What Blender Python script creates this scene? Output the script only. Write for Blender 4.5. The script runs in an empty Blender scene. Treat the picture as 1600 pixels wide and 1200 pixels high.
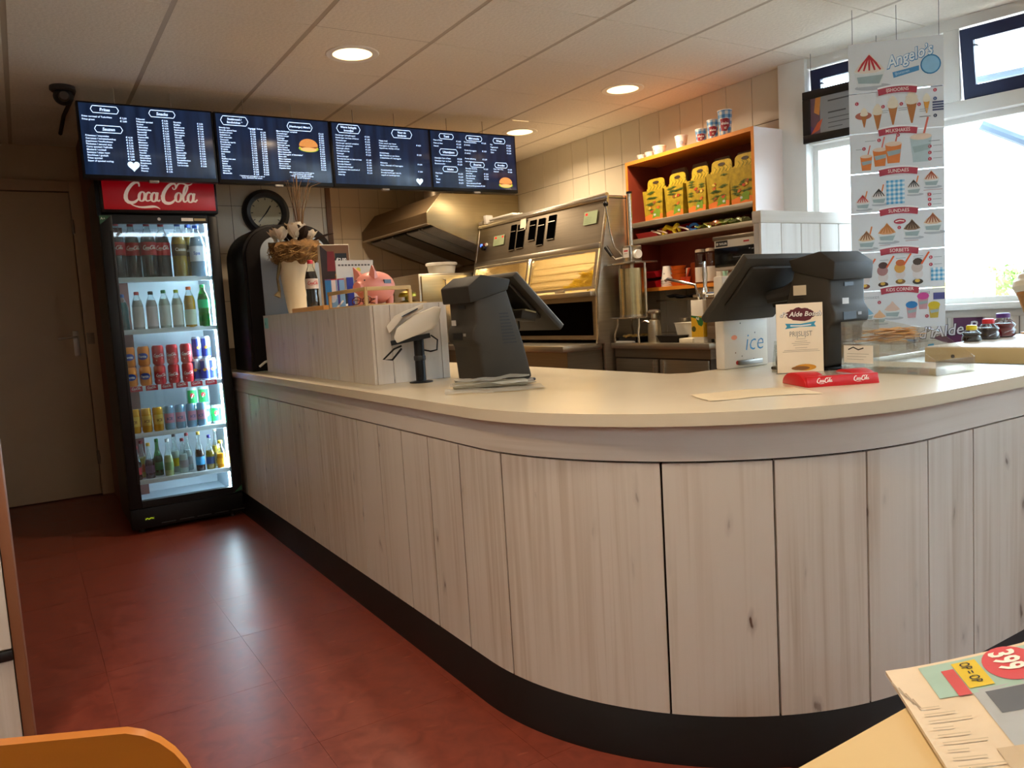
import bpy, bmesh, math, random
from mathutils import Vector, Matrix
random.seed(7)
PI = math.pi
SC = bpy.context.scene
COL = SC.collection

# ------------------------------------------------------------------ camera
cam_d = bpy.data.cameras.new('camera')
cam_d.sensor_fit = 'HORIZONTAL'; cam_d.sensor_width = 36.0
cam_d.lens = 1209.65 / 1600 * 36.0
cam_d.clip_start = 0.05; cam_d.clip_end = 200
cam = bpy.data.objects.new('camera', cam_d); COL.objects.link(cam)
RM = Matrix(((0.84292, 0.10099, -0.52847), (-0.53471, 0.04819, -0.84366), (-0.05973, 0.99372, 0.09462)))
cam.matrix_world = Matrix.Translation((0, 0, 1.17)) @ RM.to_4x4()
SC.camera = cam

# ------------------------------------------------------------------ sky, exposure
SC.view_settings.view_transform = 'Standard'
SC.view_settings.look = 'None'
SC.view_settings.exposure = 0.0
SC.view_settings.gamma = 1.0
SC.view_settings.use_curve_mapping = False
wd = bpy.data.worlds.new('overcast_sky'); SC.world = wd; wd.use_nodes = True
_bg = wd.node_tree.nodes['Background']
_bg.inputs[0].default_value = (0.78, 0.90, 1.0, 1); _bg.inputs[1].default_value = 16.0
DOWNLIGHT_W = 17.0
LAMP_COL = (1.0, 0.77, 0.52)

# ------------------------------------------------------------------ helpers: colour, materials
def lin(h):
    h = h.lstrip('#'); c = [int(h[i:i + 2], 16) / 255 for i in (0, 2, 4)]
    return tuple(x / 12.92 if x <= 0.04045 else ((x + 0.055) / 1.055) ** 2.4 for x in c) + (1.0,)
MATS = {}
def mat(hexc, rough=0.5, metal=0.0, var=0.06, scale=14.0, bump=0.0, coat=0.0, emit=0.0, name=None, stretch=None, spec=0.5):
    key = name or f'{hexc}_{rough}_{metal}_{var}_{scale}_{bump}_{coat}_{emit}_{stretch}_{spec}'
    if key in MATS: return MATS[key]
    m = bpy.data.materials.new(name or ('paint_' + hexc.strip('#'))); m.use_nodes = True
    nt = m.node_tree; N = nt.nodes; L = nt.links
    p = N['Principled BSDF']
    c = lin(hexc)
    tc = N.new('ShaderNodeTexCoord'); mp = N.new('ShaderNodeMapping'); L.new(tc.outputs['Object'], mp.inputs[0])
    if stretch: mp.inputs['Scale'].default_value = stretch
    nz = N.new('ShaderNodeTexNoise'); nz.inputs['Scale'].default_value = scale; nz.inputs['Detail'].default_value = 3
    L.new(mp.outputs[0], nz.inputs['Vector'])
    cr = N.new('ShaderNodeValToRGB')
    cr.color_ramp.elements[0].position = 0.3; cr.color_ramp.elements[1].position = 0.7
    cr.color_ramp.elements[0].color = tuple(x * (1 - var) for x in c[:3]) + (1,)
    cr.color_ramp.elements[1].color = tuple(min(1, x * (1 + var)) for x in c[:3]) + (1,)
    L.new(nz.outputs[0], cr.inputs[0]); L.new(cr.outputs[0], p.inputs['Base Color'])
    p.inputs['Roughness'].default_value = rough; p.inputs['Metallic'].default_value = metal
    p.inputs['Coat Weight'].default_value = coat; p.inputs['Specular IOR Level'].default_value = spec
    if bump:
        b = N.new('ShaderNodeBump'); b.inputs['Strength'].default_value = bump; b.inputs['Distance'].default_value = 0.01
        L.new(nz.outputs[0], b.inputs['Height']); L.new(b.outputs[0], p.inputs['Normal'])
    if emit:
        L.new(cr.outputs[0], p.inputs['Emission Color']); p.inputs['Emission Strength'].default_value = emit
    MATS[key] = m
    return m
def steel(hexc='#b9b6ae', rough=0.32): return mat(hexc, rough, 0.9, 0.08, 3.0, name=f'brushed_steel_{hexc[1:]}_{rough}', stretch=(1, 1, 30))
def glass(name, tint='#ffffff', gloss=0.09, rough=0.02, opacity=0.0):
    if name in MATS: return MATS[name]
    m = bpy.data.materials.new(name); m.use_nodes = True; nt = m.node_tree; N = nt.nodes; L = nt.links
    N.remove(N['Principled BSDF']); out = N['Material Output']
    t = N.new('ShaderNodeBsdfTransparent'); t.inputs[0].default_value = lin(tint)
    g = N.new('ShaderNodeBsdfGlossy'); g.inputs['Roughness'].default_value = rough
    lw = N.new('ShaderNodeLayerWeight'); lw.inputs[0].default_value = 0.25
    mul = N.new('ShaderNodeMath'); mul.operation = 'MULTIPLY_ADD'; mul.inputs[1].default_value = 0.6; mul.inputs[2].default_value = gloss
    mul.use_clamp = True
    L.new(lw.outputs['Fresnel'], mul.inputs[0])
    mx = N.new('ShaderNodeMixShader'); L.new(mul.outputs[0], mx.inputs[0]); L.new(t.outputs[0], mx.inputs[1]); L.new(g.outputs[0], mx.inputs[2])
    last = mx
    if opacity:
        d = N.new('ShaderNodeBsdfDiffuse'); d.inputs[0].default_value = lin(tint)
        m2 = N.new('ShaderNodeMixShader'); m2.inputs[0].default_value = opacity
        L.new(mx.outputs[0], m2.inputs[1]); L.new(d.outputs[0], m2.inputs[2]); last = m2
    L.new(last.outputs[0], out.inputs[0])
    MATS[name] = m
    return m
def glow(hexc, strength, name=None):
    key = name or f'glow_{hexc}_{strength}'
    if key in MATS: return MATS[key]
    m = bpy.data.materials.new(key); m.use_nodes = True; nt = m.node_tree; N = nt.nodes
    p = N['Principled BSDF']; p.inputs['Base Color'].default_value = lin(hexc); p.inputs['Roughness'].default_value = 0.3
    p.inputs['Emission Color'].default_value = lin(hexc); p.inputs['Emission Strength'].default_value = strength
    MATS[key] = m
    return m
def plank_mat(name, base, dark, grain='#8a7a68', axis=2, knots=True):
    if name in MATS: return MATS[name]
    m = bpy.data.materials.new(name); m.use_nodes = True; nt = m.node_tree; N = nt.nodes; L = nt.links
    p = N['Principled BSDF']; p.inputs['Roughness'].default_value = 0.42
    tc = N.new('ShaderNodeTexCoord'); oi = N.new('ShaderNodeObjectInfo')
    off = N.new('ShaderNodeVectorMath'); off.operation = 'ADD'
    cb = N.new('ShaderNodeCombineXYZ')
    sc = N.new('ShaderNodeMath'); sc.operation = 'MULTIPLY'; sc.inputs[1].default_value = 37.0
    L.new(oi.outputs['Random'], sc.inputs[0])
    for i in range(3): L.new(sc.outputs[0], cb.inputs[i])
    sp = N.new('ShaderNodeSeparateXYZ'); L.new(tc.outputs['Object'], sp.inputs[0])
    dfm = N.new('ShaderNodeMath'); dfm.operation = 'SUBTRACT'; L.new(sp.outputs[0], dfm.inputs[0]); L.new(sp.outputs[1], dfm.inputs[1])
    uv = N.new('ShaderNodeCombineXYZ'); L.new(dfm.outputs[0], uv.inputs[0]); L.new(sp.outputs[2], uv.inputs[1])   # along the face, up
    L.new(uv.outputs[0], off.inputs[0]); L.new(cb.outputs[0], off.inputs[1])
    def mapped(s_long, s_cross):
        mp = N.new('ShaderNodeMapping'); mp.inputs['Scale'].default_value = (s_cross, s_long, 1) if axis == 2 else (s_long, s_cross, 1)
        L.new(off.outputs[0], mp.inputs[0]); return mp
    n1 = N.new('ShaderNodeTexNoise'); n1.inputs['Scale'].default_value = 1; n1.inputs['Detail'].default_value = 6; n1.inputs['Distortion'].default_value = .6
    L.new(mapped(1.1, 42).outputs[0], n1.inputs[0])
    n2 = N.new('ShaderNodeTexNoise'); n2.inputs['Scale'].default_value = 1; n2.inputs['Detail'].default_value = 2
    L.new(mapped(1.0, 7).outputs[0], n2.inputs[0])
    r1 = N.new('ShaderNodeValToRGB'); r1.color_ramp.elements[0].position = .42; r1.color_ramp.elements[1].position = .74
    r1.color_ramp.elements[0].color = lin(base); r1.color_ramp.elements[1].color = lin(grain)
    L.new(n1.outputs[0], r1.inputs[0])
    r2 = N.new('ShaderNodeValToRGB'); r2.color_ramp.elements[0].position = .38; r2.color_ramp.elements[1].position = .72
    r2.color_ramp.elements[0].color = (0, 0, 0, 1); r2.color_ramp.elements[1].color = (1, 1, 1, 1)
    L.new(n2.outputs[0], r2.inputs[0])
    mx = N.new('ShaderNodeMix'); mx.data_type = 'RGBA'
    L.new(r2.outputs[0], mx.inputs[0]); mx.inputs[6].default_value = lin(base); L.new(r1.outputs[0], mx.inputs[7])
    last = mx.outputs[2]
    if knots:
        v = N.new('ShaderNodeTexVoronoi'); v.voronoi_dimensions = '2D'; v.inputs['Scale'].default_value = 1; 
        wob = N.new('ShaderNodeTexNoise'); wob.inputs['Scale'].default_value = 2.2; wob.inputs['Detail'].default_value = 4
        mk_ = mapped(3.0, 7.0); L.new(mk_.outputs[0], wob.inputs[0])
        wv = N.new('ShaderNodeVectorMath'); wv.operation = 'MULTIPLY_ADD'; wv.inputs[1].default_value = (.5, .5, 0); L.new(wob.outputs['Color'], wv.inputs[0]); L.new(mk_.outputs[0], wv.inputs[2])
        L.new(wv.outputs[0], v.inputs['Vector'])
        r3 = N.new('ShaderNodeValToRGB'); e = r3.color_ramp.elements
        e[0].position = .02; e[0].color = (1, 1, 1, 1); e[1].position = .13; e[1].color = (0, 0, 0, 1); q = e.new(.045); q.color = (.35, .35, .35, 1)
        L.new(v.outputs['Distance'], r3.inputs[0])
        n3 = N.new('ShaderNodeTexNoise'); n3.inputs['Scale'].default_value = 3; L.new(mapped(.5, 1.3).outputs[0], n3.inputs[0])
        r4 = N.new('ShaderNodeValToRGB'); r4.color_ramp.elements[0].position = .47; r4.color_ramp.elements[1].position = .66
        L.new(n3.outputs[0], r4.inputs[0])
        ml = N.new('ShaderNodeMath'); ml.operation = 'MULTIPLY'; L.new(r3.outputs[0], ml.inputs[0]); L.new(r4.outputs[0], ml.inputs[1])
        m3 = N.new('ShaderNodeMix'); m3.data_type = 'RGBA'; L.new(ml.outputs[0], m3.inputs[0]); L.new(last, m3.inputs[6]); m3.inputs[7].default_value = lin(dark)
        last = m3.outputs[2]
    L.new(last, p.inputs['Base Color'])
    bp = N.new('ShaderNodeBump'); bp.inputs['Strength'].default_value = .12; bp.inputs['Distance'].default_value = .004
    L.new(n1.outputs[0], bp.inputs['Height']); L.new(bp.outputs[0], p.inputs['Normal'])
    MATS[name] = m
    return m

# ------------------------------------------------------------------ helpers: meshes
class MB:
    """collects shapes and links them as ONE mesh object"""
    def __init__(s): s.bm = bmesh.new()
    def add(s, vs, fs):
        v = [s.bm.verts.new(p) for p in vs]
        out = []
        for f in fs:
            try: out.append(s.bm.faces.new([v[i] for i in f]))
            except ValueError: pass
        return v, out
    def box(s, a, b, bevel=0.0, seg=2, M=None):
        x0, y0, z0 = [min(a[i], b[i]) for i in range(3)]; x1, y1, z1 = [max(a[i], b[i]) for i in range(3)]
        vs = [(x0, y0, z0), (x1, y0, z0), (x1, y1, z0), (x0, y1, z0), (x0, y0, z1), (x1, y0, z1), (x1, y1, z1), (x0, y1, z1)]
        if M is not None: vs = [M @ Vector(v) for v in vs]
        v, f = s.add(vs, [(0, 3, 2, 1), (4, 5, 6, 7), (0, 1, 5, 4), (1, 2, 6, 5), (2, 3, 7, 6), (3, 0, 4, 7)])
        if bevel:
            es = list({e for x in f for e in x.edges})
            bmesh.ops.bevel(s.bm, geom=es, offset=bevel, segments=seg, affect='EDGES', profile=.5)
        return s
    def prism(s, poly, a, b, axis=1, bevel=0.0, seg=2):
        """poly: 2D points in the two other axes (x,z for axis 1; y,z for axis 0; x,y for axis 2)"""
        def P(u, v, t):
            return {0: (t, u, v), 1: (u, t, v), 2: (u, v, t)}[axis]
        n = len(poly)
        vs = [P(u, v, a) for u, v in poly] + [P(u, v, b) for u, v in poly]
        fs = [tuple(range(n)), tuple(range(2 * n - 1, n - 1, -1))] + [(i, i + n, (i + 1) % n + n, (i + 1) % n) for i in range(n)]
        v, f = s.add(vs, fs)
        bmesh.ops.recalc_face_normals(s.bm, faces=f)
        if bevel:
            es = list({e for x in f for e in x.edges})
            bmesh.ops.bevel(s.bm, geom=es, offset=bevel, segments=seg, affect='EDGES', profile=.5)
        return s
    def lathe(s, prof, c=(0, 0, 0), seg=20, axis=2, cap=True):
        rings = []
        for r, h in prof:
            ring = []
            for k in range(seg):
                a = 2 * PI * k / seg; u, v = r * math.cos(a), r * math.sin(a)
                q = {2: (u, v, h), 1: (u, h, v), 0: (h, u, v)}[axis]
                ring.append(s.bm.verts.new((c[0] + q[0], c[1] + q[1], c[2] + q[2])))
            rings.append(ring)
        fs = []
        for i in range(len(rings) - 1):
            for k in range(seg):
                fs.append(s.bm.faces.new((rings[i][k], rings[i][(k + 1) % seg], rings[i + 1][(k + 1) % seg], rings[i + 1][k])))
        if cap:
            if prof[0][0] > 1e-5: fs.append(s.bm.faces.new(rings[0][::-1]))
            if prof[-1][0] > 1e-5: fs.append(s.bm.faces.new(rings[-1]))
        bmesh.ops.recalc_face_normals(s.bm, faces=fs)
        return s
    def cyl(s, p0, p1, r0, r1=None, seg=16):
        r1 = r0 if r1 is None else r1
        return s.tube([p0, p1], [r0, r1], seg)
    def tube(s, pts, r, seg=8, closed=False):
        pts = [Vector(p) for p in pts]; n = len(pts)
        rs = r if isinstance(r, (list, tuple)) else [r] * n
        rings = []; up = None
        for i, p in enumerate(pts):
            if closed: d = pts[(i + 1) % n] - pts[i - 1]
            else: d = pts[min(i + 1, n - 1)] - pts[max(i - 1, 0)]
            d.normalize()
            if up is None:
                up = d.orthogonal().normalized()
            else:
                up = (up - d * up.dot(d)); up = up.normalized() if up.length > 1e-6 else d.orthogonal().normalized()
            w = d.cross(up)
            rings.append([s.bm.verts.new(p + (up * math.cos(2 * PI * k / seg) + w * math.sin(2 * PI * k / seg)) * rs[i]) for k in range(seg)])
        fs = []
        for i in range(n if closed else n - 1):
            a, b = rings[i], rings[(i + 1) % n]
            for k in range(seg): fs.append(s.bm.faces.new((a[k], a[(k + 1) % seg], b[(k + 1) % seg], b[k])))
        if not closed: fs += [s.bm.faces.new(rings[0][::-1]), s.bm.faces.new(rings[-1])]
        bmesh.ops.recalc_face_normals(s.bm, faces=fs)
        return s
    def ball(s, c, r, seg=16, rings=10):
        r = (r, r, r) if isinstance(r, (int, float)) else r
        m = Matrix.Translation(c) @ Matrix.Diagonal((*r, 1))
        bmesh.ops.create_uvsphere(s.bm, u_segments=seg, v_segments=rings, radius=1, matrix=m)
        return s
    def loft(s, loops, cap=True):
        rings = [[s.bm.verts.new(p) for p in lp] for lp in loops]; n = len(rings[0]); fs = []
        for i in range(len(rings) - 1):
            for k in range(n): fs.append(s.bm.faces.new((rings[i][k], rings[i][(k + 1) % n], rings[i + 1][(k + 1) % n], rings[i + 1][k])))
        if cap: fs += [s.bm.faces.new(rings[0][::-1]), s.bm.faces.new(rings[-1])]
        bmesh.ops.recalc_face_normals(s.bm, faces=fs)
        return s
    def build(s, name, m, parent=None, loc=None, rot=None, smooth=0.6, kind=None, label=None):
        me = bpy.data.meshes.new(name); s.bm.to_mesh(me); s.bm.free()
        if smooth:
            for p in me.polygons: p.use_smooth = True
            me.set_sharp_from_angle(angle=smooth)
        for mm in (m if isinstance(m, (list, tuple)) else [m]): me.materials.append(mm)
        o = bpy.data.objects.new(name, me); COL.objects.link(o)
        if parent: o.parent = parent
        if loc: o.location = loc
        if rot: o.rotation_euler = rot
        if kind: o['kind'] = kind
        if label: o['label'] = label
        return o
def tag(o, label, cat, group=None):
    o['label'] = label; o['category'] = cat
    if group: o['group'] = group
    return o
def thing(name, label, cat, loc=(0, 0, 0), rotz=0.0, group=None, rot=None):
    o = bpy.data.objects.new(name, None); COL.objects.link(o); o.empty_display_size = .05
    o.location = loc; o.rotation_euler = rot if rot else (0, 0, rotz)
    return tag(o, label, cat, group)
def struct(o): o['kind'] = 'structure'; return o
def sroot(name, loc=(0, 0, 0), rotz=0):
    o = bpy.data.objects.new(name, None); COL.objects.link(o); o.location = loc; o.rotation_euler = (0, 0, rotz); o['kind'] = 'structure'; return o
def child(src, parent, loc=None, rot=None):
    c = src.copy(); COL.objects.link(c); c.parent = parent
    if loc: c.location = loc
    if rot: c.rotation_euler = rot
    return c
def dup(root, loc, rotz=None, label=None, group=None, rot=None):
    r = root.copy(); COL.objects.link(r); r.location = loc
    if rotz is not None: r.rotation_euler = (0, 0, rotz)
    if rot is not None: r.rotation_euler = rot
    if label: r['label'] = label
    if group: r['group'] = group
    for ch in list(root.children):
        c = ch.copy(); COL.objects.link(c); c.parent = r
        for g in list(ch.children):
            d = g.copy(); COL.objects.link(d); d.parent = c
    return r

# ------------------------------------------------------------------ helpers: flat print
_txt = {}
def text_geo(body, size, align='LEFT', bold=0.0, shear=0.0, space=1.0, lead=1.0):
    key = (body, size, align, bold, shear, space, lead)
    if key in _txt: return _txt[key]
    c = bpy.data.curves.new('lettering', 'FONT'); c.body = body; c.size = size; c.align_x = align
    c.resolution_u = 2; c.offset = bold * size; c.shear = shear; c.space_character = space; c.space_line = lead
    o = bpy.data.objects.new('lettering', c); me = o.to_mesh()
    vs = [(v.co.x, v.co.y) for v in me.vertices]; fs = [tuple(p.vertices) for p in me.polygons]
    o.to_mesh_clear(); bpy.data.objects.remove(o); bpy.data.curves.remove(c)
    _txt[key] = (vs, fs)
    return vs, fs
class Print:
    """flat print: coloured shapes on the plane (o; u right, v up), lying a hair above each other"""
    def __init__(s, o, u, v, lift=.0006, step=.00025, fn=None, sw=None):
        s.o, s.u, s.v = Vector(o), Vector(u).normalized(), Vector(v).normalized(); s.n = s.u.cross(s.v).normalized()
        s.vs, s.fs, s.mi, s.mats = [], [], [], []; s.lift, s.step, s.k = lift, step, 0; s.fn = fn; s.sw = sw
    def _m(s, m):
        if m not in s.mats: s.mats.append(m)
        return s.mats.index(m)
    def raw(s, pts, faces, m):
        b = len(s.vs); h = s.lift + s.step * s.k
        for x, y in pts:
            s.vs.append(s.fn(x, y, h) if s.fn else s.o + s.u * x + s.v * y + s.n * h)
        i = s._m(m)
        for f in faces: s.fs.append(tuple(b + j for j in f)); s.mi.append(i)
    def up(s, n=1): s.k += n; return s
    def poly(s, pts, m):
        if not s.sw: s.raw(pts, [tuple(range(len(pts)))], m); return s
        x0 = min(p[0] for p in pts); x1 = max(p[0] for p in pts)          # on a curved face: cut into narrow upright strips
        k = max(1, math.ceil((x1 - x0) / s.sw))
        for i in range(k):
            q = pts
            for lim, sg in ((x0 + (x1 - x0) * i / k, 1), (x0 + (x1 - x0) * (i + 1) / k, -1)):
                o = []
                for a, b in zip(q, q[1:] + q[:1]):
                    ia, ib = (a[0] - lim) * sg >= -1e-9, (b[0] - lim) * sg >= -1e-9
                    if ia: o.append(a)
                    if ia != ib: t = (lim - a[0]) / (b[0] - a[0]); o.append((lim, a[1] + (b[1] - a[1]) * t))
                q = o
                if not q: break
            if len(q) > 2: s.raw(q, [tuple(range(len(q)))], m)
        return s
    def rect(s, x0, y0, x1, y1, m): return s.poly([(x0, y0), (x1, y0), (x1, y1), (x0, y1)], m)
    def disc(s, x, y, rx, m, ry=None, n=20, rot=0):
        ry = ry or rx; c, q = math.cos(rot), math.sin(rot)
        P = [(rx * math.cos(2 * PI * k / n), ry * math.sin(2 * PI * k / n)) for k in range(n)]
        return s.poly([(x + a * c - b * q, y + a * q + b * c) for a, b in P], m)
    def line(s, pts, w, m, closed=False):
        n = len(pts); ws = w if isinstance(w, (list, tuple)) else [w] * n; L, Rr = [], []
        for i in range(n):
            a = pts[i - 1] if (i or closed) else pts[0]; b = pts[(i + 1) % n] if (i < n - 1 or closed) else pts[-1]
            dx, dy = b[0] - a[0], b[1] - a[1]; l = math.hypot(dx, dy) or 1
            nx, ny = -dy / l * ws[i] / 2, dx / l * ws[i] / 2
            L.append((pts[i][0] + nx, pts[i][1] + ny)); Rr.append((pts[i][0] - nx, pts[i][1] - ny))
        fs = [(i, n + i, n + (i + 1) % n, (i + 1) % n) for i in range(n if closed else n - 1)]
        s.raw(L + Rr, fs, m); return s
    def text(s, body, x, y, size, m, align='LEFT', bold=0.0, shear=0.0, rot=0.0, space=1.0, lead=1.0, sx=1.0):
        vs, fs = text_geo(body, size, align, bold, shear, space, lead); c, q = math.cos(rot), math.sin(rot)
        s.raw([(x + a * sx * c - b * q, y + a * sx * q + b * c) for a, b in vs], fs, m); return s
    def build(s, name, parent=None, label=None):
        me = bpy.data.meshes.new(name); me.from_pydata([tuple(v) for v in s.vs], [], s.fs)
        for m in s.mats: me.materials.append(m)
        for p, i in zip(me.polygons, s.mi): p.material_index = i
        me.update()
        o = bpy.data.objects.new(name, me); COL.objects.link(o)
        if parent: o.parent = parent
        if label: o['label'] = label
        return o
def flat(hexc, rough=.55): return mat(hexc, rough, 0, .04, 30)
def bez(p0, p1, p2, p3, n=8):
    return [tuple((1 - t) ** 3 * a + 3 * t * (1 - t) ** 2 * b + 3 * t * t * (1 - t) * c + t ** 3 * d for a, b, c, d in zip(p0, p1, p2, p3)) for t in [i / n for i in range(n + 1)]]
def path(*segs, n=7):
    out = []
    for sg in segs:
        q = bez(*sg, n=n); out += q if not out else q[1:]
    return out
def cola_script(pr, x, y, w, m, shear=.28, bold=1.0):
    """flowing cola script, drawn as pen strokes; box w wide, about .33 w high"""
    S = []
    def oval(cx, cy, rx, ry, t=.028):
        S.append(([(cx + rx * math.cos(a), cy + ry * math.sin(a)) for a in [2 * PI * k / 18 for k in range(19)]], [t * (.55 + .75 * abs(math.cos(2 * PI * k / 18))) for k in range(19)]))
    def st(pts, t0, t1=None, t2=None):
        n = len(pts); t1 = t1 if t1 is not None else t0; t2 = t2 if t2 is not None else t0
        S.append((pts, [t0 + (t1 - t0) * i / (n / 2) if i < n / 2 else t1 + (t2 - t1) * (i - n / 2) / (n / 2) for i in range(n)]))
    st(path(((.20, .235), (.205, .30), (.15, .315), (.10, .25)), ((.10, .25), (.02, .15), (.03, .02), (.12, .02)), ((.12, .02), (.17, .02), (.20, .06), (.21, .09))), .018, .052, .012)
    st(path(((.10, .015), (.20, -.055), (.28, -.04), (.36, -.03)), ((.36, -.03), (.42, -.02), (.45, -.03), (.485, -.06))), .012, .034, .004)
    oval(.245, .105, .036, .062)
    st(path(((.345, .145), (.335, .175), (.30, .165), (.292, .11)), ((.292, .11), (.286, .05), (.31, .03), (.36, .065))), .018, .030, .012)
    oval(.395, .10, .034, .060)
    st([(.435, .165), (.43, .09), (.437, .055), (.46, .05), (.475, .065)], .03, .03, .01)
    st([(.478, .115), (.512, .12)], .018)
    st(path(((.66, .23), (.665, .30), (.61, .315), (.56, .25)), ((.56, .25), (.48, .15), (.49, .02), (.58, .02)), ((.58, .02), (.63, .02), (.66, .06), (.67, .09))), .018, .052, .012)
    st(path(((.62, .24), (.62, .20), (.66, .20), (.67, .25)), ((.67, .25), (.69, .33), (.76, .29), (.80, .275)), ((.80, .275), (.84, .27), (.86, .29), (.88, .315))), .014, .022, .008)
    oval(.705, .105, .036, .062)
    st(path(((.765, .10), (.80, .17), (.83, .26), (.80, .27)), ((.80, .27), (.77, .27), (.755, .12), (.775, .06)), ((.775, .06), (.785, .035), (.81, .045), (.82, .07))), .016, .032, .012)
    oval(.865, .10, .036, .060)
    st([(.908, .165), (.90, .09), (.907, .055), (.93, .05), (.955, .08)], .03, .03, .01)
    for pts, ws in S:
        pr.line([(x + w * (a + shear * (b - .1) * .6), y + w * b) for a, b in pts], [w * q * bold for q in ws], m)
# ================================================================== THE SETTING
ZC = 2.52; XW = 4.0
M_ceil = mat('#e6dccb', .9, 0, .04, 60, bump=.25, name='mineral_ceiling_tile')
M_grid = mat('#b9aa94', .6, 0, .05, 8, name='ceiling_grid_metal')
M_wallpaint = mat('#d9cdb8', .8, 0, .05, 5, name='cream_wall_paint')
M_grout = mat('#5d5142', .9, 0, .1, 40, name='tile_grout')
M_tile = mat('#d6cdb9', .22, 0, .05, 2.0, name='glazed_wall_tile')
M_black = mat('#0b0a0a', .45, 0, .2, 9, name='black_skirting')
M_whitepaint = mat('#e9e6df', .45, 0, .03, 6, name='white_gloss_paint')
M_blue = mat('#14234d', .4, 0, .1, 9, name='dark_blue_sash_paint')
M_plank = plank_mat('whitewashed_planks', '#d2c8bb', '#5d4636', '#aa957c')
M_plank_h = plank_mat('whitewashed_planks_lengthwise', '#d2c8bb', '#5d4636', '#aa957c', axis=0, knots=False)

# floor: red vinyl tiles on a base
def floor_mat():
    m = bpy.data.materials.new('red_marbled_vinyl'); m.use_nodes = True; nt = m.node_tree; N = nt.nodes; L = nt.links
    p = N['Principled BSDF']; p.inputs['Roughness'].default_value = .30; p.inputs['Specular IOR Level'].default_value = .45
    tc = N.new('ShaderNodeTexCoord'); oi = N.new('ShaderNodeObjectInfo')
    ad = N.new('ShaderNodeVectorMath'); ad.operation = 'ADD'; L.new(tc.outputs['Object'], ad.inputs[0]); L.new(oi.outputs['Location'], ad.inputs[1])
    n = N.new('ShaderNodeTexNoise'); n.inputs['Scale'].default_value = 16; n.inputs['Detail'].default_value = 6; n.inputs['Distortion'].default_value = 1.0
    L.new(ad.outputs[0], n.inputs[0])
    r = N.new('ShaderNodeValToRGB'); e = r.color_ramp.elements
    e[0].position = .3; e[0].color = lin('#6e2e21'); e[1].position = .72; e[1].color = lin('#853e2e')
    L.new(n.outputs[0], r.inputs[0])
    mp = N.new('ShaderNodeMapping'); mp.inputs['Scale'].default_value = (14, 40, 1); mp.inputs['Rotation'].default_value = (0, 0, .5); L.new(ad.outputs[0], mp.inputs[0])
    n2 = N.new('ShaderNodeTexNoise'); n2.inputs['Scale'].default_value = 1; n2.inputs['Detail'].default_value = 2; L.new(mp.outputs[0], n2.inputs[0])
    r2 = N.new('ShaderNodeValToRGB'); r2.color_ramp.elements[0].position = .68; r2.color_ramp.elements[1].position = .80; L.new(n2.outputs[0], r2.inputs[0])
    r2.color_ramp.elements[1].color = (.45, .45, .45, 1)
    mx = N.new('ShaderNodeMix'); mx.data_type = 'RGBA'; L.new(r2.outputs[0], mx.inputs[0]); L.new(r.outputs[0], mx.inputs[6]); mx.inputs[7].default_value = lin('#b0664c')
    L.new(mx.outputs[2], p.inputs['Base Color'])
    rr = N.new('ShaderNodeMapRange'); rr.inputs[3].default_value = .26; rr.inputs[4].default_value = .42; L.new(n.outputs[0], rr.inputs[0]); L.new(rr.outputs[0], p.inputs['Roughness'])
    return m
M_floor = floor_mat()
FT = .457
floor = struct(MB().box((-2.7, -2.3, -.1), (5.6, 7.7, -.004)).build('floor', mat('#5f2318', .5, 0, .1, 8, name='floor_joint')))
tm = None
for i in range(-6, 3):
    for j in range(-5, 9):
        x, y = .59 + FT * (i - .5), 2.985 + FT * (j - .5)
        if x < -2.4 or (x < -.35 and y > 2.4) : continue
        if tm is None:
            tm = MB().box((-FT / 2 + .0004, -FT / 2 + .0004, -.004), (FT / 2 - .0004, FT / 2 - .0004, 0)).build('floor_tile', M_floor, floor, (x, y, 0), smooth=0)
        else: child(tm, floor, (x, y, 0))
# kitchen floor area without visible tiles
MB().box((1.62, -2.3, -.004), (5.6, 7.7, -.001)).build('kitchen_floor_sheet', M_floor, floor, smooth=0)
MB().box((-2.7, -2.3, -.004), (1.62, .2, -.0005)).build('dining_floor_sheet', M_floor, floor, smooth=0)

# ceiling: slab, grid bars, lay-in tiles
def wall_x(y): return 4.0 if y > 3.11 else 4.0 + .231 * (3.11 - y)
ceiling = struct(MB().prism([(-2.7, -2.3), (5.36, -2.3), (4.12, 3.11), (4.12, 7.7), (-2.7, 7.7)], ZC + .12, ZC + .25, axis=2).build('ceiling', mat('#8b7e6a', .9, 0, .1, 5, name='ceiling_slab')))
GX, GY = .673, 4.155
bar = None
for k in range(-5, 8):
    x = GX + .6 * k; y0 = -2.3; y1 = 7.6 if x < 4.0 else 3.11 - (x - 4.0) / .231
    if y1 - y0 < .3: continue
    if bar is None: bar = MB().box((-.013, 0, 0), (.013, 1, .03)).build('grid_bar', M_grid, ceiling, (x, y0, ZC + .001), smooth=0); o = bar
    else: o = child(bar, ceiling, (x, y0, ZC + .001))
    o.scale.y = y1 - y0
bar = None
for k in range(-10, 6):
    y = GY + .6 * k
    if bar is None: bar = MB().box((0, -.012, 0), (1, .012, .02)).build('grid_bar', M_grid, ceiling, (-2.6, y, ZC + .004), smooth=0); o = bar
    else: o = child(bar, ceiling, (-2.6, y, ZC + .004))
    o.scale.x = wall_x(y) + 2.6
LIGHTS = {(1, -1), (4, -1), (4, 1), (0, -6), (-2, -4), (3, 3)}  # includes two added unseen to brighten the counter boards and the back kitchen
ct = cth = None
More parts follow.
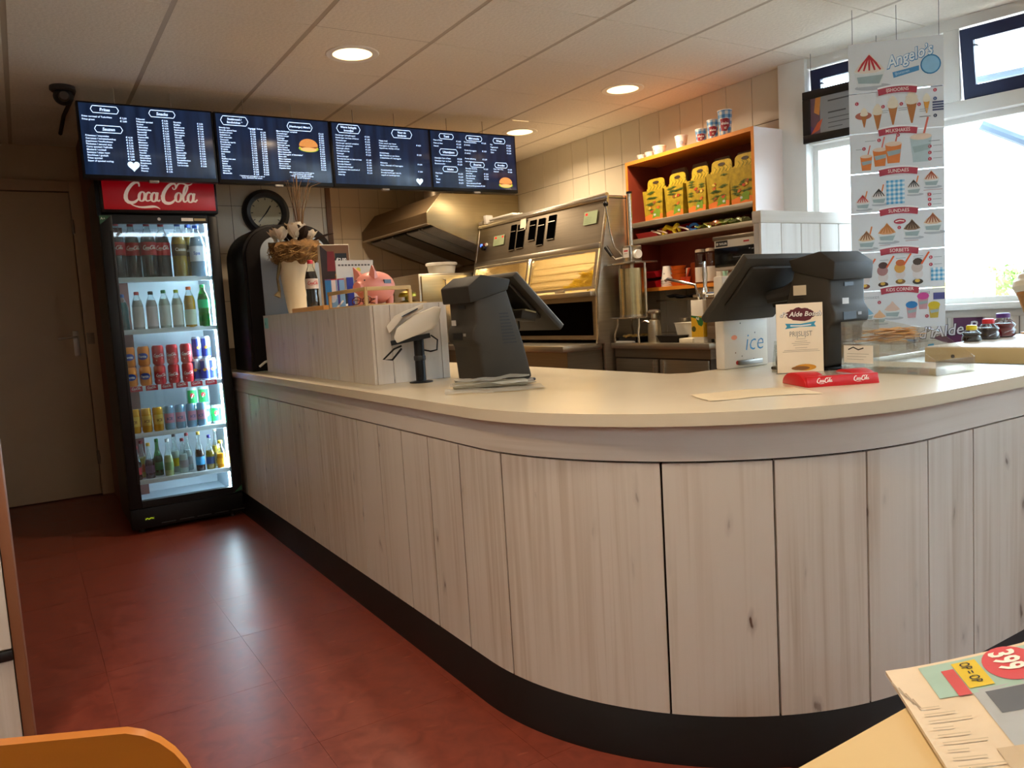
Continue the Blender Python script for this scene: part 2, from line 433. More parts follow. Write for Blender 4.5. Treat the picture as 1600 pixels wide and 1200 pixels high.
def hole_tile():
    mb = MB(); n = 32; h = .298; hx = .2885
    ring = [(.118 * math.cos(2 * PI * k / n), .118 * math.sin(2 * PI * k / n)) for k in range(n)]
    def sq(a):
        c, s = math.cos(a), math.sin(a); t = min(hx / abs(c) if abs(c) > 1e-6 else 9, h / abs(s) if abs(s) > 1e-6 else 9); return (c * t, s * t)
    out = [sq(2 * PI * k / n) for k in range(n)]
    # put the true corners in
    for k, c in ((4, (hx, h)), (12, (-hx, h)), (20, (-hx, -h)), (28, (hx, -h))): out[k] = c
    vs = [(x, y, 0) for x, y in ring] + [(x, y, 0) for x, y in out] + [(x, y, .012) for x, y in ring]
    fs = [(k, (k + 1) % n, n + (k + 1) % n, n + k) for k in range(n)] + [(k, 2 * n + k, 2 * n + (k + 1) % n, (k + 1) % n) for k in range(n)]
    mb.add(vs, fs); bmesh.ops.recalc_face_normals(mb.bm, faces=mb.bm.faces[:]); return mb
for i in range(-5, 8):
    for j in range(-10, 6):
        p = (GX + .6 * (i + .5), GY + .6 * (j + .5), ZC)
        if p[0] - .3 > wall_x(p[1] - .3) or (p[0] < -.9 and p[1] > 2.8): continue
        if (i, j) in LIGHTS:
            if cth is None: cth = hole_tile().build('ceiling_tile', M_ceil, ceiling, p, smooth=0)
            else: child(cth, ceiling, p)
        elif ct is None: ct = MB().box((-.2885, -.298, 0), (.2885, .298, .012)).build('ceiling_tile', M_ceil, ceiling, p, smooth=0)
        else: child(ct, ceiling, p)
# recessed downlights
M_ring = mat('#efe9dc', .35, 0, .03, 9, name='lamp_trim_white')
M_refl = glow('#ffd9a0', 3.2, 'lit_reflector'); M_bulb = glow('#fff1d8', 14.0, 'lamp_bulb')
def downlight(label):
    t = thing('ceiling_downlight', label, 'ceiling light', group='recessed ceiling downlights')
    MB().lathe([(.100, -.004), (.132, -.004), (.136, 0), (.117, .002), (.100, .004)], seg=32, cap=False).build('trim_ring', M_ring, t)
    MB().lathe([(.101, .0), (.092, .05), (.06, .085), (.0, .09)], seg=32).build('reflector', M_refl, t)
    MB().lathe([(0, .022), (.03, .025), (.034, .05), (.03, .085), (0, .088)], seg=16).build('bulb', M_bulb, t)
    ld = bpy.data.lights.new('downlight_lamp', 'AREA'); ld.shape = 'DISK'; ld.size = .17; ld.energy = DOWNLIGHT_W; ld.color = LAMP_COL; ld.spread = math.radians(150)
    lo = bpy.data.objects.new('downlight_lamp', ld); COL.objects.link(lo); lo.parent = t; lo.location = (0, 0, -.006)
    return t
dl_labels = {(1, -1): 'round lit ceiling downlight over the customer side, largest of those in view', (4, -1): 'round lit ceiling downlight between shelf rack and hanging ice cream poster',
             (4, 1): 'round lit ceiling downlight over the frying range, farthest back'}
d0 = None
for ij in sorted(LIGHTS):
    p = (GX + .6 * (ij[0] + .5), GY + .6 * (ij[1] + .5), ZC)
    lb = dl_labels.get(ij) or 'round lit ceiling downlight ' + {(0, -6): 'over the floor in front of the rounded counter corner', (-2, -1): 'beside the white front partition', (-2, -4): 'added out of view to brighten the counter boards', (3, 3): 'added unseen to brighten the back kitchen'}[ij]
    if d0 is None: d0 = downlight(lb); d0.location = p
    else: dup(d0, p, label=lb)

# walls with loose wall tiles
def tiled_wall(name, axis, at, a0, a1, phase, tw, z_joint, th, inward, skip=lambda a, z: False):
    """axis 0: wall in plane x=at running along y; axis 1: plane y=at running along x. inward: +1/-1 side of the room"""
    if axis == 0: w = MB().box((at, a0, 0), (at - inward * .12, a1, ZC)).build(name, M_grout)
    else: w = MB().box((a0, at, 0), (a1, at - inward * .12, ZC)).build(name, M_grout)
    struct(w); cache = {}
    k0 = math.floor((a0 - phase) / tw); k1 = math.ceil((a1 - phase) / tw)
    r0 = math.floor((0 - z_joint) / th); r1 = math.ceil((ZC - z_joint) / th)
    for k in range(k0, k1):
        for r in range(r0, r1):
            lo, hi = max(a0, phase + k * tw) + .0015, min(a1, phase + (k + 1) * tw) - .0015
            zl, zh = max(0, z_joint + r * th) + .0015, min(ZC, z_joint + (r + 1) * th) - .0015
            if hi - lo < .01 or zh - zl < .01 or skip((lo + hi) / 2, (zl + zh) / 2): continue
            key = (round(hi - lo, 3), round(zh - zl, 3))
            if axis == 0: b = ((0, 0, 0), (inward * .006, hi - lo, zh - zl)); p = (at, lo, zl)
            else: b = ((0, 0, 0), (hi - lo, inward * .006, zh - zl)); p = (lo, at, zl)
            if key in cache: child(cache[key], w, p)
            else: cache[key] = MB().box(*b, bevel=.0012, seg=1).build('wall_tile', M_tile, w, p, smooth=0)
    return w
tiled_wall('wall_right', 0, XW, 3.11, 7.6, 3.153, .208, 2.222, .32, -1, skip=lambda a, z: z < .6)
tiled_wall('wall_back', 1, 5.5, .47, 1.957, 1.289, .21, 1.985, .32, -1, skip=lambda a, z: z < .9 or (a < 1.0 and z < 1.9))
tiled_wall('wall_kitchen', 1, 7.6, 1.95, 4.12, 2.0, .21, 1.985, .32, -1, skip=lambda a, z: z < .1)
struct(MB().box((1.957, 5.5, 0), (1.84, 7.6, ZC)).build('wall_passage', mat('#b99b6a', .6, 0, .06, 4, name='ochre_wall_paint')))
struct(MB().box((1.948, 5.485, .9), (1.985, 5.62, ZC)).build('trim_1', mat('#6d4a2a', .5, 0, .15, 6, name='brown_wood_jamb')))
# hallway
M_hall = mat('#c9b394', .8, 0, .05, 3, name='hall_wall_paint')
struct(MB().box((-2.7, 6.45, 0), (.6, 6.6, ZC)).build('wall_hall', M_hall))
struct(MB().box((.47, 5.35, 0), (.59, 6.45, ZC)).build('wall_partition', mat('#70443a', .55, 0, .1, 5, name='reddish_panel_paint')))
struct(MB().box((-.75, 2.6, 0), (-.65, 6.45, ZC)).build('wall_hall_left', M_hall))
struct(MB().box((-2.7, -2.3, 0), (-2.6, 2.5, ZC)).build('wall_left', M_wallpaint))
struct(MB().box((-2.7, -2.4, 0), (5.6, -2.3, ZC)).build('wall_rear', M_wallpaint))
# door with frame, handle
door = sroot('door_1', (0, 6.45, 0))
M_door = mat('#cdb596', .5, 0, .04, 3, name='cream_door_paint')
MB().box((-.50, -.045, .008), (.385, -.01, 2.19), bevel=.003).build('door_leaf', M_door, door)
fr = MB(); fr.box((.392, -.06, 0), (.475, 0, 2.27), bevel=.004); fr.box((-.6, -.06, 2.197), (.392, 0, 2.27), bevel=.004); fr.box((-.6, -.06, 0), (-.507, 0, 2.197), bevel=.004)
fr.build('door_frame', mat('#c2a687', .5, 0, .05, 3, name='door_frame_paint'), door)
hd = MB().box((.315, -.053, 1.03), (.352, -.045, 1.21), bevel=.003).build('handle_plate', mat('#cfcac0', .35, .6, .05, 5, name='satin_alloy'), door)
MB().tube([(.334, -.05, 1.165), (.334, -.095, 1.165), (.32, -.105, 1.165), (.22, -.105, 1.16)], .009, 10).build('lever', mat('#cfcac0', .35, .6, .05, 5, name='satin_alloy'), hd)
MB().box((.402, -.066, 1.11), (.45, -.06, 1.19), bevel=.002).build('strike_plate', mat('#8f8272', .4, .6, .05, 5, name='dull_alloy'), door)
for z in (1.95, .28): MB().lathe([(.011, -.05), (.013, 0), (.011, .05)], (.394, -.052, z), 10).build('hinge', mat('#8f8272', .4, .6, .05, 5, name='dull_alloy'), door)

# white panelled partition on the near left, with orange wood edge
pl = sroot('wall_partition_front', (0, 2.5, 0))
MB().box((-2.6, .0, 0), (-.108, .1, ZC)).build('core', M_black, pl)
for i, (a, b) in enumerate(((-.262, -.108), (-.47, -.268), (-.68, -.476))):
    MB().box((a, -.012, .33), (b, 0, ZC - .01), bevel=.002, seg=1).build('board', M_plank, pl)
    MB().box((a, -.012, .01), (b, 0, .298), bevel=.002, seg=1).build('board', M_plank, pl)
MB().box((-2.6, -.012, .01), (-.69, 0, ZC - .01)).build('white_panel', M_plank, pl)
MB().box((-.69, -.02, .300), (-.106, 0, .328), bevel=.003).build('black_rail', M_black, pl)
MB().box((-.106, -.010, 0), (-.078, .102, ZC), bevel=.006).build('edge_strip', mat('#94603f', .5, 0, .15, 8, name='orange_beech_edge', stretch=(1, 1, .1)), pl)

# ---------------------------------------------------------------- window wall (turned 13 degrees outwards)
WR = math.atan2(-.974, .225)
ww = sroot('wall_window', (4.0, 3.11, 0), WR)
WL = 5.6
MB().box((.0, .0, 0), (WL, .14, 1.03)).build('lower_wall', M_grout, ww)
bw = .165; cache = None
for k in range(0, 12):
    p = (.04 + k * bw, 0, 0)
    if cache is None: cache = MB().box((.002, -.012, .02), (bw - .002, 0, 1.0), bevel=.0015, seg=1).build('board', M_plank, ww, p)
    else: child(cache, ww, p)
MB().box((2.02, -.012, .02), (WL, 0, 1.0)).build('white_panel', M_plank, ww)
MB().box((.02, -.02, .99), (2.1, 0, 1.03), bevel=.002).build('sill_board', M_plank_h, ww)
MB().box((0, -.06, 1.03), (WL, .14, 1.063), bevel=.004).build('window_sill', M_whitepaint, ww)
MB().box((-.03, -.045, 0), (.134, .14, ZC), bevel=.004).build('corner_post', M_whitepaint, ww)
MB().box((.134, -.01, 2.03), (WL, .12, 2.105), bevel=.004).build('transom', M_whitepaint, ww)
MB().box((0, -.01, 2.465), (WL, .14, ZC + .1)).build('window_head', M_whitepaint, ww)
for a, b in ((.853, .93), (2.05, 2.13), (3.25, 3.33), (4.45, 4.53)):
    MB().box((a, -.01, 2.105), (b, .12, 2.465), bevel=.004).build('mullion', M_whitepaint, ww)
for a, b in ((2.05, 2.15), (4.0, 4.1), (5.5, 5.6)):
    MB().box((a, -.01, 1.063), (b, .12, 2.03), bevel=.004).build('mullion', M_whitepaint, ww)
M_pane = glass('window_glass', '#f4fbff', .04)
n = 1
def hang(o): o.location = ww.matrix_basis @ o.location; return o
WMAT = Matrix.Translation((4.0, 3.11, 0)) @ Matrix.Rotation(WR, 4, 'Z')
for a, b in ((.134, 2.05), (2.15, 4.0), (4.1, 5.5)):
    w = sroot(f'window_{n}', tuple(WMAT @ Vector((a, .07, 1.063))), WR); n += 1
    W = b - a; H = .967
    f = MB(); f.box((0, -.02, 0), (W, .02, .03)); f.box((0, -.02, H - .03), (W, .02, H)); f.box((0, -.02, .03), (.03, .02, H - .03)); f.box((W - .03, -.02, .03), (W, .02, H - .03))
    f.build('window_frame', M_whitepaint, w)
    MB().box((.03, -.003, .03), (W - .03, .003, H - .03)).build('pane', M_pane, w)
for a, b, tilt in ((.134, .853, .06), (.93, 2.05, .24), (2.13, 3.25, .1), (3.33, 4.45, .1)):
    w = sroot(f'window_{n}', tuple(WMAT @ Vector((a, .05, 2.105))), WR); n += 1
    W = b - a; H = .36
    s = MB(); T = Matrix.Rotation(tilt, 4, 'X')
    for q in (((.012, -.03, .012), (W - .012, .012, .075)), ((.012, -.03, H - .07), (W - .012, .012, H - .008)), ((.012, -.03, .07), (.07, .012, H - .06)), ((W - .07, -.03, .07), (W - .012, .012, H - .06))):
        s.box(*q, bevel=.003, seg=1, M=T)
    s.build('sash', M_blue, w)
    MB().box((.065, -.012, .065), (W - .065, -.008, H - .06), M=T).build('pane', M_pane, w)
    MB().tube([T @ Vector((.09, -.03, H - .1)), (.02, .02, H - .06)], .005, 6).build('stay', mat('#b8b8b8', .4, .8, .05, 5, name='zinc'), w)

# ---------------------------------------------------------------- outside
struct(MB().box((4.5, -12, -.14), (40, 22, -.04)).build('pavement', mat('#b9b4ab', .9, 0, .08, 3, bump=.2, name='pale_concrete_paving')))
t = thing('sign_board', 'yellow and white advertising board standing outside the window', 'sign', (6.5, 3.47, -.04), -1.2)
MB().box((-.15, -.03, 0), (.15, .03, 1.23), bevel=.01).build('yellow_panel', mat('#f4da7a', .6, 0, .03, 5, name='sign_yellow'), t)
MB().box((-.15, -.03, 1.232), (.15, .03, 1.45), bevel=.01).build('white_panel', mat('#f2f0ea', .6, 0, .03, 5, name='sign_white'), t)
t = thing('poster_stand', 'blue and pink poster stand outside beside the yellow board', 'sign', (6.56, 3.27, -.04), -1.2)
MB().box((-.05, -.02, 0), (.03, .02, 1.5), bevel=.005).build('blue_panel', mat('#a9c2e6', .6, 0, .03, 5, name='poster_blue'), t)
MB().box((.031, -.02, 0), (.09, .02, 1.28), bevel=.005).build('pink_panel', mat('#eeb0cc', .6, 0, .03, 5, name='poster_pink'), t)
def leaf_ball(name, label, c, r, n, cols, seed):
    rnd = random.Random(seed); t = thing(name, label, 'shrub', (c[0], c[1], -.04))
    mb = MB()
    for k in range(n):
        a, e, q = rnd.uniform(0, 2 * PI), rnd.uniform(-.4, 1.5), rnd.uniform(.6, 1)
        p = Vector((r[0] * q * math.cos(a) * math.cos(e), r[1] * q * math.sin(a) * math.cos(e), c[2] + r[2] * q * math.sin(e)))
        d = Vector((rnd.gauss(0, 1), rnd.gauss(0, 1), rnd.gauss(0, 1))).normalized(); o = d.orthogonal().normalized(); w = d.cross(o); s = rnd.uniform(.03, .06)
        mb.add([p - o * s, p + w * s * .5, p + o * s, p - w * s * .5], [(0, 1, 2, 3)])
    mb.build('foliage', mat(cols, .6, 0, .3, 4, name='leaf_' + cols[1:]), t, kind='stuff')
    MB().cyl((0, 0, 0), (0, 0, c[2]), .04, .03, 8).build('stem', mat('#5a4632', .8, 0, .2, 6, name='bark'), t)
leaf_ball('hedge_shrub', 'pale green shrub outside behind the poster stand', (9.2, 4.2, .7), (.9, .9, .7), 1500, '#8fae5a', 3)
leaf_ball('hedge_shrub', 'darker green shrub outside towards the frame edge', (11.2, 3.0, .8), (.8, .8, .8), 1500, '#6f9448', 4)
t = thing('awning', 'folded awning with slanting grey arms outside the upper windows', 'awning', (0, 0, 0))
M_arm = mat('#8fa0b4', .4, .3, .05, 5, name='awning_arm_metal')
def wp(s, y, z): return tuple(WMAT @ Vector((s, y, z)))
MB().cyl(wp(.95, .3, 2.02), wp(1.6, .62, 1.62), .028, .028, 8).build('arm', M_arm, t)
MB().cyl(wp(1.15, .35, 2.6), wp(1.55, .5, 2.1), .022, .022, 8).build('arm', M_arm, t)
MB().cyl(wp(.9, .4, 2.28), wp(2.2, .5, 2.28), .02, .02, 8).build('cross_bar', M_arm, t)
MB().cyl(wp(-.1, .22, 2.68), wp(5, .22, 2.68), .06, .06, 12).build('roller', M_arm, t)

# ---------------------------------------------------------------- THE COUNTER
CX, CY, CR, Y1 = 1.96, 1.97, .86, 5.12
S_A = Y1 - CY; S_B = S_A + CR * PI / 2; S_END = S_B + .72
def cpt(s, off=0.0):
    """point on the counter front at arc length s, moved outwards by off"""
    if s <= S_A: return (CX - CR - off, Y1 - s)
    if s <= S_B:
        a = (s - S_A) / CR; r = CR + off
        return (CX - r * math.cos(a), CY - r * math.sin(a))
    return (CX + s - S_B, CY - CR - off)
def srange(a, b, n=None):
    pts = [a] + [q for q in [S_A + CR * PI / 2 * k / 48 for k in range(49)] if a < q < b] + [b]
    return pts
def wall_strip(s0, s1, off_in, off_out, z0, z1):
    ss = srange(s0, s1); mb = MB()
    loops = []
    for s in ss:
        a, b = cpt(s, off_in), cpt(s, off_out)
        loops.append([(a[0], a[1], z0), (b[0], b[1], z0), (b[0], b[1], z1), (a[0], a[1], z1)])
    return mb.loft(loops)
counter = thing('service_counter', 'long white-planked service counter with rounded corner and cream top', 'counter')
wall_strip(0, S_END, -.10, -.013, .02, .868).build('carcass', mat('#1c1410', .9, 0, .1, 8, name='dark_joint', spec=.1), counter, smooth=.3)
mb = MB(); loops = []
for s in srange(0, S_END):
    a, b, c = cpt(s, -.08), cpt(s, .028), cpt(s, -.002); loops.append([(a[0], a[1], 0), (b[0], b[1], 0), (b[0], b[1], .012), (c[0], c[1], .118), (a[0], a[1], .118)])
mb.loft(loops).build('plinth', M_black, counter, smooth=.3)
JS = [0, .2, .43, .652, .85, 1.037, 1.274, 1.49, 1.693, 1.923, 2.171, 2.387, 2.604, 2.814, 3.03, 3.268, 3.756, 4.027, 4.274, 4.496, 4.719, 5.006, S_END]
for a, b in zip(JS[:-1], JS[1:]):
    wall_strip(a + .003, b - .003, -.014, 0, .12, .770).build('board', M_plank, counter, smooth=.3)
wall_strip(0, S_END, -.014, .004, .776, .868).build('top_band', M_plank_h, counter, smooth=.3)
# worktop: L-shape with rounded outer corner
M_top = mat('#d5c8ae', .26, 0, .03, 3, name='cream_laminate')
mb = MB(); ss = srange(0, S_END)
out = [cpt(s, .036) for s in ss]
inner = [(2.02, Y1), (2.02, 2.12), (2.07, 2.07), (cpt(S_END)[0], 2.07)]
poly = out + inner[::-1]
mb.prism(poly, .868, .90, axis=2)
mb.build('countertop', M_top, counter, smooth=.4)
MB().box((1.98, 2.1, 0), (2.0, Y1, .868)).build('inner_panel', mat('#6b5a48', .6, 0, .08, 5, name='inner_carcass'), counter)
MB().box((2.05, 1.98, 0), (2.66, 2.0, .868)).build('inner_panel', mat('#6b5a48', .6, 0, .08, 5, name='inner_carcass'), counter)
# ================================================================== DRINKS COOLER AND ITS CONTENTS
M_blk = mat('#0d0d0e', .4, 0, .15, 12, name='black_plastic', spec=.3)
M_blk_soft = mat('#17181a', .5, 0, .12, 12, name='black_satin_plastic')
M_red = mat('#b5101d', .35, 0, .05, 4, name='cola_red')
M_white = mat('#eeece6', .5, 0, .03, 10, name='white_plastic')
M_liner = mat('#dfe8ee', .5, 0, .02, 4, name='cooler_liner')
M_chrome = mat('#d8d8d8', .15, 1, .03, 10, name='chrome')
F_white = flat('#f4efe6'); F_black = flat('#141414'); F_red = flat('#c01424')
fr = thing('drinks_cooler', 'tall black glass-door drinks cooler with red illuminated cola header', 'fridge', (.43, 4.9, 0))
W, D = .632, .56
sh = MB()
sh.box((0, .06, .06), (.035, D, 2.036)); sh.box((W - .035, .06, .06), (W, D, 2.036)); sh.box((.035, D - .03, .06), (W - .035, D, 2.036)); sh.box((.035, .06, 1.83), (W - .035, D - .03, 2.036)); sh.box((.035, .06, .06), (W - .035, D - .03, .13))
sh.build('cabinet_shell', M_blk, fr)
li = MB(); li.box((.0355, .065, .131), (.045, D - .031, 1.829)); li.box((W - .045, .065, .131), (W - .0355, D - .031, 1.829)); li.box((.045, D - .04, .131), (W - .045, D - .031, 1.829)); li.box((.045, .065, 1.818), (W - .045, D - .04, 1.829)); li.box((.045, .065, .131), (W - .045, D - .04, .15))
li.build('inner_liner', M_liner, fr)
dr = MB()
dr.box((0, 0, .155), (.066, .05, 1.835), bevel=.006); dr.box((W - .056, 0, .155), (W, .05, 1.835), bevel=.006); dr.box((.066, .003, .155), (W - .056, .05, .195)); dr.box((.066, .003, 1.79), (W - .056, .05, 1.835))
door_p = dr.build('door', M_blk, fr)
MB().box((.066, .02, .195), (W - .056, .026, 1.79)).build('glass_pane', glass('cooler_glass', '#eef6f8', .035), door_p)
MB().box((.052, -.004, .30), (.066, .004, 1.75), bevel=.003).build('edge_handle', M_blk_soft, door_p)
kp = MB().box((0, .02, .03), (W, .08, .15), bevel=.006).build('kick_panel', M_blk, fr)
gr = MB()
for k in range(5): gr.box((.16 + k * .1, .016, .045), (.24 + k * .1, .021, .050))
gr.build('grille', mat('#2c2e30', .4, 0, .1, 9, name='grille_grey'), kp)
for x in (.06, W - .06): MB().lathe([(.018, 0), (.02, .01), (.012, .03)], (x, .08, 0), 10).build('foot', M_blk_soft, fr)
hb = MB().box((.018, -.02, 1.845), (W + .006, .07, 2.04), bevel=.008).build('header_box', M_blk, fr)
hp = MB().box((.03, -.026, 1.862), (W - .008, -.0195, 2.034), bevel=.003).build('header_panel', glow('#9c0714', .22, 'lit_red_panel'), hb)
pr = Print((.03, -.026, 1.862), (1, 0, 0), (0, 0, 1)); cola_script(pr, .095, .030, .42, glow('#d9c7b8', .22, 'lit_cream_print')); pr.build('cola_lettering', hp)
pr = Print((0, 0, 1.80), (1, 0, 0), (0, 0, 1), lift=-.0) ; pr.rect(.43, .004, .495, .022, F_white); pr.rect(.50, .006, .565, .020, flat('#b9a77c')); pr.disc(.31, .014, .009, flat('#c9c6c0')); pr.build('stickers', door_p)
pr = Print((0, .02, .0), (1, 0, 0), (0, 0, 1)); pr.rect(.072, .076, .125, .094, flat('#3a4a1a')); pr.up().line([(.076, .083), (.085, .089), (.095, .082), (.105, .088), (.120, .084)], .005, glow('#b6d21c', .5, 'green_print')); pr.build('maker_badge', kp)
pr = Print((.0, 0, 1.8), (1, 0, 0), (0, 0, 1)); pr.poly([(.003, .03), (.06, .03), (.003, -.02)], flat('#1d4b2c')); pr.up().text('A+', .008, .008, .02, F_white); pr.build('corner_sticker', door_p)
pr = Print((.0, 0, .15), (1, 0, 0), (0, 0, 1)); pr.poly([(W - .05, .01), (W - .005, .05), (W - .005, .02)], flat('#1d5b3c')); pr.build('corner_sticker', door_p)
SHZ = [1.485, 1.185, .855, .58, .305]
for i, z in enumerate(SHZ):
    s = MB(); s.box((.046, .075, z - .006), (W - .046, .42, z)); s.box((.046, .066, z - .024), (W - .046, .075, z + .004), bevel=.002)
    so = s.build('shelf', mat('#e6eef2', .35, 0, .02, 5, name='shelf_white'), fr)
    if i == 2:
        pr = Print((.06, .066, z - .026), (1, 0, 0), (0, 0, 1))
        for k in range(6):
            x = .012 + k * .083; pr.rect(x, .000, x + .066, .030, F_red); pr.k = 1; cola_script(pr, x + .008, .011, .05, F_white); pr.k = 0
        pr.build('price_strip', so)
MB().box((W - .057, .075, .17), (W - .046, .10, 1.80), bevel=.002).build('light_tube', glow('#dff2ff', 95.0, 'cooler_led_tube'), fr)
# --- containers (parts built once per kind, copied for the rest)
def ring(r, z0, z1, m, name, p, seg=16): return MB().lathe([(r, z0), (r, z1)], seg=seg, cap=False).build(name, m, p)
KIND = {}
FX, FY = .43, 4.9
def can(kind, r, h, body, accent, script=None):
    t = thing('drink_can', '', 'can', (0, 0, 0))
    b = MB().lathe([(0, .004), (r * .75, 0), (r * .82, .003), (r, .012), (r, h - .012), (r * .83, h - .002), (r * .80, h), (r * .78, h - .004), (0, h - .004)], seg=18).build('body', body, t)
    if script:
        def fn(x, y, hh, R=r): a = -PI / 2 + x / R; return Vector(((R + hh) * math.cos(a), (R + hh) * math.sin(a), y))
        pr = Print((0, 0, 0), (1, 0, 0), (0, 0, 1), fn=fn, sw=r * .3); script(pr, r, h); pr.build('print', b)
    MB().lathe([(r * .70, 0), (r * .74, .0015), (r * .70, .003)], (0, 0, h - .003), 14).build('lid_ring', mat('#c9cdd0', .25, .9, .05, 9, name='can_aluminium'), b)
    return t
def cs_cola(pr, r, h):
    cola_script(pr, -r * .95, h * .42, r * 1.9, F_white); pr.line([(-r * 1.4, h * .30), (-r * .5, h * .24), (r * .5, h * .36), (r * 1.4, h * .32)], h * .05, F_white)
def cs_orange(pr, r, h):
    pr.disc(0, h * .5, r * .9, flat('#1b3f9b'), h * .17); pr.up().text('Fanta', -r * .75, h * .44, r * .62, F_white, bold=.03)
def cs_bull(pr, r, h):
    pr.poly([(-r * 1.5, h * .1), (0, h * .1), (0, h * .9), (-r * 1.5, h * .9)], flat('#1b2f86')); pr.poly([(0, h * .1), (r * 1.5, h * .1), (r * 1.5, h * .5), (0, h * .5)], flat('#1b2f86')); pr.up().disc(0, h * .5, r * .35, flat('#e3b022')); pr.up().line([(-r * .6, h * .5), (0, h * .56), (r * .6, h * .5)], h * .06, F_red)
def cs_green(pr, r, h):
    pr.rect(-r * .9, h * .15, r * .9, h * .85, flat('#13a04a')); pr.up().disc(0, h * .58, r * .4, F_red); pr.up().text('7', -r * .3, h * .42, h * .3, F_white, bold=.03)
def cs_plain(c1, c2):
    def f(pr, r, h):
        pr.rect(-r * 1.2, h * .3, r * 1.2, h * .7, c1); pr.up().text('ICE', -r * .7, h * .42, r * .8, c2, bold=.03)
    return f
A = lambda c: mat(c, .3, .35, .05, 9)
K_cola = can('cola', .033, .116, A('#c4101c'), None, cs_cola)
K_fan = can('fanta', .033, .116, A('#e8861a'), None, cs_orange)
K_bull = can('bull', .0265, .134, A('#b8bdc8'), None, cs_bull)
K_yel = can('yel', .029, .145, A('#e0a312'), None, cs_plain(flat('#f0c552'), flat('#7a4a10')))
K_ice = can('ice', .029, .145, A('#8fb7d4'), None, cs_plain(flat('#d693a8'), flat('#2f5f94')))
K_grn = can('grn', .033, .116, A('#cfd9d4'), None, cs_green)
_used = set()
def put(K, x, y, z, label, group, rz=None):
    rz = random.uniform(-.35, .35) if rz is None else rz
    if K.name not in _used:
        _used.add(K.name); K.location = (x, y, z); K.rotation_euler = (0, 0, rz); tag(K, label, K['category'], group); return K
    return dup(K, (x, y, z), rz, label, group)
ORD = ['leftmost', 'second from left', 'third from left', 'fourth from left', 'fifth from left', 'sixth from left', 'seventh from left', 'eighth from left', 'ninth from left', 'tenth from left', 'eleventh from left', 'rightmost']
z3 = SHZ[2]
for lv, nm in ((0, 'lower'), (1, 'upper')):
    zz = z3 + lv * .1175
    for k in range(2): put(K_fan, .520 + k * .078, 4.9 + .115, zz, f'orange soda can in the {nm} row of the cooler shelf, {("left","right")[k]} one', 'orange soda cans in the cooler')
    for k in range(3): put(K_cola, .676 + k * .078, 4.9 + .115, zz, f'red cola can in the {nm} row of the cooler shelf, {("left","middle","right")[k]} of three', 'red cola cans in the cooler')
for k in range(3): put(K_bull, .885 + k * .047, 4.9 + .115 + (.04, 0, .03)[k], z3, f'slim blue energy drink can in lower row beside cola cans, {("left","middle","right")[k]} one', 'energy drink cans in the cooler')
for k in range(2): put(K_bull, .900 + k * .056, 4.9 + .15, z3 + .1355, f'slim blue energy drink can stacked on others, {("left","right")[k]} one', 'energy drink cans in the cooler')
z4 = SHZ[3]
for k in range(3): put(K_yel, .515 + k * .062, 5.005, z4, f'slim yellow soda can on fourth cooler shelf, {("left","middle","right")[k]} one', 'slim cans on fourth cooler shelf')
for k in range(4): put(K_ice, .701 + k * .062, 5.005, z4, f'slim blue and pink iced tea can, {ORD[k]} of four', 'slim cans on fourth cooler shelf')
for k in range(2):
    put(K_grn, .93 + k * .068 - .015, 5.06, z4, f'green and silver lemon soda can at the bottom of its stack, {("left","right")[k]} one', 'green soda cans in the cooler')
    put(K_grn, .862 + k * .068, 5.13, z4 + .1175 * 1, f'green and silver lemon soda can at the top of its stack, {("left","right")[k]} one', 'green soda cans in the cooler')
put(K_grn, .862, 5.13, z4, 'green soda can under the upper left green can, mostly hidden', 'green soda cans in the cooler')
put(K_grn, .93, 5.13, z4, 'green soda can under the upper right green can, mostly hidden', 'green soda cans in the cooler')
# --- bottles
def bottle(prof, h, liquid, clear, cap, capm, label=None, lab_z=None, rmax=.032, cat='bottle', name='drink_bottle', fill=.82, text=None, textc=None):
    """prof: (radius, height) as fractions of rmax / h"""
    t = thing(name, '', cat)
    P = [(r * rmax, z * h) for r, z in prof]
    MB().lathe([(0, P[0][1] + .002)] + P + [(0, P[-1][1])], seg=18).build('bottle_glass', clear, t)
    inn = [(max(r * .93, .001), z) for r, z in P if z <= fill * h]
    MB().lathe([(0, .004)] + inn + [(0, inn[-1][1])], seg=18).build('drink', liquid, t)
    cr = P[-1][0] * 1.12
    MB().lathe([(cr, h - .012), (cr, h + .004), (cr * .8, h + .007), (0, h + .007)], seg=14).build('cap', capm, t)
    if label:
        a, b = lab_z
        def rad(z):
            for (r0, z0), (r1, z1) in zip(P[:-1], P[1:]):
                if z0 <= z <= z1: return r0 + (r1 - r0) * (z - z0) / max(z1 - z0, 1e-6)
            return P[-1][0]
        R = max([rad(a * h), rad(b * h)] + [r for r, z in P if a * h <= z <= b * h]) * 1.012
        lo = ring(R, a * h, b * h, label, 'label', t, 18)
        if text:
            def fn(x, y, hh): q = -PI / 2 + x / R; return Vector(((R + hh) * math.cos(q), (R + hh) * math.sin(q), y))
            pr = Print((0, 0, 0), (1, 0, 0), (0, 0, 1), fn=fn, sw=R * .3)
            if text == 'cola': cola_script(pr, -R * .95, (a + b) / 2 * h - .006, R * 1.9, textc)
            else: pr.text(text, 0, (a + b) / 2 * h - .006, R * .6, textc, 'CENTER', bold=.02)
            pr.build('label_print', lo)
    return t
LQ = lambda c: mat(c, .12, 0, .03, 6, spec=.6)
G_clear = glass('clear_bottle_glass', '#eef4f2', .07); G_green = glass('green_bottle_glass', '#2fae62', .07); G_pet = glass('clear_pet', '#f2f6f6', .06)
PET = [(.86, 0), (1, .03), (1, .28), (.93, .36), (1, .45), (1, .66), (.75, .80), (.42, .90), (.40, 1)]
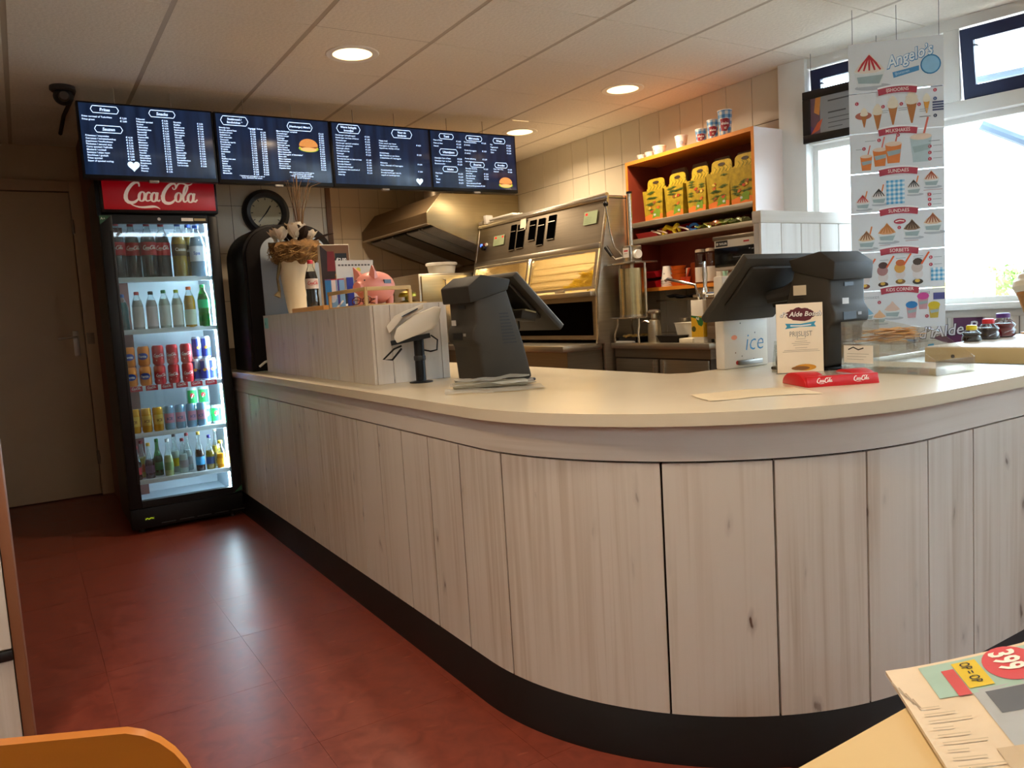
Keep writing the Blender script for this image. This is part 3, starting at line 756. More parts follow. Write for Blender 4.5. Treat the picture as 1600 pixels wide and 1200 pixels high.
BIG = [(.88, 0), (1, .03), (1, .64), (.80, .78), (.40, .90), (.36, 1)]
GLS = [(.92, 0), (1, .02), (1, .46), (.86, .56), (.50, .70), (.40, .80), (.38, 1)]
CUR = [(.90, 0), (1, .03), (.90, .20), (.84, .30), (1, .46), (.95, .55), (.55, .70), (.42, .82), (.42, 1)]
b1 = bottle(BIG, .315, LQ('#1c0b06'), G_pet, .02, M_red, mat('#b01420', .5), (.42, .66), .043, fill=.84, text='cola', textc=F_white)
b2 = bottle(BIG, .315, LQ('#c9a43a'), G_pet, .02, mat('#1f3c8c', .4), mat('#6b5628', .5), (.40, .62), .043, text='Cassis', textc=F_white)
b3 = bottle(BIG, .30, LQ('#a9c6de'), G_pet, .02, mat('#2e5fc0', .4), mat('#eaf0f6', .5), (.30, .60), .045, text='Spa', textc=flat('#2e5fc0'))
z1 = SHZ[0]
for k, x in enumerate((.519, .601, .683, .765)): put(b1, x, 5.02 + .03 * (k % 2), z1, f'large dark cola bottle on the top cooler shelf, {ORD[k]}', 'large bottles on the top cooler shelf')
for k, (x, y) in enumerate(((.852, 5.02), (.922, 5.085))): put(b2, x, y, z1, f'large pale yellow soda bottle on the top cooler shelf, {("left","right")[k]} one', 'large bottles on the top cooler shelf')
put(b3, .95, 4.995, z1, 'clear water bottle with blue cap at right of the top cooler shelf', 'large bottles on the top cooler shelf')
z2 = SHZ[1]
c1 = bottle(PET, .205, LQ('#3f7f86'), G_pet, .02, mat('#23508f', .4), None, None, .03)
put(c1, .515, 5.03, z2, 'small blue-green bottle at left of the second cooler shelf', 'small bottles on the second cooler shelf')
c2 = bottle(PET, .215, LQ('#e8e4e0'), G_pet, .02, M_red, mat('#efeae4', .5), (.08, .62), .031); put(c2, .59, 4.995, z2, 'white milk drink bottle with red cap in the cooler', 'small bottles on the second cooler shelf')
c3 = bottle(PET, .215, LQ('#ece6ea'), G_pet, .02, M_blk_soft, mat('#f0e6ea', .5), (.08, .62), .031); put(c3, .665, 4.995, z2, 'white milk drink bottle with black cap in the cooler', 'small bottles on the second cooler shelf')
c4 = bottle(PET, .22, LQ('#e2ece4'), G_pet, .02, mat('#2f8f48', .4), mat('#e8f0ea', .5), (.08, .62), .031); put(c4, .735, 4.995, z2, 'pale bottle with dark green cap in the cooler', 'small bottles on the second cooler shelf')
c5 = bottle(PET, .22, LQ('#e6e8d8'), G_pet, .02, mat('#a8b02a', .4), mat('#eef0e4', .5), (.08, .62), .031); put(c5, .805, 4.995, z2, 'pale bottle with lime green cap in the cooler', 'small bottles on the second cooler shelf')
c6 = bottle(PET, .235, LQ('#f0b010'), G_pet, .022, mat('#f0621a', .4), mat('#e6efcf', .5), (.06, .45), .033); put(c6, .875, 4.99, z2, 'orange juice bottle with bright orange cap in the cooler', 'small bottles on the second cooler shelf')
c7 = bottle(PET, .245, LQ('#bfe8cf'), G_green, .02, mat('#12a04e', .4), mat('#12a865', .5), (.45, .66), .034); put(c7, .955, 4.99, z2, 'green lemon soda bottle at right of the second cooler shelf', 'small bottles on the second cooler shelf')
z5 = SHZ[4]
gl = [(.500, .03, CUR, .195, '#1a0905', G_clear, '#c01424', '#d23038', 'dark cola glass bottle at left of the lowest cooler shelf'),
      (.540, .10, GLS, .215, '#cdb65a', G_clear, '#8a1420', '#c8622a', 'pale yellow glass bottle with orange label behind the cola bottle'),
      (.570, .03, GLS, .205, '#3a0f1c', G_clear, '#c8a02a', '#47203a', 'dark purple fruit drink bottle on the lowest cooler shelf'),
      (.625, .09, GLS, .215, '#127a2e', G_green, '#0f7a3a', '#128040', 'bright green glass bottle on the lowest cooler shelf'),
      (.675, .03, GLS, .215, '#cfd890', G_clear, '#d8d8d0', '#7a9a5a', 'pale lime lemonade bottle on the lowest cooler shelf'),
      (.728, .12, GLS, .230, '#dfe6dc', G_clear, '#3a3a3a', '#e2c81a', 'clear glass bottle with yellow label on the lowest cooler shelf'),
      (.762, .05, GLS, .205, '#dfe4e2', G_clear, '#8a1a20', '#a89a9a', 'clear glass bottle with grey label, left of the two'),
      (.800, .12, GLS, .225, '#dde4e6', G_clear, '#8a1a20', '#a8a2a0', 'clear glass bottle with grey label, right of the two'),
      (.853, .03, GLS, .235, '#4a1a0c', G_clear, '#c8a02a', '#3a9ad0', 'brown iced tea bottle with sky blue label in the cooler'),
      (.915, .04, GLS, .205, '#b89a2a', G_clear, '#2a2a80', '#2f4a78', 'golden drink bottle with dark blue label in the cooler'),
      (.968, .11, GLS, .235, '#c8a838', G_clear, '#c8c0a0', '#5a4a2a', 'tall golden drink bottle behind the short orange one'),
      (.975, .02, [(.9, 0), (1, .02), (1, .55), (.8, .7), (.5, .82), (.48, 1)], .165, '#f09a10', G_clear, '#f0c020', '#f0a818', 'orange juice glass bottle at right of the lowest cooler shelf')]
for x, dy, pf, h, lq, gm, cc, lb, txt in gl:
    o = bottle(pf, h, LQ(lq), gm, .01, mat(cc, .4, .3), mat(lb, .5), (.16, .38), .0265, fill=.66)
    o.location = (x, 4.9 + .09 + dy, z5); tag(o, txt, 'bottle', 'glass bottles on the lowest cooler shelf')

# ================================================================== MENU SCREENS
TXT = glow('#c6deff', 1.6, 'screen_text'); SCR = None
def screen_mat():
    m = bpy.data.materials.new('lit_menu_screen'); m.use_nodes = True; nt = m.node_tree; N = nt.nodes; L = nt.links
    p = N['Principled BSDF']; p.inputs['Roughness'].default_value = .18; p.inputs['Base Color'].default_value = (.004, .006, .012, 1)
    tc = N.new('ShaderNodeTexCoord'); mp = N.new('ShaderNodeMapping'); mp.inputs['Scale'].default_value = (26, 1, 3); L.new(tc.outputs['Object'], mp.inputs[0])
    n = N.new('ShaderNodeTexNoise'); n.inputs['Scale'].default_value = 1; n.inputs['Detail'].default_value = 4; L.new(mp.outputs[0], n.inputs[0])
    r = N.new('ShaderNodeValToRGB'); r.color_ramp.elements[0].color = lin('#050f26'); r.color_ramp.elements[1].color = lin('#1d3557'); r.color_ramp.elements[0].position = .25; r.color_ramp.elements[1].position = .85
    L.new(n.outputs[0], r.inputs[0]); L.new(r.outputs[0], p.inputs['Emission Color']); p.inputs['Emission Strength'].default_value = .9
    return m
SCR = screen_mat()
BN = [glow(c, .9) for c in ('#d08a48', '#8fb02a', '#6a3a1c', '#e0c040', '#e8b070')]
def badge(pr, cx, cy, w, h, txt, size):
    x0, x1, y0, y1 = cx - w / 2, cx + w / 2, cy - h / 2, cy + h / 2; k = h * .28
    pts = [(x0 + k, y1), (x1 - k, y1), (x1 - k * .6, y1 - k * .6), (x1, cy), (x1 - k * .6, y0 + k * .6), (x1 - k, y0), (x0 + k, y0), (x0 + k * .6, y0 + k * .6), (x0, cy), (x0 + k * .6, y1 - k * .6)]
    pr.line(pts, .0035, TXT, closed=True)
    L = txt.split('\n')
    for i, l in enumerate(L): pr.text(l, cx, cy - size * .34 + (len(L) - 1) * size * .55 - i * size * 1.1, size, TXT, 'CENTER', bold=.025, shear=.1)
def col(pr, x, y, size, lead, lines, px=None, prices=None, bold=.02):
    for i, l in enumerate(lines):
        if l: pr.text(l, x, y - i * lead, size, TXT, bold=bold)
        if prices and i < len(prices) and prices[i]: pr.text('\u20ac ' + prices[i], px, y - i * lead, size, TXT, bold=bold)
def burger(pr, x, y, s):
    pr.disc(x, y - s * .16, s * .50, BN[1], s * .17); pr.up().disc(x, y - s * .10, s * .46, BN[3], s * .12); pr.up().disc(x, y - s * .07, s * .46, BN[2], s * .10); pr.up().disc(x, y - s * .20, s * .40, BN[4], s * .10)
    pr.up(); pr.poly([(x + s * .47 * math.cos(a), y - s * .03 + s * (.34 if math.sin(a) > 0 else .06) * math.sin(a)) for a in [2 * PI * k / 22 for k in range(22)]], BN[0]); pr.up()
    for k in range(9): pr.disc(x + s * .36 * math.sin(k * 2.4), y + s * (.10 + .09 * math.cos(k * 1.7)), s * .02, BN[4], s * .013, n=6)
def heart(pr, x, y, s):
    pr.poly([(x + s * .031 * 16 * math.sin(t) ** 3, y + s * .031 * (13 * math.cos(t) - 5 * math.cos(2 * t) - 2 * math.cos(3 * t) - math.cos(4 * t))) for t in [2 * PI * k / 28 for k in range(28)]], glow('#d5efff', 1.2, 'screen_heart'))
rnd = random.Random(11)
SN = ['Frikandel', 'Frikandel speciaal', 'Kroket', 'Kalfskroket', 'Goulashkroket', 'Bamischijf', 'Nasischijf', 'Kaassouffl\u00e9', 'Kipcorn', 'Mexicano', 'Gehaktbal', 'Berenhap', 'Loempia', 'Viandel', 'Kipnuggets', 'Bitterballen', 'Sat\u00e9kroket', 'Braadworst', 'Kipfilet', 'Sitostick', 'Picanto', 'Zigeunerstick', 'Lihanboutje', 'Mini loempia']
def pc(n): return [f'{rnd.randint(1, 6)},{rnd.choice(("00", "25", "50", "75", "10", "95"))}' for _ in range(n)]
def screen(label, x0, draw):
    t = thing('menu_screen', label, 'screen', (x0, 4.75, 2.005), group='menu screens over the counter')
    b = MB().box((0, 0, 0), (.69, .055, .405), bevel=.006).build('housing', M_blk, t)
    MB().box((.012, -.004, .022), (.678, .001, .395), bevel=.001).build('display', SCR, t)
    MB().box((.32, -.01, -.012), (.37, .02, .001), bevel=.003).build('sensor', mat('#9a948c', .4, .3, .05, 9, name='sensor_grey'), t)
    pr = Print((0, -.004, 0), (1, 0, 0), (0, 0, 1), lift=.001); draw(pr); pr.build('menu_text', t)
    MB().box((.25, .055, .1), (.45, .12, .36)).build('wall_bracket', M_blk_soft, t)
    for x in (.2, .49): MB().cyl((x, .115, .30), (x, .115, .53), .003, .003, 8).build('hanger', M_grid, t)
    return t
def s1(pr):
    badge(pr, .135, .365, .135, .036, 'Frites', .022); col(pr, .022, .322, .0125, .016, ['Frites normaal of Turk-frites', 'Frites groot'], .205, ['2,50', '3,00'])
    badge(pr, .145, .263, .135, .036, 'Sauzen', .022)
    col(pr, .03, .222, .0125, .0147, ['Fritessaus / mayonaise', 'Currysaus / tomatenketchup', 'Joppiesaus / knoflooksaus', 'Pindasaus / samurai saus', 'Curry speciaal / halfvolle', 'Mosterd / cocktail', 'Satesaus / uitjes rauw', 'Stoofvlees / goulash', 'Frites speciaal', 'Super of speciaal oorlog'], .225, pc(9))
    heart(pr, .25, .075, .062)
    badge(pr, .42, .365, .135, .036, 'Snacks', .022)
    col(pr, .285, .325, .0118, .0139, SN[:21], .415, pc(21)); col(pr, .475, .322, .0118, .0139, SN[3:20][::-1] + ['Los broodje'], .60, pc(18))
def s2(pr):
    badge(pr, .115, .358, .155, .05, 'Stokbrood /\nSandwiches *', .0165); badge(pr, .50, .352, .155, .046, '(Hamburger) Menu\u2019s', .0155)
    pr.text('Normaal  Deluxe', .19, .318, .012, TXT, bold=.012)
    col(pr, .025, .312, .0115, .0136, ['Broodje ham', 'Broodje gezond kaas', 'Stokbrood ham', 'Gebakken ei', 'Filet americain', 'Carpaccio', 'Broodje kip kerrie', 'Tonijnsalade', 'Zalmsalade', 'Ei salade', 'Krabsalade', 'Brie', 'Kaas', 'Kipfilet met saus', 'Rosbief', 'Salami', 'Boterham', 'Fricandeau', 'Hete kip', 'Mozzarella'], .20, pc(20))
    col(pr, .26, .299, .0115, .0136, [''] * 19, .26, pc(19))
    pr.text('* Stokbrood verkrijgbaar in wit of\nbruin. Sandwich met sesam.', .19, .042, .0105, TXT, 'CENTER', bold=.012)
    col(pr, .355, .315, .0115, .0136, ['Menu hamburger compleet', 'Cheeseburger', 'Dubbele burger', 'Kipburger', 'Twisterburger', 'Baconburger', 'Visburger menu', 'Menu kroket', 'Menu frikandel', 'Menu kaassouffl\u00e9', 'Menu kipnuggets of bitterballen*', 'Menu sat\u00e9', 'Menu mexicano', 'Menu schnitzel', 'Gyros menu', 'Shoarma menu', 'Kapsalon klein'], .615, pc(19))
    pr.text('Alle menu\u2019s met frites of friet groot\nen een frisdrank naar keuze*\n* Milkshake en ijskoffie meerprijs\nSauzen niet inbegrepen', .49, .075, .0105, TXT, 'CENTER', bold=.012)
    burger(pr, .545, .245, .125)
def s3(pr):
    badge(pr, .12, .362, .155, .05, 'Warm belegde\nbroodjes', .0175); badge(pr, .485, .355, .145, .05, 'Voor de\nkinderen', .0175)
    col(pr, .03, .317, .0125, .0162, ['Hamburger (schepburger)', 'Hamburger met kaas of bacon', 'Cheeseburger', 'Hamburger speciaal compleet', 'Hamburger gebakken', 'Kipburger pikant', 'Broodje hete kip', 'Visburger', 'Groenteburger', 'Broodje bal met ui, ham en kaas', 'Broodje kroket', 'Broodje frikandel', 'Vegetarische burger', 'Braadworst met zuurkool of', 'stoofvlees', 'Hete kip'], .225, pc(8) + [''] + pc(6), bold=.008)
    col(pr, .32, .300, .0125, .0155, ['Happy meal', 'Frites, snack naar keuze', 'Kipnuggets en appelmoes,', 'Appelmoes, drankje of fristi', '', 'Kinderfrietje', 'Met frikandel en een kleine', '2 bitterballen of 2 kipnuggets', '', 'Kidsmenu', 'Frites, frikandel of 2 kipnuggets', '', 'Kinderhamburger', 'Broodje hamburger met sla,', 'augurk en hamburgersaus'], .585, ['', '4,50', '', '', '', '3,25', '', '', '', '4,00', '', '', '3,00'], bold=.008)
    heart(pr, .592, .055, .05)
def s4(pr):
    badge(pr, .13, .362, .11, .034, 'Tosti', .02); badge(pr, .345, .362, .13, .034, 'Mini-snacks', .018); badge(pr, .55, .358, .10, .034, 'Wraps', .018)
    badge(pr, .14, .258, .14, .040, 'Uitsmijters', .02); badge(pr, .145, .145, .115, .034, 'Salades', .017); badge(pr, .36, .185, .115, .034, 'Shoarma', .018); badge(pr, .555, .19, .105, .034, 'Broodjes', .016)
    col(pr, .03, .330, .0135, .0195, ['Ham of kaas', 'Ham en kaas', 'Hawaii'], .205, ['3,00', '3,25', '3,50'], .008); col(pr, .03, .212, .0135, .0185, ['Uitsmijter ham of kaas', 'Uitsmijter ham en kaas', 'Boerenomelet'], .205, ['5,25', '5,75', '6,25'], .008)
    col(pr, .03, .112, .0135, .0205, ['Ham/kaas', 'Kip', 'Tonijn', 'Zalm'], .205, ['6,25', '6,00', '6,50', '6,75'], .008)
    col(pr, .265, .330, .0135, .0185, ['Portie bitterballen', '(6 stuks)', '', 'Portie kipnuggets', '(6 stuks)', '', 'Portie kibbeling', 'met saus'], .405, ['3,60', '', '', '3,50', '', '', '5,50'], .008)
    col(pr, .265, .153, .013, .0168, ['Broodje shoarma', 'Shoarma speciaal', 'met frites', 'Broodje döner', 'Pita shoarma', 'Kapsalon', 'Extra shoarma \u20ac 4,00', 'Extra portie groente \u20ac 2,50'], .41, ['5,00', '', '9,00', '5,50', '5,50'], .008)
    col(pr, .475, .326, .0135, .0180, ['Kip', 'Vegetarisch', 'Shoarma', 'Zalm'], .61, ['5,25', '5,00', '6,00', '6,25'], .008); col(pr, .49, .158, .013, .017, ['Ham, kaas of ei', 'Gezond'], .61, ['3,00', '4,00'], .008)
    burger(pr, .585, .072, .115)
screen('menu screen with Frites, Snacks and Sauzen, leftmost above the drinks cooler', .366, s1)
screen('menu screen with Stokbrood list and a burger above the wall clock', 1.060, s2)
screen('menu screen with Warm belegde broodjes and a small white heart', 1.752, s3)
screen('menu screen with Tosti and Uitsmijters, rightmost of the row', 2.436, s4)

# security camera
t = thing('security_camera', 'dark dome security camera on ceiling left of the menu screens', 'camera', (.325, 4.92, ZC))
MB().lathe([(.062, 0), (.064, -.02), (.055, -.028)], seg=20).build('mount', mat('#2b2521', .5, 0, .1, 9, name='camera_housing'), t)
MB().ball((0, -.005, -.055), (.05, .05, .045)).build('dome', M_blk_soft, t)
MB().lathe([(.0, -.002), (.022, -.002), (.028, .012), (.028, .03)], (.0, -.058, -.062), 16, axis=1).build('lens_ring', mat('#4a4038', .3, .2, .1, 9, name='lens_ring'), t)
MB().tube([(.05, .02, -.01), (.055, .05, -.01), (.05, .25, -.01), (.03, .6, -.01), (.02, .9, -.05)], .012, 8).build('cable', mat('#2f241c', .7, 0, .1, 9, name='dark_cable'), t)

# wall clock
t = thing('wall_clock', 'round black-rimmed wall clock with cream dial on tiled wall', 'clock', (1.515, 5.494, 1.94))
prof = [(.105, -.012), (.112, -.035), (.135, -.04), (.158, -.028), (.162, 0)]
MB().lathe(prof, seg=40, axis=1, cap=False).build('rim', M_blk_soft, t)
MB().lathe([(0, -.01), (.112, -.01), (.112, -.004), (0, -.004)], seg=36, axis=1).build('dial', mat('#e4d3a8', .6, 0, .04, 8, name='cream_dial'), t)
MB().box((-.004, -.016, -.01), (.004, -.013, .06), M=Matrix.Rotation(.6, 4, 'Y')).build('hour_hand', F_black, t)
MB().box((-.003, -.018, -.085), (.003, -.016, .02), M=Matrix.Rotation(.72, 4, 'Y')).build('minute_hand', F_black, t)
mk = MB()
for k in range(12): mk.box((-.0025, -.0125, .088), (.0025, -.011, .102), M=Matrix.Rotation(k * PI / 6, 4, 'Y'))
mk.build('hour_marks', F_black, t)
MB().lathe([(0, -.022), (.107, -.022), (.107, -.020), (0, -.020)], seg=32, axis=1).build('cover_glass', glass('clock_glass', '#ffffff', .05), t)

# black arched dispenser at the counter end
t = thing('drink_dispenser', 'black round-topped drink dispenser with grey front at counter end', 'dispenser', (1.13, 4.64, .90))
def arch(w, h, r, n=8, x0=0.0, z0=0.0):
    pts = [(x0, z0), (x0 + w, z0)]
    pts += [(x0 + w - r + r * math.cos(a), z0 + h - r + r * math.sin(a)) for a in [PI / 2 * k / n for k in range(n + 1)]]
    pts += [(x0 + r + r * math.cos(a), z0 + h - r + r * math.sin(a)) for a in [PI / 2 + PI / 2 * k / n for k in range(n + 1)]]
    return pts
MB().prism(arch(.55, .86, .19), .03, .44, axis=1, bevel=.008).build('cabinet', mat('#0f0a08', .55, 0, .15, 6, name='dispenser_black', spec=.2), t)
MB().prism(arch(.52, .83, .17, x0=.015, z0=.012), 0, .03, axis=1, bevel=.006).build('front_frame', mat('#120c09', .6, 0, .15, 6, name='dispenser_frame', spec=.15), t)
gp = MB().prism(arch(.40, .755, .10, x0=.095, z0=.03), -.006, .004, axis=1, bevel=.002).build('front_panel', mat('#8e99a4', .35, 0, .04, 4, name='grey_front_panel'), t)
pr = Print((0, -.006, 0), (1, 0, 0), (0, 0, 1))
pr.line(path(((.15, .25), (.18, .30), (.23, .28), (.22, .24)), ((.22, .24), (.21, .20), (.15, .20), (.16, .16)), ((.16, .16), (.18, .12), (.25, .14), (.30, .11))), [.006 + .012 * math.sin(PI * k / 21) for k in range(22)], flat('#d5d8da')); pr.build('white_swirl', gp)
MB().tube([(.03, -.02, .03), (.06, -.035, .055), (.10, -.03, .065)], .007, 8).build('drip_spout', M_white, t)
# ================================================================== RAISED SCREEN BOX ON THE COUNTER
bx = thing('counter_screen', 'raised white-planked box on the counter hiding the work side', 'box', (1.196, 2.953, .90))
BX, BY, BZ = .345, 1.63, .318
MB().box((.0115, .0115, 0), (BX, BY, BZ)).build('core', mat('#4a3f36', .8, 0, .1, 8, name='box_joint'), bx)
ys = [0, .22, .40, .60, .80, 1.01, 1.22, 1.43, BY]
for a, b in zip(ys[:-1], ys[1:]): MB().box((0, a + .0015, 0), (.012, b - .0015, BZ + .003), bevel=.001, seg=1).build('board', M_plank, bx)
xs_ = [0.0, .085, .31, BX]
for a, b in zip(xs_[:-1], xs_[1:]): MB().box((a + .0012 + (.0125 if a == 0 else 0), -.001, 0), (b - .0012, .012, BZ + .003), bevel=.001, seg=1).build('board', M_plank, bx)
MB().box((0, 0, BZ + .003), (BX, BY, BZ + .006)).build('top_board', M_plank, bx)
pr = Print((0, 0, 0), (0, -1, 0), (0, 0, 1)); pr.rect(-BY + .02, .25, -BY + .10, .31, flat('#8fd6cf')); pr.up().rect(-BY + .03, .27, -BY + .05, .285, flat('#5fb6b0')); pr.build('mint_sticker', bx)
ZT = 1.2245
# pot with dried flowers
t = thing('flower_pot', 'cream pot with dried magnolias, bark collar and twigs', 'plant', (1.375, 4.44, ZT))
MB().lathe([(0, .002), (.066, 0), (.070, .02), (.086, .14), (.100, .26), (.104, .295), (.098, .295), (.09, .25), (0, .24)], seg=28).build('pot', mat('#e0cfae', .45, 0, .04, 3, name='cream_glaze'), t)
rn = random.Random(5); mb = MB(); n = 26; loops = []
for i, (r, z) in enumerate(((.095, .285), (.118, .30), (.135, .335), (.150, .375), (.138, .405), (.10, .40))):
    loops.append([((r + rn.uniform(-.014, .014)) * math.cos(2 * PI * k / n), (r + rn.uniform(-.014, .014)) * math.sin(2 * PI * k / n), z + rn.uniform(-.012, .012)) for k in range(n)])
mb.loft(loops).build('bark_collar', mat('#6a4c28', .95, 0, .55, 26, bump=1.0, name='bark_fibre'), t, smooth=0)
mb = MB()
for k in range(420):
    a = rn.uniform(0, 2 * PI); z = rn.uniform(.29, .40); r = .10 + .05 * math.sin(PI * min(1, (z - .27) / .15)) + rn.uniform(-.01, .008); b_ = a + rn.uniform(-.35, .35)
    p0 = (r * math.cos(a), r * math.sin(a), z); p1 = ((r + rn.uniform(-.005, .014)) * math.cos(b_), (r + rn.uniform(-.005, .014)) * math.sin(b_), z + rn.uniform(-.02, .02)); mb.tube([p0, p1], [.0022, .0008], 3)
mb.build('moss_fibres', mat('#8a6a3a', .95, 0, .4, 40, name='moss_fibre'), t, smooth=0, kind='stuff')
M_pet = mat('#e8dac0', .7, 0, .12, 20, name='dried_petal'); M_dk = mat('#2c1d14', .8, 0, .2, 12, name='dark_dried_leaf')
def petal(mb, c, d, l, w, cup=.3):
    d = Vector(d).normalized(); s = d.cross(Vector((0, 0, 1))); s = s.normalized() if s.length > .01 else Vector((1, 0, 0)); up = s.cross(d)
    c = Vector(c); rows = []
    for i in range(5):
        q = i / 4; ww = w * math.sin(PI * (.12 + .83 * q)) ; p = c + d * l * q + up * (cup * l * q * q)
        rows.append([p - s * ww + up * ww * .4, p, p + s * ww + up * ww * .4])
    vs = [x for r in rows for x in r]; fs = []
    for i in range(4):
        for j in range(2): a = i * 3 + j; fs.append((a, a + 1, a + 4, a + 3))
    mb.add(vs, fs)
for c, tilt, sc_ in (((-.09, -.05, .41), .2, 1.0), ((-.02, -.08, .42), .3, 1.15), ((.02, .0, .46), .4, .8), ((.07, -.06, .41), .5, .8), ((-.10, .03, .42), .9, .8)):
    mb = MB()
    for k in range(7): a = 2 * PI * k / 7 + tilt; petal(mb, c, (math.cos(a), math.sin(a), .7 + .3 * (k % 2)), .085 * sc_, .034 * sc_, .22)
    mb.ball(c, .012, 8, 6); mb.build('dried_flower', M_pet, t)
mb = MB()
for k in range(12):
    a = rn.uniform(0, 2 * PI); petal(mb, (.06 * math.cos(a) + .03, .06 * math.sin(a), .40), (math.cos(a), math.sin(a), rn.uniform(.4, 1.4)), rn.uniform(.08, .14), .03, -.1)
mb.build('dark_leaves', M_dk, t)
for k in range(11):
    a = rn.uniform(-.5, 2.2); r = rn.uniform(.02, .16); h = rn.uniform(.55, .72)
    MB().tube([(.03, -.01, .38), (.03 + r * .25 * math.cos(a), r * .25 * math.sin(a), .38 + h * .35), (.03 + r * .6 * math.cos(a), r * .6 * math.sin(a), .38 + h * .6), (.03 + r * 1.3 * math.cos(a + .4), r * 1.3 * math.sin(a + .4), min(.38 + h * .8, .76))], [.0028, .0024, .002, .0012], 5).build('twig', mat('#5a4128', .9, 0, .2, 12, name='twig_brown'), t)
MB().tube([(-.10, -.02, .29), (-.125, -.03, .2), (-.12, -.03, .13), (-.135, -.03, .10)], [.012, .007, .008, .02], 6).build('hanging_moss', mat('#6a5a3a', .95, 0, .3, 30, bump=.6, name='moss'), t)
t = tag(MB().box((0, 0, 0), (.035, .50, .022), bevel=.002).build('wooden_board', mat('#c98f43', .5, 0, .15, 6, name='honey_wood', stretch=(1, .1, 1)), None, (1.215, 3.57, ZT)), 'honey-coloured wooden strip lying in front of pot and bottle', 'board')
o = bottle(PET, .272, LQ('#160704'), G_pet, .02, M_red, mat('#c9bdb4', .5), (.46, .66), .035, fill=.80, text='cola', textc=F_red)
o.location = (1.355, 4.14, ZT); tag(o, 'small cola bottle with red cap between pot and brochure', 'bottle')
t = thing('brochure_box', 'tall brown brochure box with burger print and price badge', 'box', (1.40, 3.87, ZT), -.10)
b = MB().box((-.075, 0, 0), (.075, .05, .335), bevel=.002).build('box_body', mat('#e7dcc6', .6, 0, .04, 6, name='card_stock'), t)
pr = Print((-.075, 0, 0), (1, 0, 0), (0, 0, 1)); pr.rect(.002, .002, .148, .332, flat('#7a4f2c')); pr.up()
pr.poly([(.0, .0), (.10, .0), (.06, .14), (.09, .25), (.0, .332)], flat('#2a1009')).up(); pr.poly([(.03, .20), (.075, .20), (.07, .30), (.035, .30)], flat('#7c1418')).up()
pr.disc(.115, .16, .05, flat('#a03626'), .03, rot=.3).up(); pr.disc(.112, .19, .045, flat('#c8924a'), .02, rot=.3).up(); pr.rect(.075, .235, .135, .29, F_black).up(); pr.text('\u20ac2,00', .08, .25, .022, F_white, bold=.03)
pr.rect(.03, .0, .148, .082, F_black).up(); pr.text('NEU', .035, .022, .055, F_white, bold=.05, sx=.9); pr.build('brochure_print', b)
t = thing('notice_card', 'white notice card with small drawing behind the piggy bank', 'card', (1.40, 3.60, ZT), .05)
b = MB().box((-.10, 0, .08), (.095, .004, .232)).build('card', mat('#d5d2c6', .6, 0, .03, 6, name='notice_paper'), t)
MB().prism([(0, 0), (.06, 0), (.0, .16)], -.02, .02, axis=0).build('foot', mat('#d5d2c6', .6, 0, .03, 6, name='notice_paper'), t)
pr = Print((-.10, 0, 0), (1, 0, 0), (0, 0, 1)); 
for k in range(10): pr.rect(.012 + k * .017, .205, .024 + k * .017, .213, flat('#5a5650'))
pr.disc(.115, .185, .012, flat('#d8c83a')); pr.disc(.10, .155, .010, flat('#b87aa8'), .03); pr.line([(.09, .13), (.105, .10), (.12, .13)], .002, flat('#6a6660')); pr.build('card_print', b)
t = thing('sweets_carton', 'small blue and white striped carton left of the piggy bank', 'box', (1.29, 3.60, ZT), -.35)
b = MB().box((-.045, 0, 0), (.045, .05, .145), bevel=.002).build('carton', mat('#7fb2dc', .5, 0, .05, 6, name='carton_blue'), t)
pr = Print((-.045, 0, 0), (1, 0, 0), (0, 0, 1)); pr.rect(.0, .0, .028, .145, flat('#2f7fc0')); pr.rect(.03, .05, .05, .14, flat('#e8dfe0')); pr.rect(.055, .02, .066, .14, flat('#3a3a9a')); pr.rect(.0, .14, .09, .145, F_red); pr.disc(.03, .05, .018, flat('#c8d8ea')); pr.line([(.04, .0), (.08, .04)], .008, F_white); pr.build('carton_print', b)
tag(MB().box((-.016, 0, 0), (.016, .03, .15), bevel=.002).build('blue_box', mat('#1a35a0', .5, 0, .05, 6, name='royal_blue'), None, (1.36, 3.58, ZT), (0, 0, -.3)), 'narrow royal blue box between carton and piggy bank', 'box')
# wooden tray with rails
t = thing('wooden_tray', 'small pale wooden tray with low rails around the piggy bank', 'tray', (1.215, 3.04, ZT))
M_beech = mat('#c9a468', .55, 0, .12, 8, name='pale_wood')
MB().box((0, 0, 0), (.28, .46, .006)).build('base', M_beech, t)
MB().box((0, 0, .062), (.008, .46, .078), bevel=.001).build('rail', M_beech, t); MB().box((.009, 0, .062), (.21, .008, .078), bevel=.001).build('rail', M_beech, t)
for x, y in ((0, 0), (0, .44), (.20, 0)): MB().box((x, y, .006), (x + .012, y + .014, .062)).build('post', M_beech, t)
# piggy bank
t = thing('piggy_bank', 'pink piggy bank with dark coin slot on the raised box', 'piggy bank', (1.385, 3.345, ZT + .006), -2.75)
M_pig = mat('#e2907f', .42, 0, .04, 5, name='pig_pink')
mb = MB(); loops = []; n = 24
for x, r, zc in ((-.098, .004, .085), (-.094, .03, .085), (-.08, .053, .083), (-.055, .070, .080), (-.02, .078, .079), (.02, .076, .080), (.05, .066, .083), (.072, .052, .086), (.086, .036, .084), (.092, .026, .082), (.108, .026, .080), (.110, .020, .080), (.110, .001, .080)):
    loops.append([(x, r * 1.02 * math.cos(2 * PI * k / n), zc + r * .96 * math.sin(2 * PI * k / n)) for k in range(n)])
mb.loft(loops)
for sx, sy in ((.05, .04), (.05, -.04), (-.05, .042), (-.05, -.042)): mb.cyl((sx, sy, 0), (sx, sy, .04), .017, .02, 10)
mb.build('body', M_pig, t, smooth=1.0)
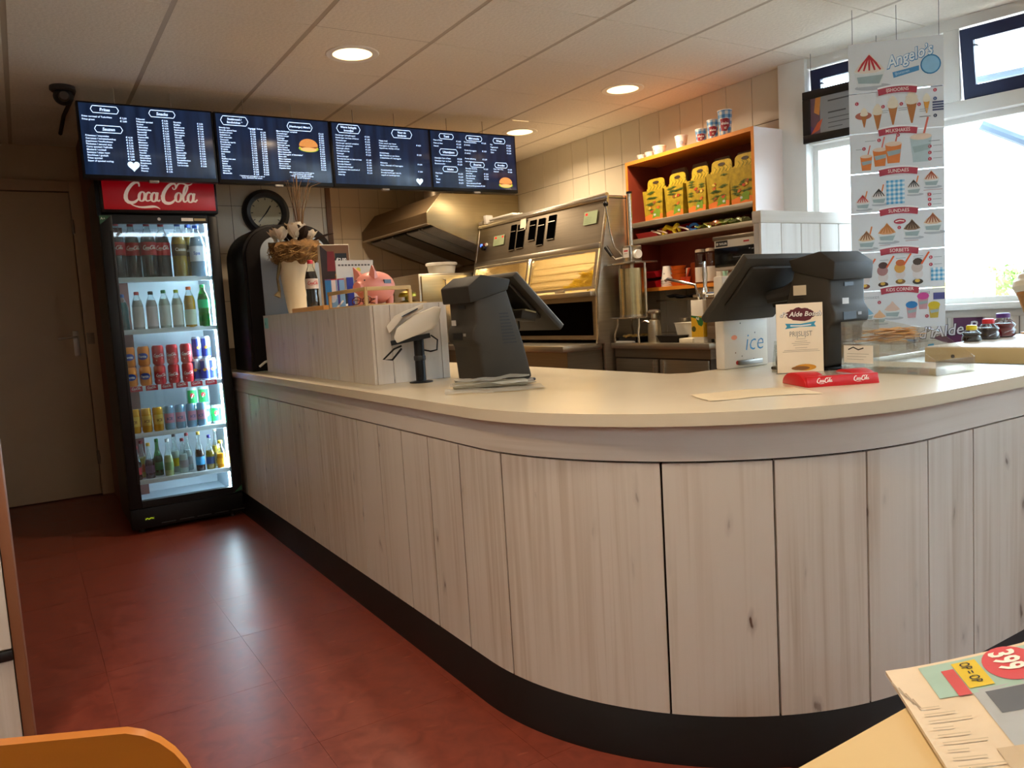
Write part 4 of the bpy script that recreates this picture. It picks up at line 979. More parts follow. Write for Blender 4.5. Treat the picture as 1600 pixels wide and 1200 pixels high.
for sy in (-1, 1):
    e = MB(); e.loft([[(.045 + a * .4, sy * (.045 + b), .135 + c_) for a, b, c_ in ((-.02, -.018, 0), (.03, -.02, -.004), (.035, .02, -.02), (-.02, .02, -.012))], [(.05 + a * .3, sy * (.052 + b * .8), .155 + c_) for a, b, c_ in ((-.012, -.016, 0), (.03, -.016, 0), (.03, .018, -.008), (-.012, .018, -.008))], [(.062, sy * .058, .176), (.066, sy * .058, .176), (.066, sy * .062, .175), (.062, sy * .062, .175)]]); e.build('ear', M_pig, t, smooth=1.2)
    MB().ball((.083, sy * .026, .112), .0042, 8, 6).build('eye', F_black, t)
MB().box((-.03, -.079, .095), (.012, -.062, .112), M=Matrix.Rotation(0, 4, 'X')).build('slot_label', mat('#33414f', .4, 0, .1, 9, name='dark_slot_tape'), t)
MB().box((-.03, .062, .095), (.012, .079, .112)).build('slot_label', mat('#33414f', .4, 0, .1, 9, name='dark_slot_tape'), t)
# reading glasses
t = thing('reading_glasses', 'dark red framed reading glasses lying folded in front of piggy bank', 'glasses', (1.262, 3.20, ZT + .013), -1.25)
M_fr = mat('#5a0e10', .3, 0, .1, 9, name='dark_red_acetate')
for sx in (-1, 1):
    pts = [(sx * .035 + .028 * math.cos(a), 0.004 * math.sin(a), .014 + .017 * math.sin(a)) for a in [2 * PI * k / 16 for k in range(16)]]
    MB().tube(pts, .0022, 6, closed=True).build('rim', M_fr, t)
    MB().lathe([(0, 0), (.016, 0)], (sx * .035, 0, .014), 14, axis=1).build('lens', glass('spectacle_lens', '#f4f6f6', .1), t)
    MB().tube([(sx * .064, 0, .018), (sx * .066, .02, .017), (sx * -.01, .035 + .008 * sx, .006), (sx * -.05, .04 + .008 * sx, -.002)], .0022, 6).build('temple', M_fr, t)
MB().tube([(-.008, 0, .018), (0, -.002, .021), (.008, 0, .018)], .002, 6).build('bridge', M_fr, t)
# service bell
t = thing('service_bell', 'brass counter bell on the near end of the raised box', 'bell', (1.43, 3.09, ZT))
M_brass = mat('#8d7a24', .3, .85, .08, 9, name='aged_brass')
MB().lathe([(0, 0), (.046, 0), (.047, .006), (.034, .014), (.012, .018), (.012, .03), (0, .03)], seg=24).build('base', M_brass, t)
MB().lathe([(.040, .030), (.041, .036), (.036, .048), (.02, .056), (.006, .058), (0, .058)], seg=24).build('dome', M_brass, t)
MB().lathe([(.006, .056), (.006, .066), (.012, .07), (.011, .076), (0, .078)], seg=14).build('button', M_brass, t)
MB().box((-.03, -.008, .014), (-.018, .004, .032)).build('clapper', M_white, t)

# ================================================================== CARD TERMINAL
t = thing('card_terminal', 'white card payment terminal on a black pole before the raised box', 'card terminal', (1.36, 2.865, .90), -.42)
MB().lathe([(0, 0), (.048, 0), (.048, .004), (.024, .008), (0, .008)], seg=24).build('base', M_blk, t)
MB().lathe([(.021, .006), (.021, .19)], seg=16).build('pole', M_blk, t)
MB().lathe([(.0225, .09), (.0245, .095), (.0245, .105), (.0225, .11)], seg=16).build('collar', M_blk_soft, t)
M_term = mat('#dcd3c2', .4, 0, .03, 6, name='terminal_cream')
tb = MB().prism([(-.088, .165), (-.098, .19), (-.085, .225), (-.01, .275), (.075, .305), (.098, .300), (.085, .24), (.06, .215)], -.043, .043, axis=1, bevel=.006).build('shell', M_term, t)
sh_ = MB().prism([(-.115, .205), (-.125, .235), (-.09, .275), (-.055, .290), (.03, .318), (.03, .300), (-.06, .262), (-.085, .235)], .0, .050, axis=1, bevel=.003).build('privacy_shield', M_term, t)
MB().box((-.06, -.036, .0), (.012, .036, .004), M=Matrix.Translation((-.005, 0, .293)) @ Matrix.Rotation(-.42, 4, 'Y')).build('display', mat('#2d3a4a', .15, 0, .1, 9, name='terminal_screen'), tb)
MB().box((-.09, -.04, .150), (.07, .04, .168), M=Matrix.Translation((0, 0, .022)) @ Matrix.Rotation(-.14, 4, 'Y')).build('cradle', M_blk, t)
MB().tube([(-.07, -.045, .155), (-.10, -.05, .145), (-.145, -.05, .105), (-.11, -.05, .102), (-.07, -.05, .145)], .004, 6).build('pull_ring', M_blk, t)
MB().tube([(.05, -.03, .19), (.075, -.035, .17), (.07, -.035, .13), (.045, -.03, .125), (.022, 0, .13)], .0035, 6).build('lead', M_blk, t)

# ================================================================== TILLS
M_pos = mat('#3a352d', .62, 0, .08, 9, name='till_dark_grey', spec=.22); M_pos2 = mat('#2f2b25', .6, 0, .08, 9, name='till_black_grey', spec=.22); M_pos_top = mat('#8a8070', .5, 0, .06, 9, name='till_bezel_edge')
def till(label, loc, rz):
    t = thing('cash_till', label, 'till', loc, rz)
    MB().box((-.115, -.105, 0), (.125, .105, .012), bevel=.005).build('base_plate', M_blk, t)
    col_ = MB().prism([(-.10, .012), (.115, .012), (.085, .14), (.02, .355), (-.03, .375), (-.12, .32), (-.118, .23), (-.135, .205), (-.135, .165), (-.112, .15)], -.10, .10, axis=1, bevel=.012, seg=3).build('column', M_pos, t)
    MB().prism([(-.142, .305), (-.148, .365), (-.09, .405), (.035, .385), (.02, .345), (-.06, .325)], -.108, .108, axis=1, bevel=.006).build('head', M_pos2, t)
    MB().prism([(-.1215, .285), (-.1215, .298), (-.119, .298), (-.119, .285)], -.03, .02, axis=1).build('latch', M_blk, col_)
    MB().box((-.137, -.02, .172), (-.134, .05, .198)).build('port_recess', M_blk, col_)
    v = MB()
    for k in range(10):
        for sy in (-1, 1): v.prism([(-.01 - k * .001, .15 + k * .012), (.05 - k * .0035, .15 + k * .012), (.05 - k * .0035, .155 + k * .012), (-.01 - k * .001, .155 + k * .012)], sy * .1005, sy * .099, axis=1)
    v.build('vents', mat('#141412', .6, 0, .1, 9, name='vent_black'), col_, smooth=0)
    T = Matrix.Translation((.075, 0, .415)) @ Matrix.Rotation(math.radians(46), 4, 'Y')
    mo = MB().box((0, -.09, -.028), (.30, .29, .0), bevel=.008, M=T).build('monitor', M_pos, t)
    MB().box((.003, -.087, -.012), (.297, .287, .002), bevel=.003, M=T).build('bezel', M_pos_top, mo)
    MB().box((.02, -.07, .0015), (.28, .27, .003), M=T).build('touch_screen', mat('#101418', .12, 0, .1, 9, name='dark_touch_glass'), mo)
    MB().box((.03, -.05, -.045), (.22, .25, -.027), bevel=.01, M=T).build('rear_cover', M_pos2, mo)
    MB().tube([(.03, .03, .30), (.09, .05, .27), (.15, .08, .26)], [.035, .028, .024], 10).build('hinge_arm', M_pos2, t)
    MB().box((.04, -.06, .255), (.11, .03, .29), bevel=.006, M=Matrix.Rotation(.25, 4, 'Y')).build('card_reader', M_pos2, mo)
    MB().box((.05, -.065, .288), (.10, .035, .294), M=Matrix.Rotation(.25, 4, 'Y')).build('receipt_slot', mat('#8a8464', .5, 0, .08, 9, name='slot_tan'), mo)
    MB().tube([(.14, .02, .27), (.15, .03, .20), (.12, .04, .14), (.08, .05, .10)], .004, 6).build('cable', M_blk, t)
    pr = Print((-.136, 0, 0), (0, -1, 0), (0, 0, 1)); pr.rect(-.055, .225, -.02, .245, flat('#b9b4ae')); pr.rect(.03, .185, .05, .195, flat('#8f8a84')); pr.build('maker_sticker', col_)
    return t
till('dark grey till beside the card terminal, seen from behind', (1.51, 2.54, .90), 0)
t2 = till('dark grey till behind the red coin tray, screen to the left', (2.385, 1.745, .90), PI / 2)
MB().box((-.03, .1, .262), (.022, .1012, .296), bevel=.0003, seg=1).build('paper_sticker', mat('#d9c8ac', .6, 0, .03, 9, name='sticker_paper'), t2, label='small cream paper sticker')

# ================================================================== LOOSE THINGS ON THE COUNTER
t = thing('plastic_bags', 'bundle of folded clear plastic bags lying by the far till', 'bag', (1.38, 2.33, .90), -.45)
G_bag = glass('clear_film', '#f0efe8', .14, .12, opacity=.28)
def sheet(name, w, d, m, parent, z0, amp, seed, nx=14, ny=6, thick=.0, x0=0., y0=0.):
    rn_ = random.Random(seed); mb = MB(); vs = []
    ph = [rn_.uniform(0, 6) for _ in range(4)]
    for j in range(ny + 1):
        for i in range(nx + 1):
            u, v = i / nx, j / ny
            z = z0 + amp * (1 + .5 * math.sin(7 * u + ph[0]) + .5 * math.sin(9 * v + ph[1] + 3 * u) + .5 * math.sin(17 * u + 5 * v + ph[2]))
            vs.append((x0 + w * (u - .5) + rn_.uniform(-.003, .003), y0 + d * (v - .5) + .015 * math.sin(5 * u + ph[3]), z))
    fs = [(j * (nx + 1) + i, j * (nx + 1) + i + 1, (j + 1) * (nx + 1) + i + 1, (j + 1) * (nx + 1) + i) for j in range(ny) for i in range(nx)]
    mb.add(vs, fs); return mb.build(name, m, parent)
sheet('lower_bag', .34, .17, G_bag, t, .001, .0025, 1, y0=-.05); sheet('upper_bag', .30, .12, G_bag, t, .012, .006, 2, y0=.04); sheet('top_bag', .27, .09, G_bag, t, .028, .005, 3, y0=.06)
b = MB().box((-.14, .02, .004), (.13, .085, .024), bevel=.008).build('folded_core', glass('film_stack', '#d8d6c8', .12, .1, opacity=.5), t)
pr = Print((0, 0, .026), (1, 0, 0), (0, 1, 0)); pr.poly([(-.06, .02), (.06, .025), (.05, .06), (-.07, .055)], flat('#c9c4b4')); pr.up()
for k in range(4): pr.line([(-.05, .028 + k * .008), (.045, .03 + k * .008)], .002, flat('#55524a'))
pr.build('bag_label', b)
t = tag(sheet('paper_sheet', .31, .17, mat('#dcc8a2', .55, 0, .03, 8, name='placemat_paper'), None, .0008, .0007, 9), 'large cream sheet of paper lying flat on the counter front', 'paper')
t.location = (1.69, 1.45, .90); t.rotation_euler = (0, 0, -.48)
pr = Print((0, 0, .0034), (1, 0, 0), (0, 1, 0)); 
for k in range(5): pr.line([(-.12, -.05 + k * .025), (.10 - .02 * (k % 2), -.05 + k * .025)], .002, flat('#b09a72'))
pr.build('faint_print', t)
# coin tray
t = thing('coin_tray', 'red cola coin tray with clear plate at the counter front', 'tray', (1.875, 1.412, .90), -.472)
M_tray = mat('#c8141c', .3, 0, .04, 6, name='tray_red')
MB().box((.0, 0, 0), (.215, .15, .006), bevel=.002).build('base', M_tray, t)
fp = MB().prism([(-.004, .0), (.004, .030), (.016, .030), (.016, .0)], 0, .215, axis=0, bevel=.002).build('front_lip', M_tray, t)
for x0 in (-.004, .151):
    pts = [(.0, 0)] + [(.075 - .075 * math.cos(a), .034 * math.sin(a) + .004) for a in [PI * k / 14 for k in range(15)]] + [(.15, 0)]
    MB().prism([(p[0] + .003, p[1]) for p in pts], x0, x0 + .068, axis=0, bevel=.003).build('end_hump', M_tray, t)
MB().box((.05, .018, .026), (.17, .145, .030), bevel=.001).build('clear_plate', glass('clear_acrylic', '#f6f2ea', .1, opacity=.12), t)
pr = Print((0, -.004, 0), (1, 0, 0), (0, .26, 1)); cola_script(pr, .028, .011, .05, F_white); cola_script(pr, .138, .011, .05, F_white); pr.build('cola_lettering', fp)
# price list in a stand
t = thing('price_list', 'cream price list card in an acrylic stand before the till', 'menu', (2.150, 1.735, .90), -.69)
G_ac = glass('clear_acrylic_sheet', '#f4f6f4', .08, opacity=.04)
MB().prism([(0, 0), (.003, 0), (.018, .10), (.07, .0), (.074, .0), (.02, .112), (.014, .112)], -.004, .152, axis=0).build('stand', G_ac, t)
cd = MB().box((.0, -.002, .004), (.150, .0, .236)).build('card', mat('#f2e2c8', .6, 0, .03, 6, name='cream_card'), t)
pr = Print((0, -.002, .004), (1, 0, 0), (0, 0, 1))
rr = random.Random(3); pr.poly([(.078 + (.045 + rr.uniform(-.004, .004)) * math.cos(a), .195 + (.022 + rr.uniform(-.003, .003)) * math.sin(a)) for a in [2 * PI * k / 30 for k in range(30)]], flat('#5a1420')); pr.up()
pr.text('d\u2019r Alde Bosch', .078, .188, .0225, F_black, 'CENTER', bold=.05, shear=.25); pr.up().text('d\u2019r Alde Bosch', .0775, .1885, .0225, F_white, 'CENTER', bold=.015, shear=.25)
pr.poly([(.028, .166), (.034, .156), (.028, .148), (.078, .153), (.128, .152), (.122, .161), (.128, .170), (.078, .163)], flat('#3a9ac0')); pr.up().line([(.045, .158), (.078, .1565), (.112, .159)], .004, F_white); pr.text('PRIJSLIJST', .078, .122, .024, flat('#8a8a86'), 'CENTER', sx=.75)
for y, w in ((.112, .03), (.104, .04), (.098, .06), (.092, .05), (.082, .04), (.075, .11), (.070, .12)): pr.rect(.078 - w / 2, y, .078 + w / 2, y + .0012, flat('#a89a84'))
pr.disc(.09, .016, .036, flat('#d8962a'), .011); pr.up().disc(.075, .014, .03, flat('#8a5a2a'), .007); pr.build('card_print', cd)
# acrylic box with wooden chip forks
t = thing('fork_box', 'clear acrylic box with a paper note beside the till', 'box', (2.314, 1.605, .90), -1.68)
w_, d_ = .34, .18
a = MB()
a.prism([(0, 0), (w_, 0), (w_, .045), (.22, .125), (0, .165)], 0, .003, axis=1); a.prism([(0, 0), (w_, 0), (w_, .045), (.22, .125), (0, .165)], d_, d_ + .003, axis=1)
a.box((0, 0, 0), (.003, d_, .165)); a.box((w_, 0, 0), (w_ + .003, d_, .045)); a.box((0, 0, 0), (w_, d_, .003))
a.build('acrylic_shell', glass('clear_acrylic_shell', '#fbf9f4', .035, opacity=.03), t)
a = MB(); a.box((.004, .004, .092), (.215, d_ - .002, .096)); a.build('inner_shelf', glass('clear_acrylic_shell', '#fbf9f4', .035, opacity=.03), t)
np_ = MB().box((.012, -.002, .03), (.125, -.001, .088)).build('paper_note', mat('#e8e2d6', .6, 0, .03, 9, name='note_paper'), t)
pr = Print((0, -.002, 0), (1, 0, 0), (0, 0, 1)); pr.line([(.03, .074), (.05, .082), (.07, .074), (.09, .080)], .004, F_black)
for k in range(3): pr.rect(.025, .060 - k * .009, .11 - .01 * k, .061 - k * .009, flat('#8a8478'))
pr.build('note_print', np_)
M_fork = mat('#d09a52', .6, 0, .15, 20, name='birch_fork')
mb = MB(); pts = [(-.042, -.005), (.015, -.004), (.026, -.0075), (.042, -.0065), (.042, -.003), (.030, -.0015), (.030, .0015), (.042, .003), (.042, .0065), (.026, .0075), (.015, .004), (-.042, .005)]
mb.prism(pts, 0, .0016, axis=2)
f0 = None; rf = random.Random(8)
FW = Matrix.Translation((2.314, 1.605, .90)) @ Matrix.Rotation(-1.68, 4, 'Z')
for k in range(84):
    lv = k // 14; px_ = .05 + .008 * lv + rf.random() * (.12 - .016 * lv); py_ = .03 + rf.random() * .13
    p = FW @ Vector((px_, py_, .0975 + lv * .007 + rf.uniform(0, .004)))
    r_ = (rf.uniform(-.08, .08), rf.uniform(-.08, .08), rf.uniform(-.5, .5) - .42 + (PI if rf.random() < .5 else 0))
    if f0 is None: f0 = tag(mb.build('wooden_fork', M_fork, None, tuple(p), r_), 'small wooden chip fork in the pile in the acrylic box', 'fork', 'wooden chip forks in the acrylic box')
    else: c = f0.copy(); COL.objects.link(c); c.location = p; c.rotation_euler = r_
# ================================================================== KITCHEN
ST = steel('#b8b0a0', .30); ST_D = steel('#8c8272', .35); ST_B = steel('#d0cabd', .22)
# stainless work counter under the shelf rack
t = thing('work_counter', 'stainless steel work counter below the orange shelf rack', 'counter', (3.5, 3.32, 0))
MB().box((0, 0, .862), (.49, .925, .90), bevel=.003).build('worktop', ST, t)
MB().box((.03, .02, .80), (.48, .92, .861)).build('apron', ST_D, t)
MB().box((.04, .03, .10), (.48, .92, .80)).build('carcass', mat('#4a4036', .5, .4, .1, 5, name='dark_steel_carcass'), t)
for k in range(2):
    d = MB().box((.022, .035 + k * .445, .12), (.04, .035 + k * .445 + .425, .79), bevel=.004).build('door', ST_D, t)
    MB().box((.012, .06 + k * .445 + (.35 if k == 0 else 0), .70), (.022, .075 + k * .445 + (.35 if k == 0 else 0), .785)).build('handle', ST_B, d)
for y in (.05, .87): MB().cyl((.08, y, 0), (.08, y, .10), .02, .02, 8).build('foot', ST_D, t)

# frying range with canopy and fries display
fy = thing('frying_range', 'large stainless frying range with lit fries display and control canopy', 'fryer', (0, 4.25, 0))
FL = 1.80
prof = [(3.39, .93), (3.40, 1.275), (3.50, 1.73), (3.54, 1.915), (3.99, 1.915), (3.99, .0), (3.45, .0), (3.45, .90), (3.39, .90)]
MB().prism(prof, 0, .022, axis=1, bevel=.003).build('side_panel', ST, fy)
MB().prism(prof, FL - .022, FL, axis=1, bevel=.003).build('side_panel', ST, fy)
MB().prism([(3.386, .93), (3.396, 1.277), (3.496, 1.732), (3.536, 1.925), (3.548, 1.925), (3.508, 1.73), (3.408, 1.273), (3.398, .93)], -.004, .004, axis=1).build('edge_trim', ST_B, fy)
# upper control face (leans back): between z 1.60 and 1.90
def fx(z): return 3.40 + (z - 1.275) * (3.50 - 3.40) / (1.73 - 1.275) if z < 1.73 else 3.50 + (z - 1.73) * .04 / .185
ctl = MB().prism([(fx(1.60) + .005, 1.60), (fx(1.73) + .005, 1.73), (fx(1.90) + .005, 1.90), (fx(1.90) + .05, 1.90), (fx(1.60) + .06, 1.60)], .022, FL - .022, axis=1).build('control_panel', ST_D, fy)
MB().box((3.53, .0, 1.90), (3.99, FL, 1.93), bevel=.006).build('top_rail', ST_B, fy)
MB().cyl((3.55, 0.02, 1.935), (3.55, FL - .02, 1.935), .016, .016, 10).build('top_tube', ST_B, fy)
MB().prism([(fx(1.575) - .012, 1.565), (fx(1.6) - .008, 1.605), (fx(1.6) + .03, 1.605), (fx(1.575) + .03, 1.565)], .022, FL - .022, axis=1, bevel=.002).build('canopy_lip', ST, fy)
def on_face(y, z, off=.0): return Vector((fx(z) - off, y, z))
TILT = math.atan2(.10, .455)
def face_M(y, z, off=0.0): return Matrix.Translation(on_face(y, z, off)) @ Matrix.Rotation(TILT, 4, 'Y')
for y, z0, z1, w in ((1.205, 1.665, 1.875, .075), (1.085, 1.67, 1.865, .10), (.92, 1.715, 1.875, .085), (.795, 1.665, 1.875, .085), (.655, 1.695, 1.88, .09)):
    s_ = MB().box((-.003, -w / 2, 0), (.03, w / 2, (z1 - z0)), M=face_M(y, z0, .0)).build('vent_slot', mat('#030303', .9, 0, .2, 9, name='slot_shade', spec=0.0), ctl)  # solid black block: the shade inside the opening is put into its colour
    MB().box((-.006, -w / 2 - .004, -.006), (-.001, w / 2 + .004, .0), M=face_M(y, z0, .0)).build('slot_trim', ST_B, s_)
    MB().box((-.005, -w / 2, .72 * (z1 - z0)), (-.0035, w / 2, .75 * (z1 - z0)), M=face_M(y, z0, .0)).build('slot_bar', ST_B, s_)
for i, (y, c) in enumerate(((1.70, '#4a7ae0'), (1.655, '#7a1a18'), (1.615, '#d8d4c8'))):
    b = MB().lathe([(.014, -.014), (.016, 0)], axis=0, seg=12)
    b.build('switch', glow('#5a86ff', 1.5, 'pilot_light') if i == 0 else mat(c, .4), ctl, tuple(on_face(y, 1.75, .0)))
MB().lathe([(.02, -.02), (.022, 0)], axis=0, seg=14).build('knob', M_blk, ctl, tuple(on_face(1.655, 1.725, .004)))
for y, z, w, h in ((1.42, 1.725, .17, .085), (.17, 1.745, .15, .095)):
    p = MB().box((-.0035, -w / 2, 0), (-.002, w / 2, h), M=face_M(y, z, .0)).build('control_label', mat('#9fb08a', .5, 0, .04, 9, name='label_green'), ctl)
    q = face_M(y, z, .0036); u = q.to_3x3() @ Vector((0, -1, 0)); v = q.to_3x3() @ Vector((0, 0, 1))
    pr = Print(q @ Vector((0, 0, 0)), u, v); pr.rect(-w * .40, h * .72, -w * .22, h * .9, glow('#e01818', .8, 'led_red'))
    if y > 1: pr.rect(w * .28, h * .72, w * .42, h * .9, glow('#e01818', .8, 'led_red'))
    for k in range(4): pr.rect(-w * .4, h * (.14 + .13 * k), w * .1, h * (.16 + .13 * k), flat('#7f9270'))
    pr.build('label_print', p)
MB().prism([(fx(1.88) - .004, 1.90), (fx(1.88) - .006, 1.84), (fx(1.82) - .004, 1.815), (fx(1.82) - .003, 1.815), (fx(1.88) - .003, 1.90)], 1.02, 1.10, axis=1).build('paper_slip', mat('#e6dcc4', .6), ctl)
# glass windows with frames
for y0, y1 in ((.03, .87), (.90, 1.765)):
    def FP(y, z, o=0.0): return Vector((fx(z) - o, y, z))
    f = MB()
    for (ya, za, yb, zb) in ((y0, 1.285, y1, 1.305), (y0, 1.545, y1, 1.562), (y0, 1.305, y0 + .022, 1.545), (y1 - .022, 1.305, y1, 1.545)):
        f.loft([[FP(ya, za, .008), FP(yb, za, .008), FP(yb, za, -.01), FP(ya, za, -.01)], [FP(ya, zb, .008), FP(yb, zb, .008), FP(yb, zb, -.01), FP(ya, zb, -.01)]])
    fo = f.build('window_frame', ST_B, fy)
    g = MB(); g.loft([[FP(y0 + .022, 1.305, .001), FP(y1 - .022, 1.305, .001), FP(y1 - .022, 1.305, -.003), FP(y0 + .022, 1.305, -.003)], [FP(y0 + .022, 1.545, .001), FP(y1 - .022, 1.545, .001), FP(y1 - .022, 1.545, -.003), FP(y0 + .022, 1.545, -.003)]])
    g.build('pane', glass('display_glass', '#fff8ea', .05), fo)
MB().box((3.384, .36, 1.272), (3.396, .48, 1.29), bevel=.002).build('latch', ST_B, fy)
# warm inside
M_in = mat('#d6cbae', .4, .2, .05, 6, name='chamber_enamel')
i_ = MB(); i_.box((3.93, .022, 1.22), (3.96, FL - .022, 1.60)); i_.box((3.42, .022, 1.22), (3.95, FL - .022, 1.272)); i_.box((3.50, .022, 1.592), (3.95, FL - .022, 1.60))
i_.build('chamber_liner', M_in, fy)
for k in range(5): MB().box((3.915, .03, 1.29 + k * .055), (3.93, FL - .03, 1.315 + k * .055), bevel=.003).build('louvre', M_in, fy)
MB().prism([(3.45, 1.272), (3.93, 1.272), (3.93, 1.54)], .55, .556, axis=1).build('divider', M_in, fy)
MB().cyl((3.60, .10, 1.575), (3.60, 1.70, 1.575), .014, .014, 10).build('heat_lamp', glow('#ffe4b4', 45.0, 'heat_lamp_tube'), fy)
MB().box((3.40, .022, .93), (3.42, FL - .022, 1.27)).build('lower_front', ST_D, fy)
MB().box((3.36, .022, 1.235), (3.42, FL - .022, 1.27), bevel=.004).build('front_ledge', ST, fy)
MB().box((3.394, .06, .96), (3.40, FL - .06, 1.20)).build('recess_shade_plate', mat('#080503', .9, 0, .2, 6, name='recess_shade', spec=0.0), fy)  # flat black plate painted as the shade of a recess, nothing is cut in
MB().box((3.10, .022, .86), (3.45, FL - .022, .905), bevel=.008).build('front_shelf', ST, fy)
MB().box((3.14, .03, .10), (3.45, FL - .03, .86)).build('base_cabinet', ST_D, fy)
# heap of fries (nobody could count it)
rf = random.Random(21); mb = MB()
for k in range(560):
    u = rf.random(); y = 4.25 + .06 + .40 * rf.random(); x = 3.46 + .36 * rf.random()
    h = 1.29 + .125 * max(0, 1 - ((y - 4.25 - .24) / .27) ** 2) * min(1, (x - 3.44) / .10) * rf.random() ** .4
    M_ = Matrix.Translation((x, y, h)) @ Matrix.Rotation(rf.uniform(0, PI), 4, 'Z') @ Matrix.Rotation(rf.uniform(-.5, .5), 4, 'Y')
    l = rf.uniform(.022, .04); mb.box((-l, -.005, -.005), (l, .005, .005), M=M_)
o = mb.build('french_fries', mat('#ffe42e', .5, 0, .12, 30, name='fried_potato'), None, smooth=0, kind='stuff'); tag(o, 'heap of bright yellow fries behind the lit display glass', 'fries')
# white plastic rack on top of the range
t = thing('folding_rack', 'white plastic rack lying on the far end of the frying range', 'rack', (3.55, 5.90, 1.932))
r_ = MB(); r_.box((0, -.40, .03), (.05, .12, .045), bevel=.004); r_.box((-.03, -.02, 0), (.04, .03, .075), bevel=.006); r_.box((-.02, .06, 0), (.02, .14, .03), bevel=.006)
for k in range(4): r_.box((.06 + k * .03, -.40, .03), (.075 + k * .03, .12, .045), bevel=.003)
r_.box((.05, -.38, .032), (.17, -.36, .042)); r_.box((.05, .08, .032), (.17, .10, .042))
r_.build('rack_frame', M_white, t)

# extraction hood on the right wall, further back
hd = thing('extractor_hood', 'stainless extractor hood with baffle filters in the back kitchen', 'extractor hood', (0, 6.06, 0))
HP = [(3.04, 2.05), (3.19, 2.215), (3.985, 2.215), (3.985, 1.62), (3.50, 1.775), (3.04, 1.955)]
HL = 1.5
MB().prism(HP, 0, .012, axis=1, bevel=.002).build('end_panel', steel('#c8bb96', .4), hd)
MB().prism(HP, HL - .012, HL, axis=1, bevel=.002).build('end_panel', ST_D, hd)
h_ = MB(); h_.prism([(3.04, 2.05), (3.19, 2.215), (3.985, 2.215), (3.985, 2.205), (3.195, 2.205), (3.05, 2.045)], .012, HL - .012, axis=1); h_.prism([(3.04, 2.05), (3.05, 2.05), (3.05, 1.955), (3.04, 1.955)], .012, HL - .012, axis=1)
h_.build('canopy', steel('#6e5c44', .4), hd)  # brown of the reflected dark ceiling is put into this steel colour
MB().prism([(3.03, 1.958), (3.06, 1.95), (3.06, 1.94), (3.03, 1.948)], -.002, HL, axis=1).build('drip_lip', ST_B, hd)
MB().prism([(3.985, 1.60), (3.94, 1.60), (3.94, 1.645), (3.985, 1.63)], .012, HL - .012, axis=1).build('grease_channel', ST_D, hd)
def hz(x): return 1.945 - (x - 3.06) * (.32 / .88)
MB().prism([(3.06, hz(3.06) + .03), (3.94, hz(3.94) + .03), (3.94, hz(3.94) + .038), (3.06, hz(3.06) + .038)], .012, HL - .012, axis=1).build('backing', mat('#15181c', .5, .3, .1, 6, name='hood_dark'), hd)
M_baf = mat('#b4bac2', .35, .45, .08, 6, name='baffle_alloy')
sl = None
for y0 in (.03, .34, .93, 1.20):
    fl = MB(); a_, b_ = y0, y0 + .26
    fl.prism([(3.12, hz(3.12) + .008), (3.88, hz(3.88) + .008), (3.88, hz(3.88) + .02), (3.12, hz(3.12) + .02)], a_, a_ + .012, axis=1); fl.prism([(3.12, hz(3.12) + .008), (3.88, hz(3.88) + .008), (3.88, hz(3.88) + .02), (3.12, hz(3.12) + .02)], b_ - .012, b_, axis=1)
    fo = fl.build('baffle_filter', M_baf, hd)
    for k in range(9):
        y = a_ + .02 + k * .026
        if sl is None: sl = MB().prism([(3.12, hz(3.12)), (3.88, hz(3.88)), (3.88, hz(3.88) + .012), (3.12, hz(3.12) + .012)], 0, .013, axis=1).build('baffle_slat', M_baf, fo, (0, y, 0), smooth=0)
        else: child(sl, fo, (0, y, 0))
MB().prism([(3.12, hz(3.12) + .002), (3.88, hz(3.88) + .002), (3.88, hz(3.88) + .015), (3.12, hz(3.12) + .015)], .63, .91, axis=1).build('blank_panel', steel('#59616b', .3), hd)
MB().cyl((3.45, .55, 2.21), (3.45, .55, 2.55), .14, .14, 20).build('duct', ST_D, hd)
# steel oven with handle, tub on top
t = thing('steel_oven', 'stainless steel oven with a bar handle under the hood', 'oven', (2.94, 6.09, .0))
MB().box((.0, .02, .9), (.66, .55, 1.53), bevel=.006).build('body', ST, t)
d = MB().box((.02, 0, 1.28), (.64, .02, 1.51), bevel=.004).build('door', steel('#c3b894', .35), t)
MB().tube([(.235, 0, 1.31), (.235, -.035, 1.32), (.235, -.035, 1.47), (.235, 0, 1.48)], .009, 8).build('handle', ST_B, d)
MB().box((.02, .0, .93), (.60, .02, 1.24), bevel=.004).build('lower_door', ST_D, t)
MB().box((.02, .06, .0), (.60, .52, .90)).build('stand', ST_D, t)
t = thing('plastic_tub', 'white lidded plastic tub on top of the steel oven', 'tub', (3.27, 6.30, 1.531))
MB().lathe([(0, 0), (.115, 0), (.13, .075), (.138, .078), (.138, .085), (0, .085)], seg=28).build('tub', mat('#cfd0cc', .5, 0, .04, 6, name='milky_plastic'), t)
MB().lathe([(.142, .078), (.144, .098), (.135, .103), (0, .104)], seg=28).build('lid', mat('#dcdcd8', .5, 0, .04, 6, name='milky_lid'), t)

